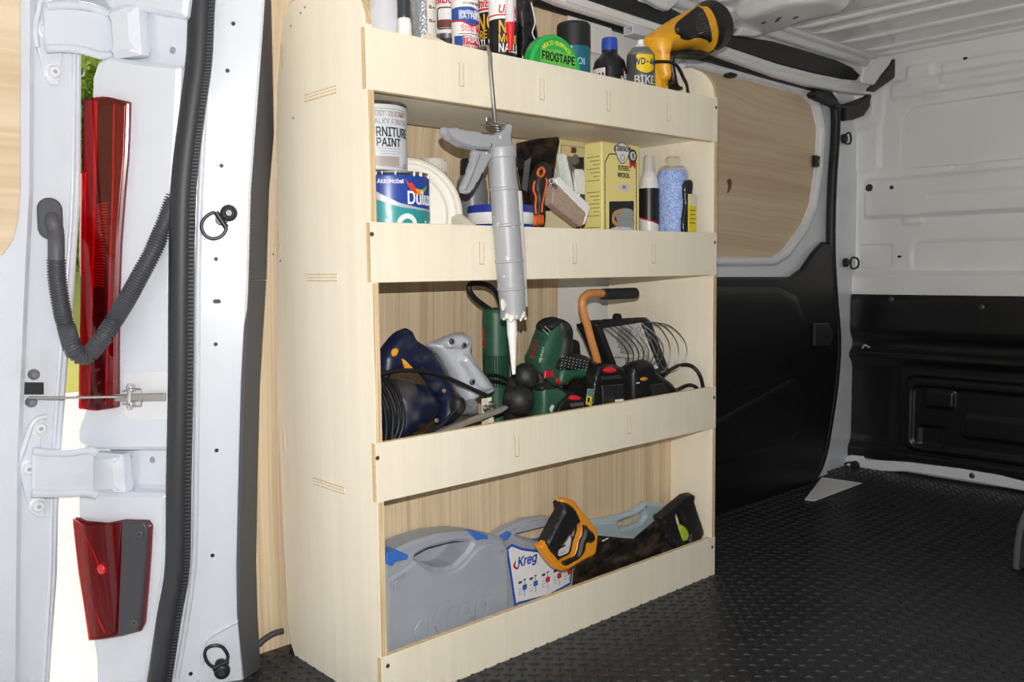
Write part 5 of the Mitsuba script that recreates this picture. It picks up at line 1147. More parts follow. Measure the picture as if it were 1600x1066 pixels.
puff(t, 'gear_case', [(0.2217,0.4803),(0.2420,0.4666),(0.2597,0.4552),(0.2751,0.4630),(0.2809,0.4481),(0.2760,0.4320),(0.2562,0.4320),(0.2295,0.4376),(0.2153,0.4579)], 'y100', .05, .012, C_('#8e8f8d', .45, .5), .004)
flatp(t, 'base_plate', [(0.1192,0.4153),(0.1368,0.4216),(0.1839,0.4309),(0.2419,0.4395),(0.2873,0.4468),(0.3091,0.4508),(0.3122,0.4463),(0.2964,0.4399),(0.2537,0.4335),(0.1951,0.4238),(0.1585,0.4154),(0.1365,0.4085)], 'y50', .012, C_('#b5afa6', .4, .6), .001, label='thin steel base plate')
obj('base_sheet', mesh([*[(0.1366,0.05,0.4151),(0.2765,0.05,0.4423)], *[(p[0] + .005, p[1] + .09, p[2] - .02) for p in [(0.1366,0.05,0.4151),(0.2765,0.05,0.4423)]]], [(0, 1, 3), (0, 3, 2)]), C_('#a39e96', .4, .6), t)
for q in [(0.2857,0.4547),(0.2733,0.4491),(0.2916,0.4423)]:
    obj('wing_nut', move(rlathe([(.006, 0), (.006, .003), (.003, .004), (.003, .012)], 14), (q[0], .058, q[1]), rx=90), STEEL, t, smooth=35)
for q in [(0.1859,0.4886),(0.1679,0.4388)]:
    obj('bolt', move(rlathe([(.0042, 0), (.0042, .002), (.003, .003)], 14), (q[0], .066, q[1]), rx=90), C_('#a08a68', .5, .5), t, smooth=35)

t = thing('detail_sander', 'upright bottle green power tool body behind the sealant gun nozzle', 'power tool')
q0, q1 = [(0.4035,0.6223)][0], [(0.4007,0.4703)][0]
Rg = 0.0274
obj('body', move(rlathe([(Rg * .92, 0), (Rg, .008), (Rg * .98, .05), (Rg * .98, q0[1] - S3 - .012), (Rg * .90, q0[1] - S3 - .002), (.01, q0[1] - S3)], 40), (q0[0], (.175), S3)), BG, t, smooth=35)
zt0, zt1 = [(0.3834,0.4864)][0][1], [(0.3842,0.5293)][0][1]
av = view(q0[0], (.175))
for k in range(13):
    w = math.radians(av - 66 + k * 11)
    obj('grip_rib', tube([(q0[0] + Rg * math.sin(w), (.175) - Rg * math.cos(w), zt0 - .02), (q0[0] + Rg * math.sin(w), (.175) - Rg * math.cos(w), zt1)], .0016, 6), C_('#183c2d', .45), t, smooth=60)
m = move(words('BOSCH', .0095, .0005, True, .9), rz=90)
obj('lettering', move(wrap(m, Rg + .0002, zt1 + .012, av - 52), (q0[0], (.175), 0)), RED, t)
cable(t, 'cord', [(q0[0] - .012, (.175), q0[1] - .004)] + [(0.367,0.175,0.6324),(0.3509,0.175,0.6429),(0.3383,0.175,0.6569),(0.3369,0.175,0.6668),(0.3451,0.175,0.6716),(0.3645,0.175,0.6712),(0.3876,0.175,0.6657),(0.4074,0.175,0.6513)] + [(.43, .185, q0[1] - .004)], .0052, 'looped black cord')
cable(t, 'cord_slack', [(0.3387,0.145,0.4913),(0.3599,0.145,0.4944),(0.3847,0.145,0.4896),(0.4116,0.145,0.4769),(0.4286,0.145,0.4625)], .0034)
cable(t, 'cord_slack', [(0.3303,0.143,0.4774),(0.358,0.143,0.4822),(0.3861,0.143,0.477),(0.4164,0.143,0.4639)], .0034)

t = thing('router', 'small black router with two round handles, half hidden behind the front strip', 'router')
ball(t, 'handle', [(0.3453,0.046,0.4566)][0], 0.0284, SOFT, 'round black knob')
q = [(0.3829,0.068,0.496)][0]
ball(t, 'handle', q, 0.0254, SOFT, 'round black knob')
puff(t, 'body', [(0.3556,0.4826),(0.3706,0.5007),(0.3872,0.5041),(0.3971,0.4909),(0.3999,0.4535),(0.3922,0.3947),(0.3622,0.3938),(0.3434,0.4352)], 'y085', .03, .012, SOFT, .005)
obj('base', rbox(.06, .06, .012, .004).apply_translation((.365, .082, S3 + .0065)), SOFT, t, smooth=40)

def drill(t, body, soft, grip, pad, plane, dotp, sel, trig):
    pass
t = thing('cordless_drill', 'green and black cordless driver standing with its grip to the right, battery facing out', 'drill', None)
puff(t, 'body', [(0.4284,0.5216),(0.4391,0.5422),(0.4534,0.5691),(0.4642,0.5874),(0.4732,0.5984),(0.4876,0.6028),(0.5093,0.5993),(0.5277,0.5907),(0.5368,0.5746),(0.5366,0.5550),(0.5307,0.5319),(0.5193,0.5041),(0.5043,0.4794),(0.4895,0.4626),(0.4643,0.4626),(0.4434,0.4799)], 'y105', .060, .024, BG, .004, label='bottle green motor body')
puff(t, 'soft_cover', [(0.4812,0.6009),(0.4992,0.5994),(0.5174,0.5915),(0.5264,0.5756),(0.5262,0.5562),(0.5204,0.5306),(0.5091,0.5108),(0.4872,0.5036),(0.4710,0.5024),(0.4767,0.5262),(0.4842,0.5524),(0.4773,0.5783)], 'y095', .056, .020, SOFT, .004, label='black rubber cover')
puff(t, 'rear_cap', [(0.4509,0.5835),(0.4581,0.5957),(0.4723,0.6026),(0.4884,0.6018),(0.4918,0.5890),(0.4738,0.5797),(0.4613,0.5728)], 'y095', .052, .014, SOFT, .004)
puff(t, 'grip', [(0.4822,0.5031),(0.5078,0.5229),(0.5450,0.5253),(0.5754,0.5138),(0.6026,0.5037),(0.6184,0.4889),(0.6024,0.4716),(0.5731,0.4663),(0.5445,0.4730),(0.5221,0.4738),(0.4962,0.4633),(0.4746,0.4706)], 'y090', .046, .016, BG, .004, label='green grip')
puff(t, 'grip_pad', [(0.4702,0.5063),(0.4793,0.5207),(0.5029,0.5304),(0.5342,0.5281),(0.5587,0.5198),(0.5720,0.5109),(0.5471,0.4959),(0.5209,0.4943),(0.4934,0.4954),(0.4754,0.5007)], 'y078', .034, .009, SOFT, .003, label='black dotted grip pad')
rs = np.random.RandomState(5)
for k in range(34):
    q = [(0.4775,0.5168)][0]
    u_, v_ = k % 8, k // 8
    px = (q[0] + .0105 * u_ * .95 - .002 * v_, q[1] + .010 - .0058 * v_ - .0022 * u_)
    obj('grip_dot', move(trimesh.creation.icosphere(1, .0011), (px[0], .0602, px[1])), C_('#b7bbb0', .5), t, smooth=True)
puff(t, 'chuck_end', [(0.4250,0.4971),(0.4389,0.5010),(0.4774,0.4694),(0.5027,0.4618),(0.5173,0.4499),(0.4915,0.4396),(0.4556,0.4396),(0.4313,0.4587)], 'y100', .05, .016, SOFT, .004)
flatp(t, 'selector', [(0.4323,0.5026),(0.4550,0.5012),(0.4548,0.4881),(0.4304,0.4878)], 'y70', .006, C_('#b3232c', .4), .0012, label='red selector')
puff(t, 'trigger', [(0.4704,0.4869),(0.4829,0.4820),(0.4991,0.4779),(0.5082,0.4719),(0.5063,0.4656),(0.4936,0.4681),(0.4827,0.4679),(0.4720,0.4728)], 'y082', .02, .005, C_('#b3232c', .4), .0025, label='red trigger')
p0, p1 = [(0.4083,0.5253)][0], [(0.4215,0.5564)][0]
ang = math.degrees(math.atan2(p1[1] - p0[1], p1[0] - p0[0]))
obj('lettering', on(move(words('BOSCH', .0095, .0006, True, .8), (p0[0], p0[1], .0005), rz=ang), 'y74'), C_('#a3262c'), t)
p0, p1 = [(0.4278,0.5175)][0], [(0.4368,0.5417)][0]
ang = math.degrees(math.atan2(p1[1] - p0[1], p1[0] - p0[0]))
obj('lettering', on(move(words('PSR 18 LI-2', .0048, .0006, True, .78), (p0[0], p0[1], .0005), rz=ang), 'y74'), C_('#d5d8d2'), t)
for a_, b_ in (([(0.4358,0.5814)][0], [(0.4513,0.5705)][0]), ([(0.4411,0.5873)][0], [(0.4566,0.5765)][0])):
    obj('vent_line', on(tube([(*a_, 0), (*b_, 0)], .0009, 5), 'y75', .001), C_('#b9bdb6'), t)
puff(t, 'battery', [(0.5589,0.5036),(0.5762,0.5061),(0.6055,0.5024),(0.6354,0.4960),(0.6454,0.4844),(0.6576,0.4630),(0.6617,0.4382),(0.6595,0.4003),(0.5562,0.4019),(0.5392,0.4144),(0.5375,0.4354),(0.5435,0.4712)], 'y066', .052, .012, C_('#17181a', .3), .004, label='black battery pack', power=3)
puff(t, 'battery_button', [(0.5703,0.4942),(0.5820,0.4997),(0.5976,0.4971),(0.6054,0.4899),(0.5955,0.4855),(0.5780,0.4870)], 'y040', .02, .004, C_('#cc2630', .35), .002, label='red battery button')
flatp(t, 'battery_slot', [(0.5626,0.4819),(0.6213,0.4792),(0.6272,0.4708),(0.5664,0.4738)], 'y41', .006, C_('#303235', .35), .001, lift=-.001)
flatp(t, 'battery_rib', [(0.5625,0.4638),(0.6292,0.4600),(0.6311,0.4225),(0.5661,0.4245)], 'y40', .006, C_('#232427', .35), .002, lift=-.001)
flatp(t, 'rating_label', [(0.5228,0.4614),(0.5397,0.4584),(0.5338,0.4243),(0.5170,0.4301)], 'y40', .0012, C_('#d9c23a', .4), .0003, lift=.001, label='yellow and white battery label')
flatp(t, 'rating_label_panel', [(0.5228,0.4614),(0.5397,0.4584),(0.5367,0.4433),(0.5199,0.4476)], 'y40', .0016, C_('#5d8a7c', .4), .0003, lift=.0012)
p = [(0.5205,0.4350)][0]; obj('print', on(bev(shapely.box(p[0], p[1], p[0] + .005, p[1] + .008), .0005), 'y38', .0022), BLACK, t)
puff(t, 'clip', [(0.5325,0.5213),(0.5347,0.5486),(0.5460,0.5531),(0.5630,0.5494),(0.5665,0.5188),(0.5531,0.5119)], 'y105', .024, .008, BLACK, .003)

t = thing('cordless_drill', 'second green cordless driver lying low in front, only its grip and red button showing', 'drill', None)
puff(t, 'grip', [(0.3958,0.4791),(0.4093,0.4803),(0.4263,0.4774),(0.4541,0.4672),(0.4717,0.4541),(0.4538,0.4410),(0.4361,0.4280),(0.4289,0.4102),(0.4116,0.3963),(0.3947,0.4035),(0.3918,0.4332)], 'y052', .040, .016, BG, .004, label='green grip')
puff(t, 'grip_pad', [(0.3933,0.4799),(0.4068,0.4822),(0.4238,0.4781),(0.4376,0.4706),(0.4203,0.4662),(0.4066,0.4664),(0.3932,0.4690)], 'y048', .030, .008, SOFT, .003)
puff(t, 'battery', [(0.4217,0.4203),(0.4288,0.4367),(0.4428,0.4501),(0.4605,0.4581),(0.4891,0.4564),(0.5054,0.4458),(0.5126,0.4297),(0.5142,0.3937),(0.4213,0.3956)], 'y048', .042, .012, C_('#17181a', .3), .004, label='black battery pack', power=3)
puff(t, 'battery_button', [(0.4565,0.4507),(0.4654,0.4559),(0.4796,0.4532),(0.4868,0.4474),(0.4795,0.4432),(0.4635,0.4450)], 'y027', .016, .004, C_('#cc2630', .35), .002, label='red battery button')
flatp(t, 'battery_slot', [(0.4595,0.4401),(0.4954,0.4386),(0.4971,0.4309),(0.4612,0.4325)], 'y27', .004, C_('#6b6d70', .3, .5), .001)
flatp(t, 'rating_label', [(0.4040,0.4342),(0.4109,0.4431),(0.4177,0.4399),(0.4107,0.4273)], 'y27', .001, C_('#c9cdd0', .4), .0003)

t = thing('work_light', 'black halogen work light with wire guard, orange carrying tube and foam grip', 'work light')
fo = [(0.6227,0.5816),(0.6632,0.5891),(0.7918,0.5874),(0.8098,0.5765),(0.8752,0.4622),(0.8563,0.4505),(0.7451,0.4464),(0.6958,0.4567),(0.6426,0.5479)]
fi = [(0.6468,0.5708),(0.7851,0.5777),(0.8515,0.4672),(0.7043,0.4671)]
obj('housing', on(bev(rnd(fo, .004), .020, .004, holes=[np.array(rnd(fi, .003).exterior.coords)[:-1]]), 'y125'), C_('#1a1b1d', .5), t, smooth=30)
obj('shell', on(bev(rnd(fo, .004).buffer(-.004), .030, .004), 'y170'), C_('#1a1b1d', .5), t, smooth=30)
ctr = np.array(fi).mean(0)
fpoly = Polygon(fi)
rf = pillow(fpoly.buffer(.002), .036, .05, .005, one=True)
rf.update_faces(np.abs(rf.vertices[rf.faces][:, :, 2]).max(1) > 1e-9)
rf.vertices[:, 2] *= -1; rf.faces = rf.faces[:, ::-1]
obj('reflector', on(rf, 'y118'), mat('reflector', '#f4f3ef', .3, .3), t, smooth=True, label='dimpled silver reflector')
dots = []
e_u = np.array(fi[1]) - np.array(fi[0]); e_v = np.array(fi[3]) - np.array(fi[0])
nd = 0
for i in range(14):
    for j in range(15):
        a_, b_ = .40 + i * .042 + (j % 2) * .021, .12 + j * .058
        p = np.array(fi[0]) + e_u * a_ + e_v * b_
        if not fpoly.buffer(-.004).contains(shapely.Point(p)) or a_ + .35 * b_ < .52: continue
        d_ = min(1, fpoly.exterior.distance(shapely.Point(p)) / .05)
        hh = -.018 * math.sqrt(1 - (1 - d_)**2)
        s_ = trimesh.creation.icosphere(1, .0036)
        s_.apply_transform(np.diag([1, 1, .6, 1])); s_.apply_translation((p[0], p[1], hh + .0006)); dots.append(s_)
obj('dimples', on(cat(dots), 'y118'), mat('dimple', '#f4f4f2', .18, .9), t, smooth=True, kind='stuff')
bulbq = on(tube([(ctr[0] - .05, ctr[1] - .012, -.004), (ctr[0] + .02, ctr[1] - .02, -.004)], .005, 10), 'y118')
obj('bulb', bulbq, mat('bulb', '#d8d8d2', .1, spec=.9), t, smooth=60)
scene['m_pane'] = {'type': 'thindielectric', 'int_ior': 1.5}
obj('glass', on(bev(fpoly.buffer(.001), .0006), 'y115'), 'm_pane', t, label='clear front glass')
for k in range(8):
    s_ = .06 + .125 * k
    a_ = np.array(fi[0]) + e_u * s_; b_ = a_ + e_v
    pts = [(a_[0], a_[1], .0)] + [(a_ + (b_ - a_) * w)[0:2].tolist() + [.034 * math.sin(math.pi * w)] for w in np.linspace(.06, .94, 12)] + [(b_[0], b_[1], .0)]
    pts = [(p[0] + .25 * p[2], p[1], p[2]) for p in pts]
    obj('guard_wire', on(tube(pts, .0012, 6), 'y113'), STEEL if k > 3 else C_('#3c3c3c', .4, .6), t, smooth=60, label='curved guard wire')
for k in range(3):
    off = (.008, .022, .036)[k]
    pts = [(p[0], p[1] - .012 * off / .03, p[2]) for p in spl([*[(0.7795,0.105,0.5783),(0.8155,0.105,0.5693),(0.8479,0.105,0.5356),(0.8574,0.105,0.5027),(0.8481,0.105,0.4697),(0.8341,0.105,0.4607)]], 6)]
    pts = [(x_ + off * .35 * math.sin(math.pi * i / (len(pts) - 1)), y_ - off * math.sin(math.pi * i / (len(pts) - 1)), z_) for i, (x_, y_, z_) in enumerate(pts)]
    obj('guard_wire', tube(pts, .0013, 6), STEEL, t, smooth=60)
obj('guard_bar', on(tube([(*(np.array(fi[0]) + e_u * .90), .012), (*(np.array(fi[3]) + e_u * .96), .012)], .0014, 6), 'y113'), STEEL, t, smooth=60)
q = [(0.7000,0.5914)][0]
obj('latch_ear', on(move(cut(rlathe([(.0085, 0), (.0085, .012), (.007, .013)], 20), rlathe([(.003, -.01), (.003, .03)], 14)), (q[0], q[1], 0)), 'y120'), BLACK, t, smooth=35)
obj('carry_tube', tube(spl([(0.6238,0.102,0.4957),(0.6179,0.102,0.5151),(0.6062,0.102,0.5428),(0.5928,0.102,0.5783),(0.5814,0.102,0.6053),(0.5767,0.102,0.6239),(0.5797,0.102,0.6357),(0.5914,0.102,0.6439),(0.6109,0.102,0.6467),(0.6468,0.102,0.6444)], 6), 0.0085, 16), mat('orange_tube', '#d08a4e', .4), t, smooth=60, label='orange tube stand')
obj('foam_grip', move(tube([*[(0.6367,0.102,0.6433),(0.6408,0.102,0.6432),(0.6941,0.102,0.6431),(0.7452,0.102,0.643),(0.7517,0.102,0.6422)]], [.006, .0118, .0118, .0118, .007], 18), (0, 0, 0)), C_('#26272a', .8), t, smooth=50, label='black foam grip')
obj('rear_box', box(.66, .80, .171, .25, S3, S3 + .10, .008), C_('#1a1b1d', .5), t)
cable(t, 'cord', [(0.838,0.108,0.4454)] + [(0.8298,0.08,0.463),(0.8626,0.08,0.4733)] + [(0.8603,0.05,0.48)] + [(0.8597,0.027,0.4745)] + [(0.8674,0.017,0.456),(0.8784,0.017,0.4291),(0.8786,0.017,0.4061)], .0042, 'black looping cord')

t = thing('battery_charger', 'black battery charger with a small orange badge in front of the work light', 'charger')
puff(t, 'body', [(0.6606,0.4823),(0.6710,0.4950),(0.6898,0.5002),(0.7173,0.5022),(0.7346,0.4953),(0.7477,0.4775),(0.7742,0.4612),(0.8013,0.4459),(0.8197,0.4255),(0.8245,0.3963),(0.6749,0.3967),(0.6604,0.4147)], 'y058', .044, .018, C_('#17171a', .4), .004, power=2.5)
puff(t, 'badge', [(0.6819,0.4660),(0.6924,0.4691),(0.7052,0.4666),(0.7073,0.4623),(0.6967,0.4592),(0.6840,0.4617)], 'y037', .006, .003, C_('#dd8a2d', .4), .002, label='orange badge')
flatp(t, 'contact_bay', [(0.7116,0.4496),(0.7595,0.4504),(0.7773,0.4291),(0.7202,0.4268)], 'y37', .004, C_('#2a2b2e', .3), .001)
p = [(0.6694,0.4564)][0]; obj('print', on(bev(shapely.box(p[0], p[1], p[0] + .012, p[1] + .003), .0005), 'y37', .0006), C_('#c9c9c6'), t)
cable(t, 'cord', [(0.8047,0.05,0.4221)] + [(0.8183,0.036,0.432),(0.8463,0.036,0.4364)] + [(0.8535,0.024,0.4353),(0.8726,0.024,0.4219),(0.8752,0.024,0.4014)], .0036)

# ================================================================== bottom shelf: cases and saws
CASE = mat('case_gray', mikit.proc(lambda p, n, uv: mix(L3('#959aa4'), L3('#a0a5ad'), fbm(p.x * 30, p.y * 30, p.z * 30))), .48)
LATCH = C_('#3a6fc4', .4)
PRN = C_('#3d4046', .5)
def kcase(label, out, hole, plane, th):
    t = thing('tool_case', label, 'tool case')
    obj('shell', on(bev(rnd(out, .006), th, .006, holes=[np.array(rnd(hole, .004).exterior.coords)[:-1]]), plane), CASE, t, smooth=35)
    return t
o1 = [(0.0435,0.2059),(0.0455,0.2324),(0.0646,0.2355),(0.1013,0.2420),(0.1542,0.2438),(0.2066,0.2371),(0.2448,0.2265),(0.3045,0.2047),(0.3154,0.1914),(0.3166,0.0692)] + [(.318, S4), (.034, S4)]
h1 = [(0.1019,0.2154),(0.1358,0.2231),(0.1918,0.2219),(0.2355,0.2127),(0.2189,0.1967),(0.1894,0.1805),(0.1695,0.1796),(0.1459,0.1864),(0.1190,0.2030)]
t = kcase('grey plastic tool case with blue latches and embossed Kreg, nearest the rear', o1, h1, 'y108', .058)
obj('handle_recess', on(bev(rnd([(0.1152,0.1950),(0.1426,0.1976),(0.1650,0.2004),(0.2170,0.2014),(0.2682,0.1959),(0.2525,0.1766),(0.2161,0.1591),(0.1941,0.1586),(0.1670,0.1664),(0.1366,0.1808)], .003), .004), 'y108'), CASE, t)
fp_ = spl([(0.0469,0.1921),(0.0792,0.2005),(0.1004,0.2085),(0.1083,0.2067),(0.1241,0.1928),(0.1457,0.1797),(0.1735,0.1723),(0.1994,0.1757),(0.2202,0.1871),(0.2413,0.1997),(0.2656,0.2025),(0.3028,0.1942)], 4)
obj('front_panel', on(bev(rnd([*map(tuple, fp_)] + [(0.3106,0.1852),(0.3102,0.0734)] + [(.310, S4 + .004), (.040, S4 + .004)], .003), .007, .004), 'y50', -.001), CASE, t, smooth=35)
for k, (s_, u_, v_, al) in enumerate((('Kreg', 658, 990, 0),)):
    p0, p1 = [(0.1020,0.0758)][0], [(0.2339,0.0753)][0]
    W_ = words('Kreg', .060, .0024, True, .80, 'l', .16)
    outl = Polygon()
    obj('embossed_name', on(move(W_, (p0[0] + .012, .064, .0062)), 'y48', .0005), CASE, t, label='embossed lettering')
    cres = spl([(p0[0] + .004, .108), (p0[0] - .010, .090), (p0[0] + .002, .066), (p0[0] + .012, .062), (p0[0] - .001, .078), (p0[0] + .006, .098)], 5, True)
    obj('embossed_crescent', on(bev(cres, .0026, .0008), 'y48', .0065), CASE, t)
for pts in ([(0.0525,0.1755),(0.0530,0.1906),(0.0788,0.1950)], [(0.0575,0.1720),(0.0579,0.1860),(0.0813,0.1911)], [(0.2865,0.1868),(0.3053,0.1837),(0.3050,0.1633)], [(0.2911,0.1798),(0.2989,0.1786),(0.2987,0.1648)]):
    obj('corner_chevron', on(tube(np.c_[np.array(pts), np.zeros(3)], .0012, 6), 'y42', .0008), CASE, t, smooth=60)
for pts in ([(0.0443,0.2363),(0.0646,0.2381),(0.0888,0.2228),(0.0867,0.2167),(0.0628,0.2180),(0.0556,0.2121),(0.0438,0.2193)], [(0.2253,0.2312),(0.2432,0.2297),(0.2642,0.2187),(0.2640,0.2110),(0.2550,0.2148),(0.2384,0.2155),(0.2340,0.2205)]):
    obj('latch', on(bev(rnd(pts, .0012), .030, .002), 'y82', .008), LATCH, t, smooth=30, label='blue latch')

o2 = [(0.3085,0.1915),(0.3183,0.1991),(0.3427,0.2062),(0.4014,0.2121),(0.4574,0.2065),(0.5009,0.1924),(0.5232,0.1786),(0.5303,0.1237),(0.5219,0.0452)] + [(.525, S4), (.322, S4)]
h2 = [(0.3557,0.1997),(0.4047,0.2026),(0.4573,0.1981),(0.4898,0.1829),(0.4750,0.1677),(0.4390,0.1600),(0.3940,0.1764)]
t = kcase('second grey tool case behind, with a white and blue Kreg sheet on its front', o2, h2, 'y112', .030)
obj('latch', on(bev(rnd([(0.3200,0.1983),(0.3412,0.2036),(0.3460,0.1977),(0.3360,0.1899),(0.3231,0.1903)], .001), .012, .002), 'y82'), LATCH, t, smooth=30, label='blue latch')
obj('latch_strip', on(bev(spl([(0.4062,0.1732),(0.4305,0.1717),(0.4430,0.1819),(0.4503,0.1933),(0.4610,0.1963),(0.4609,0.1820),(0.4500,0.1701),(0.4304,0.1666)], 3, True), .010, .001), 'y82'), LATCH, t, label='blue strip in the handle')
sh = [(0.3384,0.1703),(0.3533,0.1756),(0.3798,0.1615),(0.4191,0.1487),(0.4455,0.1478),(0.4817,0.1593),(0.5021,0.1733),(0.5152,0.1692),(0.5261,0.1256),(0.5141,0.0563),(0.4478,0.0472),(0.3664,0.0538)] + [(.362, S4 + .02)]
obj('sheet_border', on(bev(rnd(sh, .002), .0008), 'y80'), C_('#2a56ae', .35), t, label='blue border of the sheet')
inn = Polygon(sh).buffer(-.0045)
obj('sheet', on(bev(inn, .0008), 'y80', .0006), C_('#e6e7ea', .4), t, label='white printed sheet')
pa = [(0.3647,0.1271)][0]
flat_text(t, 'Kreg', .0185, 'y80', pa, C_('#24479f'), .0016, 0, .92, slant=.18)
cres = spl([(pa[0] - .002, pa[1] + .014), (pa[0] - .010, pa[1] + .006), (pa[0] - .003, pa[1] - .003), (pa[0] + .004, pa[1] - .002), (pa[0] - .005, pa[1] + .004)], 4, True)
obj('logo_swoosh', on(bev(cres, .0006), 'y80', .0016), RED, t)
for k, ((u_, v_), cl) in enumerate(zip(((820, 917), (837, 911), (856, 905), (874, 899), (890, 893)), ('#2f62b8', '#2f62b8', '#c3303a', '#c3303a', '#c3303a'))):
    q = ([(0.3843,0.0842),(0.4136,0.0844),(0.4471,0.0837),(0.4797,0.0834),(0.5093,0.0840)])[k]
    c0 = C_('#3b6fb5' if k == 2 else '#555b63', .4)
    obj('screw_print', on(bev(shapely.box(q[0] - .0006, q[1] - .020, q[0] + .0006, q[1] + .015), .0004), 'y80', .0014), c0, t)
    obj('screw_head_print', on(bev(shapely.box(q[0] - .0035, q[1] + .013, q[0] + .0035, q[1] + .0155), .0004), 'y80', .0014), c0, t)
    obj('size_print', on(bev(shapely.box(q[0] - .0055, q[1] - .006, q[0] + .0055, q[1] + .004), .0006), 'y80', .0015), C_(cl, .4), t)
    obj('print', on(bev(shapely.box(q[0] - .016, q[1] + .009, q[0] - .007, q[1] + .0135), .0004), 'y80', .0014), PRN, t)
    for j in range(3):
        obj('print', on(bev(shapely.box(q[0] - .016, q[1] - .002 - .006 * j, q[0] - .008, q[1] - .0005 - .006 * j), .0003), 'y80', .0014), C_('#9aa0a8', .5), t)
pb = [(0.4585,0.1318)][0]
obj('print', on(move(bev(shapely.box(0, 0, .030, .0038), .0004), (pb[0] + .010, pb[1] + .004, .0014), rz=6), 'y80'), PRN, t)
for j in range(5):
    obj('print', on(bev(shapely.box(pb[0] - .012 + .003 * j, pb[1] - .005 - .0062 * j, pb[0] + .040 - .006 * (j % 2), pb[1] - .0035 - .0062 * j), .0003), 'y80', .0014), C_('#9aa0a8', .5), t)

t = thing('tool_case', 'pale blue grey moulded case lying behind the saws at the far end', 'tool case')
o3 = [(0.5566,0.1731),(0.6058,0.1684),(0.6610,0.1628),(0.6990,0.1623),(0.7315,0.1616),(0.7536,0.1703),(0.7693,0.1746),(0.8454,0.1571),(0.8502,0.1442),(0.8314,0.1314),(0.7989,0.1024),(0.7535,0.0682)] + [(.78, S4), (.585, S4)]
h3 = [(0.6756,0.1471),(0.7206,0.1494),(0.7626,0.1540),(0.7670,0.1443),(0.7536,0.1339),(0.7206,0.1306),(0.6840,0.1347)]
BLG = C_('#a3b4bd', .45)
obj('shell', on(bev(rnd(o3, .005), .022, .007, holes=[np.array(rnd(h3, .0015).exterior.coords)[:-1]]), 'y112'), BLG, t, smooth=35)
obj('shell_step', on(bev(rnd([(0.5491,0.1599),(0.5981,0.1632),(0.6613,0.1544),(0.6653,0.1211),(0.7230,0.1057)] + [(.72, S4), (.60, S4)], .003), .008, .003), 'y92'), BLG, t, smooth=35)
obj('rivet', on(move(lathe([(.0022, 0), (.0022, .0008)], 10), (*[(0.7686,0.1656)][0], 0)), 'y90', .0002), PRN, t)

SAWO, SAWB = C_('#e3921f', .4), C_('#1c1c1e', .5)
t = thing('hand_saw', 'hand saw with an orange and black handle resting in the bottom shelf', 'hand saw')
bl_ = [(0.5331,0.1639),(0.5795,0.1505),(0.6606,0.1280),(0.6816,0.1123),(0.5990,0.0902),(0.4819,0.0701),(0.4719,0.0740),(0.4749,0.1043),(0.4934,0.1219)]
flatp(t, 'blade', bl_, 'y36', .0014, DIRTY, .0003, label='grimy steel blade')
ho = [(0.4363,0.2541),(0.4495,0.2554),(0.4637,0.2509),(0.4745,0.2444),(0.4925,0.2243),(0.5090,0.2068),(0.5239,0.1907),(0.5389,0.1732),(0.5388,0.1534),(0.5319,0.1260),(0.5121,0.1227),(0.4879,0.1193),(0.4696,0.1159),(0.4533,0.1128),(0.4373,0.1148),(0.4199,0.1241),(0.3994,0.1454),(0.3877,0.1606),(0.3777,0.1728),(0.3778,0.1789),(0.3879,0.1798),(0.4035,0.1944),(0.4175,0.2114),(0.4280,0.2218),(0.4387,0.2335)]
hi = [(0.4813,0.2008),(0.4940,0.1878),(0.4902,0.1732),(0.4828,0.1619),(0.4790,0.1498),(0.4734,0.1382),(0.4572,0.1356),(0.4376,0.1345),(0.4271,0.1414),(0.4219,0.1501),(0.4238,0.1611),(0.4326,0.1667),(0.4433,0.1744),(0.4523,0.1826),(0.4631,0.1905)]
hp_ = Polygon(spl(ho, 3, True)).buffer(0).difference(Polygon(spl(hi, 3, True)))
obj('handle', on(bev(rnd(hp_, .0015).simplify(.0003), .024, .006), 'y36', -.012), SAWO, t, smooth=40, label='orange handle shell')
def grip_(b_):
    g_ = Polygon(spl(b_, 3, True)).buffer(0).difference(Polygon(spl(hi, 3, True)).buffer(.0005))
    if g_.geom_type != 'Polygon': g_ = max(g_.geoms, key=lambda g: g.area)
    obj('grip', on(bev(rnd(g_, .0012).simplify(.0003), .033, .005), 'y36', -.0165), SAWB, t, smooth=40, label='black rubber grip')
bk = [(0.4336,0.2502),(0.4494,0.2466),(0.4672,0.2331),(0.4796,0.2153),(0.4832,0.2017),(0.4649,0.1901),(0.4504,0.1767),(0.4379,0.1655),(0.4255,0.1569),(0.4219,0.1476),(0.4253,0.1393),(0.4098,0.1529),(0.3913,0.1772),(0.4018,0.1948),(0.4157,0.2118),(0.4263,0.2234),(0.4361,0.2341)]
grip_(bk)
bk = [(0.4941,0.1956),(0.5088,0.1847),(0.5237,0.1712),(0.5274,0.1586),(0.5160,0.1532),(0.5012,0.1565),(0.4973,0.1431),(0.4862,0.1314),(0.4661,0.1271),(0.4463,0.1241),(0.4340,0.1283),(0.4358,0.1342),(0.4554,0.1354),(0.4734,0.1369),(0.4808,0.1494),(0.4846,0.1628),(0.4921,0.1728),(0.4958,0.1849)]
grip_(bk)
for k in range(6):
    q = ([(0.3976,0.1947),(0.4045,0.2043),(0.4112,0.1867),(0.4182,0.1964),(0.4236,0.2077),(0.4168,0.2191)])[k]
    obj('grip_groove', on(tube([(q[0] - .005, q[1] - .004, 0), (q[0] + .005, q[1] + .004, 0)], .0012, 6), 'y19'), C_('#0f0f10', .6), t)
flatp(t, 'blade_mark', [(0.5577,0.1471),(0.5772,0.1494),(0.5791,0.1463),(0.5596,0.1440)], 'y35', .0006, C_('#c9c6c0', .5), .0001, lift=.0008)

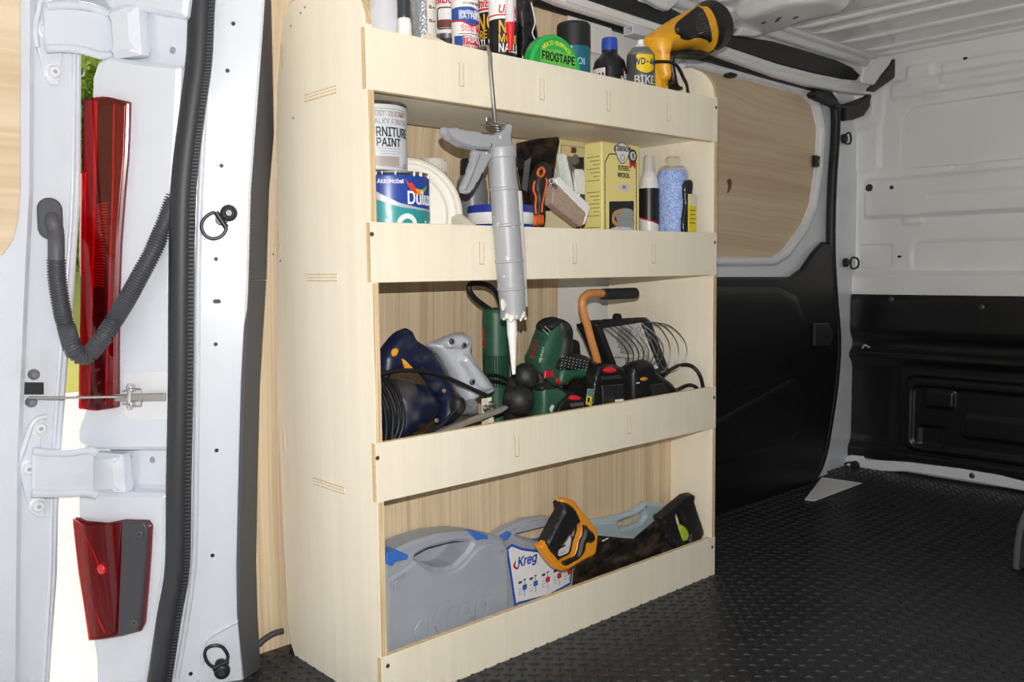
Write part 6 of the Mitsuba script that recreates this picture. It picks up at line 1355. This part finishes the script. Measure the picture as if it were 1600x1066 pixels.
t = thing('hand_saw', 'black handled hand saw with a lime insert at the far end of the bottom shelf', 'hand saw')
bl_ = [(0.7234,0.1582),(0.6489,0.1324),(0.5507,0.1037),(0.4663,0.0814),(0.4735,0.0725),(0.5897,0.0674),(0.8072,0.0657),(0.7703,0.1086)]
flatp(t, 'blade', bl_, 'y28', .0014, DIRTY, .0003, label='dark steel blade')
to = .0
ho = [(0.7212,0.1671),(0.7454,0.1721),(0.7813,0.1850),(0.8181,0.1968),(0.8393,0.1965),(0.8536,0.1888),(0.8489,0.1765),(0.8659,0.1409),(0.8857,0.1028),(0.8858,0.0924),(0.8616,0.0724),(0.8330,0.0700),(0.8048,0.0728),(0.7840,0.0811),(0.7590,0.1025),(0.7455,0.1254)]
hi = [(0.7792,0.1583),(0.7974,0.1676),(0.8091,0.1465),(0.8209,0.1223),(0.8351,0.1033),(0.8305,0.0896),(0.8140,0.0903),(0.8047,0.1026),(0.7907,0.1301)]
puff(t, 'handle', ho, 'y027', .024, .009, SAWB, .0035, smooth_pts=False, holes=[hi], label='black handle', power=3)
puff(t, 'insert', [(0.7907,0.1243),(0.8045,0.1315),(0.8209,0.1238),(0.8327,0.1067),(0.8281,0.0916),(0.8140,0.0903),(0.8047,0.0982)], 'y027', .020, .006, C_('#a9c43a', .4), .003, label='lime green insert')
for q in [(0.7363,0.1528),(0.7431,0.1205),(0.7723,0.1041)]:
    obj('handle_bolt', on(move(rlathe([(.0032, 0), (.0032, .001), (.002, .0016)], 12), (q[0], q[1], 0)), 'y15', .0012), C_('#57585a', .3, .8), t, smooth=35)

# ================================================================== rear pillar fittings
def ring_(label, n, plate, rot, loop_pts, lift=.001):
    t = thing('lashing_ring', label, 'lashing ring')
    p = np.array(plate)
    obj('base', on(move(rlathe([(.0135, 0), (.0135, .006), (.011, .010), (.006, .011)], 18), (p[0], p[1], lift)), n), C_('#202124', .4), t, smooth=35)
    obj('bolt', on(move(rlathe([(.0075, 0), (.0075, .003), (.005, .005)], 6), (p[0], p[1], lift + .0095)), n), C_('#2d2e31', .35), t, smooth=25)
    L = np.array(loop_pts)
    o3_ = np.c_[spl(L, 6), np.full((len(L) - 1) * 6 + 1, lift + .006)]
    obj('ring', on(tube(o3_, .0028, 10), n), C_('#26272a', .3), t, smooth=60)
    mid = (L[0] + L[-1]) / 2
    dd = L[-1] - L[0]; dd /= np.linalg.norm(dd)
    obj('hinge', on(tube([(*(L[0] - dd * .003), lift + .006), (*(L[-1] + dd * .003), lift + .006)], .0045, 10), n), C_('#202124', .4), t, smooth=50)
    obj('strap', on(bev(shapely.LineString([mid, p]).buffer(.009), .006, .001), n, lift), C_('#202124', .4), t, smooth=30)
    return t
ring_('black lashing ring on the white rear pillar, upper one beside the rear seal', 'PIL', [(-0.0069,0.7945)][0], 0, [(-0.0250,0.7934),(-0.0327,0.7943),(-0.0446,0.7851),(-0.0490,0.7720),(-0.0437,0.7588),(-0.0323,0.7537),(-0.0195,0.7578),(-0.0122,0.7680),(-0.0130,0.7741)])
ring_('black lashing ring on the rear pillar low down above the floor', 'PIL', [(-0.0457,0.0229)][0], 0, [(-0.0578,0.0318),(-0.0677,0.0425),(-0.0722,0.0582),(-0.0677,0.0689),(-0.0553,0.0716),(-0.0431,0.0663),(-0.0354,0.0501),(-0.0378,0.0401)])
def mini(label, n, p, loop, lift=.002):
    t = thing('lashing_ring', label, 'lashing ring')
    obj('base', on(move(rlathe([(.015, 0), (.015, .010), (.011, .013)], 16), (p[0], p[1], lift)), n), BLACK, t, smooth=35)
    L = np.array(loop)
    obj('ring', on(tube(np.c_[spl(L, 5, True), np.full(len(L) * 5, lift + .008)], .0032, 8, closed=True), n), BLACK, t, smooth=60)
mini('upper black lashing ring on the front pillar beside the bulkhead', 'y320', [(2.0841,1.1195)][0], [(2.0837,1.1300),(2.1098,1.1408),(2.1237,1.1294),(2.1200,1.1078),(2.0891,1.1030),(2.0754,1.1166)])
mini('lower black lashing ring on the front pillar near the black trim', 'y320', [(2.1128,0.7070)][0], [(2.1439,0.7210),(2.1759,0.7232),(2.1949,0.7122),(2.1911,0.6923),(2.1590,0.6860),(2.1405,0.6927)])
mini('black lashing ring on the white sill at the foot of the bulkhead', 'x2155', [(-0.2859,0.0068)][0], [(-0.3277,-0.0021),(-0.3116,0.0118),(-0.2907,0.0150),(-0.2813,0.0030),(-0.2996,-0.0044),(-0.3181,-0.0119)])

# door hinges
def hinge(label, plate, bolts, arm, ridge1, ridge2, kn, pocket, pb):
    t = thing('hinge', label, 'hinge')
    obj('plate', on(bev(rnd(plate, .004), .006, .0015), 'DOOR', .001), PAINT, t, smooth=30)
    for q in bolts:
        b_ = obj('bolt', on(move(rlathe([(.0135, 0), (.0135, .002), (.0095, .003), (.009, .008), (.007, .010)], 20), (q[0], q[1], .006)), 'DOOR'), C_('#d5d7db', .35), t, smooth=30)
        obj('bolt_socket', on(move(lathe([(.0035, 0), (.0035, .0006)], 6), (q[0], q[1], .0160)), 'DOOR'), C_('#9a9ca2', .5), b_)
    obj('arm', on(bev(rnd(arm, .003), .012, .003), 'DOOR', .016), PAINT, t, smooth=30)
    for r_ in (ridge1, ridge2):
        obj('flange', on(tube(np.c_[spl(r_, 5), np.full((len(r_) - 1) * 5 + 1, .028)], .0065, 10, flat=1.0), 'DOOR'), PAINT, t, smooth=60)
    edge_ = spl(plate[:5], 4)
    obj('plate_lip', on(tube(np.c_[edge_, np.full(len(edge_), .008)], .0045, 8), 'DOOR'), PAINT, t, smooth=60)
    c0, c1 = np.array(kn[0]), np.array(kn[1])
    obj('knuckle', on(bev(rnd([(c0[0], c0[1]), (c1[0], c0[1]), (c1[0], c1[1]), (c0[0], c1[1])], .004), .040, .012), 'BODY', -.03), PAINT, t, smooth=40)
    obj('leaf', on(bev(rnd(pocket, .002), .003, .0008), 'BODY', -.031), PAINT, t, smooth=30)
    obj('leaf_bolt', on(move(rlathe([(.0055, 0), (.0055, .002), (.004, .003)], 14), (*pb, -.029)), 'BODY'), C_('#8c8f94', .4), t, smooth=35)
hinge('upper white door hinge above the tall tail lamp', [(-0.0084,1.1485),(-0.0367,1.1294),(-0.0451,1.1030),(-0.0507,1.0780),(-0.0492,1.0494),(-0.0439,1.0260),(-0.0420,1.0068),(-0.0351,0.9960),(-0.0195,0.9941),(-0.0178,1.0121),(-0.0129,1.0403),(-0.0079,1.0706)], [(-0.0353,1.0777),(-0.0270,1.0147),(-0.0203,1.1307)],
      [(-0.0413,1.1075),(0.0032,1.1137),(0.0416,1.1147),(0.0674,1.1152),(0.0652,1.0560),(0.0293,1.0486),(-0.0088,1.0488),(-0.0421,1.0457)], [(-0.0395,1.1078),(-0.0107,1.1160),(0.0225,1.1191),(0.0514,1.1144),(0.0694,1.1166)], [(-0.0422,1.0447),(-0.0134,1.0501),(0.0149,1.0504),(0.0390,1.0470),(0.0651,1.0539)], [(-0.0555,1.1109),(-0.0005,1.0352)], [(0.0132,1.0968),(0.0814,1.0895),(0.0686,1.0137),(0.0075,1.0267)], [(0.0371,1.0441)][0])
hinge('lower white door hinge between the two tail lamps', [(-0.0612,0.4723),(-0.0744,0.4698),(-0.0841,0.4586),(-0.0946,0.4290),(-0.1049,0.4016),(-0.1008,0.3719),(-0.0948,0.3415),(-0.0902,0.3196),(-0.0795,0.3090),(-0.0682,0.3089),(-0.0708,0.3370),(-0.0746,0.3799),(-0.0704,0.4317)], [(-0.0713,0.4548),(-0.0907,0.3920),(-0.0796,0.3292)],
      [(-0.0876,0.4217),(-0.0446,0.4153),(0.0041,0.4059),(0.0014,0.3365),(-0.0473,0.3497),(-0.0903,0.3596)], [(-0.0875,0.4238),(-0.0636,0.4171),(-0.0351,0.4128),(-0.0076,0.4130),(0.0062,0.4067)], [(-0.0923,0.3568),(-0.0664,0.3510),(-0.0378,0.3458),(-0.0123,0.3434),(0.0034,0.3362)], [(-0.1578,0.4000),(-0.0914,0.3335)], [(-0.0812,0.4057),(0.0029,0.4107),(-0.0072,0.3463),(-0.0867,0.3403)], [(-0.0549,0.3869)][0])

# corrugated conduit from body to door
t = thing('cable_conduit', 'dark grey corrugated cable conduit looping between the door and the rear seal', 'cable conduit')
g_ = [(-0.0412,0.7871)][0]
obj('grommet', on(bev(rrect(.037, .066, .0184, g_[0], g_[1], 8), .008, .003), 'DOOR', .0005), C_('#4a4b50', .6), t, smooth=30, label='oval rubber grommet')
el = spl([(-0.3391,0.4,0.791)] + [(-0.339,0.385,0.7802),(-0.336,0.385,0.7662)] + [(-0.3389,0.375,0.7438),(-0.3401,0.375,0.7197)], 6)
obj('elbow', tube(el, 0.0121, 16), C_('#505157', .55), t, smooth=60, label='smooth rubber elbow')
cp_ = spl([(-0.34,0.375,0.7217),(-0.3403,0.375,0.6975),(-0.3387,0.375,0.6723),(-0.3356,0.375,0.6418),(-0.3303,0.375,0.614)] + [(-0.3325,0.345,0.5892),(-0.3248,0.345,0.5735),(-0.3166,0.345,0.5678),(-0.3048,0.345,0.5741)] + [(-0.2947,0.318,0.5983),(-0.274,0.318,0.6276)] + [(-0.2637,0.286,0.6612)] + [(-0.2509,0.268,0.694)] + [(-0.2337,0.257,0.7305),(-0.2162,0.257,0.7675)] + [(-0.207,0.252,0.7934)] + [(-0.1982,0.248,0.8213)], 22)
seg_ = np.r_[0, np.cumsum(np.linalg.norm(np.diff(cp_, axis=0), axis=1))]
nn = int(seg_[-1] / .0011)
cq = np.stack([np.interp(np.linspace(0, seg_[-1], nn), seg_, cp_[:, k]) for k in range(3)], 1)
prof_r = np.where((np.arange(nn) % 4) < 2, .0138, .0110)
obj('corrugated_hose', tube(cq, prof_r, 18), C_('#45464b', .5), t, smooth=25)

# check strap
t = thing('door_check_strap', 'thin steel door check strap crossing the lower end of the tall tail lamp', 'check strap')
st = [*[(-0.3852,0.392,0.5051)][0:1]] + [(-0.3334,0.33,0.5067),(-0.276,0.33,0.5016)] + [(-0.2701,0.3,0.505)]
obj('bar', tube(st, .0034, 8, flat=.7), C_('#b3b0aa', .35, .8), t, smooth=60)
obj('link_bar', on(bev([(-0.0835,0.5039),(0.0181,0.5097),(0.0172,0.4972),(-0.0845,0.4922)], .004, .001), 'BODY', .012), C_('#a9a6a0', .4, .7), t)
for v_ in ([(-0.0523,0.5146)][0], [(-0.0545,0.4881)][0]):
    obj('clevis', on(bev(rrect(.012, .010, .002, v_[0], v_[1]), .012, .002), 'BODY', .006), C_('#b9b7b2', .4, .6), t, smooth=30)
cl_ = [(-0.0771,0.5010),(-0.0620,0.5079),(-0.0222,0.5166),(-0.0246,0.4872),(-0.0633,0.4930),(-0.0772,0.4999)]
obj('retaining_clip', on(tube(np.c_[np.array([(-0.0618,0.5111),(-0.0430,0.5159),(-0.0236,0.5155),(-0.0242,0.5082)]), np.full(4, .02)], .0011, 6), 'BODY'), STEEL, t, smooth=50)
obj('retaining_clip', on(tube(np.c_[np.array([(-0.0634,0.4909),(-0.0454,0.4874),(-0.0258,0.4882),(-0.0237,0.4977)]), np.full(4, .02)], .0011, 6), 'BODY'), STEEL, t, smooth=50)
obj('pin', on(tube([(*[(-0.0517,0.5220)][0], .014), (*[(-0.0551,0.4807)][0], .014)], .0042, 10), 'BODY'), C_('#c5c3be', .35, .6), t, smooth=50)

# tail lamps
scene['m_red_lens'] = {'type': 'thindielectric', 'int_ior': 1.5, 'specular_transmittance': {'type': 'rgb', 'value': [.82, .03, .06]}, 'specular_reflectance': {'type': 'rgb', 'value': [.45, .45, .45]}}
DRED, BRED = C_('#5a0a12', .3, 0, .8), C_('#c01c2c', .3, 0, .8)
def lamp(label, outline, lens2, ribs, extra=None):
    t = thing('tail_lamp', label, 'tail lamp')
    P_ = Polygon(outline).buffer(0)
    obj('housing', on(bev(rnd(outline, .003), .010, .003), 'BODY', -.002), DRED, t, smooth=30)
    x0_, y0_, x1_, y1_ = P_.bounds
    return t, P_
up = [(-0.1077,0.9756),(-0.0661,0.9764),(-0.0238,0.9654),(-0.0283,0.9265),(-0.0345,0.8824),(-0.0455,0.8280),(-0.0601,0.7476),(-0.0710,0.6656),(-0.0813,0.5611),(-0.0882,0.4803),(-0.1264,0.4744),(-0.1632,0.4761),(-0.1541,0.5595),(-0.1435,0.6446),(-0.1344,0.7284),(-0.1236,0.8312),(-0.1130,0.9320)]
t, P_ = lamp('tall red tail lamp on the rear corner of the van', up, None, None)
def strip(t, name, pts, col, th=.003, lift=.008, label=None, b=.0012): return obj(name, on(bev(Polygon(pts).buffer(0), th, b), 'BODY', lift), col, t, smooth=30, label=label)
DK = C_('#56181f', .3)
strip(t, 'side_lens', [(-0.1068,0.9716),(-0.0858,0.9720),(-0.1012,0.8303),(-0.1246,0.6447),(-0.1438,0.4780),(-0.1616,0.4783),(-0.1435,0.6446),(-0.1236,0.8312)], C_('#c08088', .3), label='brighter red outer strip')
strip(t, 'reflector', [(-0.0798,0.9676),(-0.0492,0.9643),(-0.0635,0.8287),(-0.0873,0.6448),(-0.1082,0.4966),(-0.1409,0.4954),(-0.1219,0.6447),(-0.0973,0.8301)], DK, label='dark red middle')
strip(t, 'inner_lens', [(-0.0442,0.9630),(-0.0280,0.9598),(-0.0387,0.8776),(-0.0566,0.7881),(-0.0767,0.6448),(-0.0905,0.4845),(-0.1039,0.4840),(-0.0873,0.6448),(-0.0609,0.8286)], C_('#8f4a50', .3), label='red inner strip')
for pts in ([(-0.0822,0.9697),(-0.0973,0.8301),(-0.1219,0.6447),(-0.1418,0.4846)], [(-0.0474,0.9632),(-0.0622,0.8287),(-0.0866,0.6448),(-0.1065,0.4860)]):
    obj('bright_line', on(tube(np.c_[spl(pts, 5), np.full(16, .0115)], .0016, 8), 'BODY'), C_('#ffb0b0', .3), t, smooth=60)
for k in range(30):
    q = ([(-0.0966,0.8077)][0], [(-0.1188,0.6793)][0], [(-0.0728,0.8109)][0], [(-0.0935,0.6791)][0])
    a_ = np.array(q[0]) + (np.array(q[1]) - q[0]) * k / 29; b_ = np.array(q[2]) + (np.array(q[3]) - q[2]) * k / 29
    obj('prism', on(tube([(*a_, .0112), (*((a_ + b_) / 2 + (0, .002)), .0118), (*b_, .0112)], .0012, 5), 'BODY'), C_('#f0a0a0', .3), t, smooth=60)
strip(t, 'side_marker', [(-0.1263,0.8599),(-0.1142,0.8614),(-0.1283,0.7075),(-0.1416,0.6951),(-0.1412,0.7285)], C_('#d9a9a0', .25, 0, .8), .004, .0085, 'pale pink side marker')
lp_ = rnd(up, .003).buffer(-.0008)
obj('lens', on(bev(lp_, .0008), 'BODY', .0135), 'm_red_lens', t, smooth=30, label='clear red lens')
lo_ = [(-0.1977,0.2872),(-0.1758,0.2801),(-0.1439,0.2784),(-0.0909,0.2908),(-0.0427,0.2939),(-0.0354,0.2859),(-0.0416,0.2418),(-0.0518,0.1803),(-0.0637,0.1155),(-0.0731,0.0997),(-0.1109,0.0867),(-0.1479,0.0760),(-0.1810,0.0692),(-0.1862,0.1363),(-0.1909,0.1928),(-0.1952,0.2378)]
t, P_ = lamp('short red tail lamp with a black screwed bracket below the lower hinge', lo_, None, None)
strip(t, 'reflector', [(-0.1722,0.2737),(-0.0941,0.2851),(-0.1010,0.2359),(-0.1133,0.1564),(-0.1242,0.0929),(-0.1759,0.0779),(-0.1794,0.1486),(-0.1813,0.2052)], mat('lamp_bowl', '#a8706a', .2, .6), label='red mirrored bowl')
strip(t, 'side_lens', [(-0.1965,0.2850),(-0.1747,0.2768),(-0.1763,0.1831),(-0.1762,0.0756),(-0.1853,0.1307),(-0.1909,0.1928),(-0.1952,0.2378)], C_('#c2303c', .2, 0, 1.0), .004, .008)
for pts in ([(-0.1709,0.2570),(-0.1519,0.2195),(-0.1358,0.1819),(-0.1319,0.1316)], [(-0.1668,0.2405),(-0.1517,0.1914),(-0.1470,0.1183)], [(-0.1723,0.1494),(-0.1583,0.1169),(-0.1439,0.0902)]):
    obj('facet_edge', on(tube(np.c_[spl(pts, 5), np.full((len(pts) - 1) * 5 + 1, .0112)], .0014, 8), 'BODY'), C_('#c98a5c', .2, .6), t, smooth=60)
obj('bulb', on(move(pillow(shapely.Point(0, 0).buffer(.011), .016, .009, .003), (*[(-0.1394,0.2040)][0], .010)), 'BODY'), C_('#d12a2a', .3), t, smooth=True)
obj('lens', on(bev(rnd([(-0.1938,0.2830),(-0.1746,0.2780),(-0.0911,0.2886),(-0.0969,0.2363),(-0.1091,0.1569),(-0.1190,0.0890),(-0.1778,0.0731),(-0.1833,0.1367),(-0.1895,0.1930)], .002), .0008), 'BODY', .0135), 'm_red_lens', t, smooth=30, label='clear red lens')
strip(t, 'bracket', [(-0.0897,0.2898),(-0.0441,0.2927),(-0.0382,0.2835),(-0.0442,0.2415),(-0.0545,0.1800),(-0.0664,0.1151),(-0.0756,0.1016),(-0.1150,0.0873),(-0.1063,0.1572),(-0.0965,0.2252)], C_('#3a3b3f', .55), .008, .006, 'black bracket', .002)
for q in [(-0.0509,0.2736),(-0.0742,0.1186)]:
    s_ = obj('screw', on(move(rlathe([(.0062, 0), (.0062, .002), (.0045, .003)], 18), (q[0], q[1], .0138)), 'BODY'), C_('#4a4b50', .45), t, smooth=35)
    obj('screw_socket', on(move(lathe([(.0024, 0), (.0024, .0005)], 6), (q[0], q[1], .0166)), 'BODY'), BLACK, s_)

# loose cable at the foot of the lining, bag on the floor
t = thing('rubber_trim_end', 'black rubber strip curling out beside the foot of the shelving side panel', 'rubber strip')
obj('strip', tube(spl([*[(0.03,0.491,-0.05199),(0.03,0.4588,-0.02865),(0.03,0.4168,-0.005337),(0.03,0.3743,0.01143)]][0:0] + [(-0.05429,0.315,0.02666),(-0.04407,0.315,0.03313),(-0.02876,0.315,0.03817),(-0.01598,0.315,0.03922),(-0.00571,0.315,0.03863)], 6), .0052, 10), C_('#3a3b3e', .6), t, smooth=60)
t = thing('carpet_bag', 'dark grey soft bag with a rounded edge on the floor at the right', 'bag')
bg_ = spl([(0, 0), (.002, .06), (.010, .11), (.03, .15), (.07, .18), (.16, .195), (.30, .19), (.42, .17), (.46, .10), (.47, .0)], 6)
bm = pillow(Polygon(bg_).buffer(0), .13, .06, .012)
bm.vertices[:, 2] += .004 * (meshkit.fbm(bm.vertices * 25, 3) - .5)
mt = np.eye(4); e1 = np.array([.55, -.83, 0]); e2 = np.array([0, 0, 1.0]); mt[:3, 0], mt[:3, 1], mt[:3, 2], mt[:3, 3] = e1, e2, np.cross(e1, e2), np.array([1.36, -.50, .003]) - np.cross(e1, e2) * .07
obj('body', bm.apply_transform(mt), mat('felt', mikit.proc(lambda p, n, uv: mix(L3('#242427'), L3('#3a3a3d'), fbm(p.x * 120, p.y * 120, p.z * 120))), .9), t, smooth=True)
pp_ = np.c_[bg_, np.full(len(bg_), .0)]
obj('piping', tube(pp_, .009, 8).apply_transform(mt), C_('#505055', .85), t, smooth=60, label='lighter piped edge')
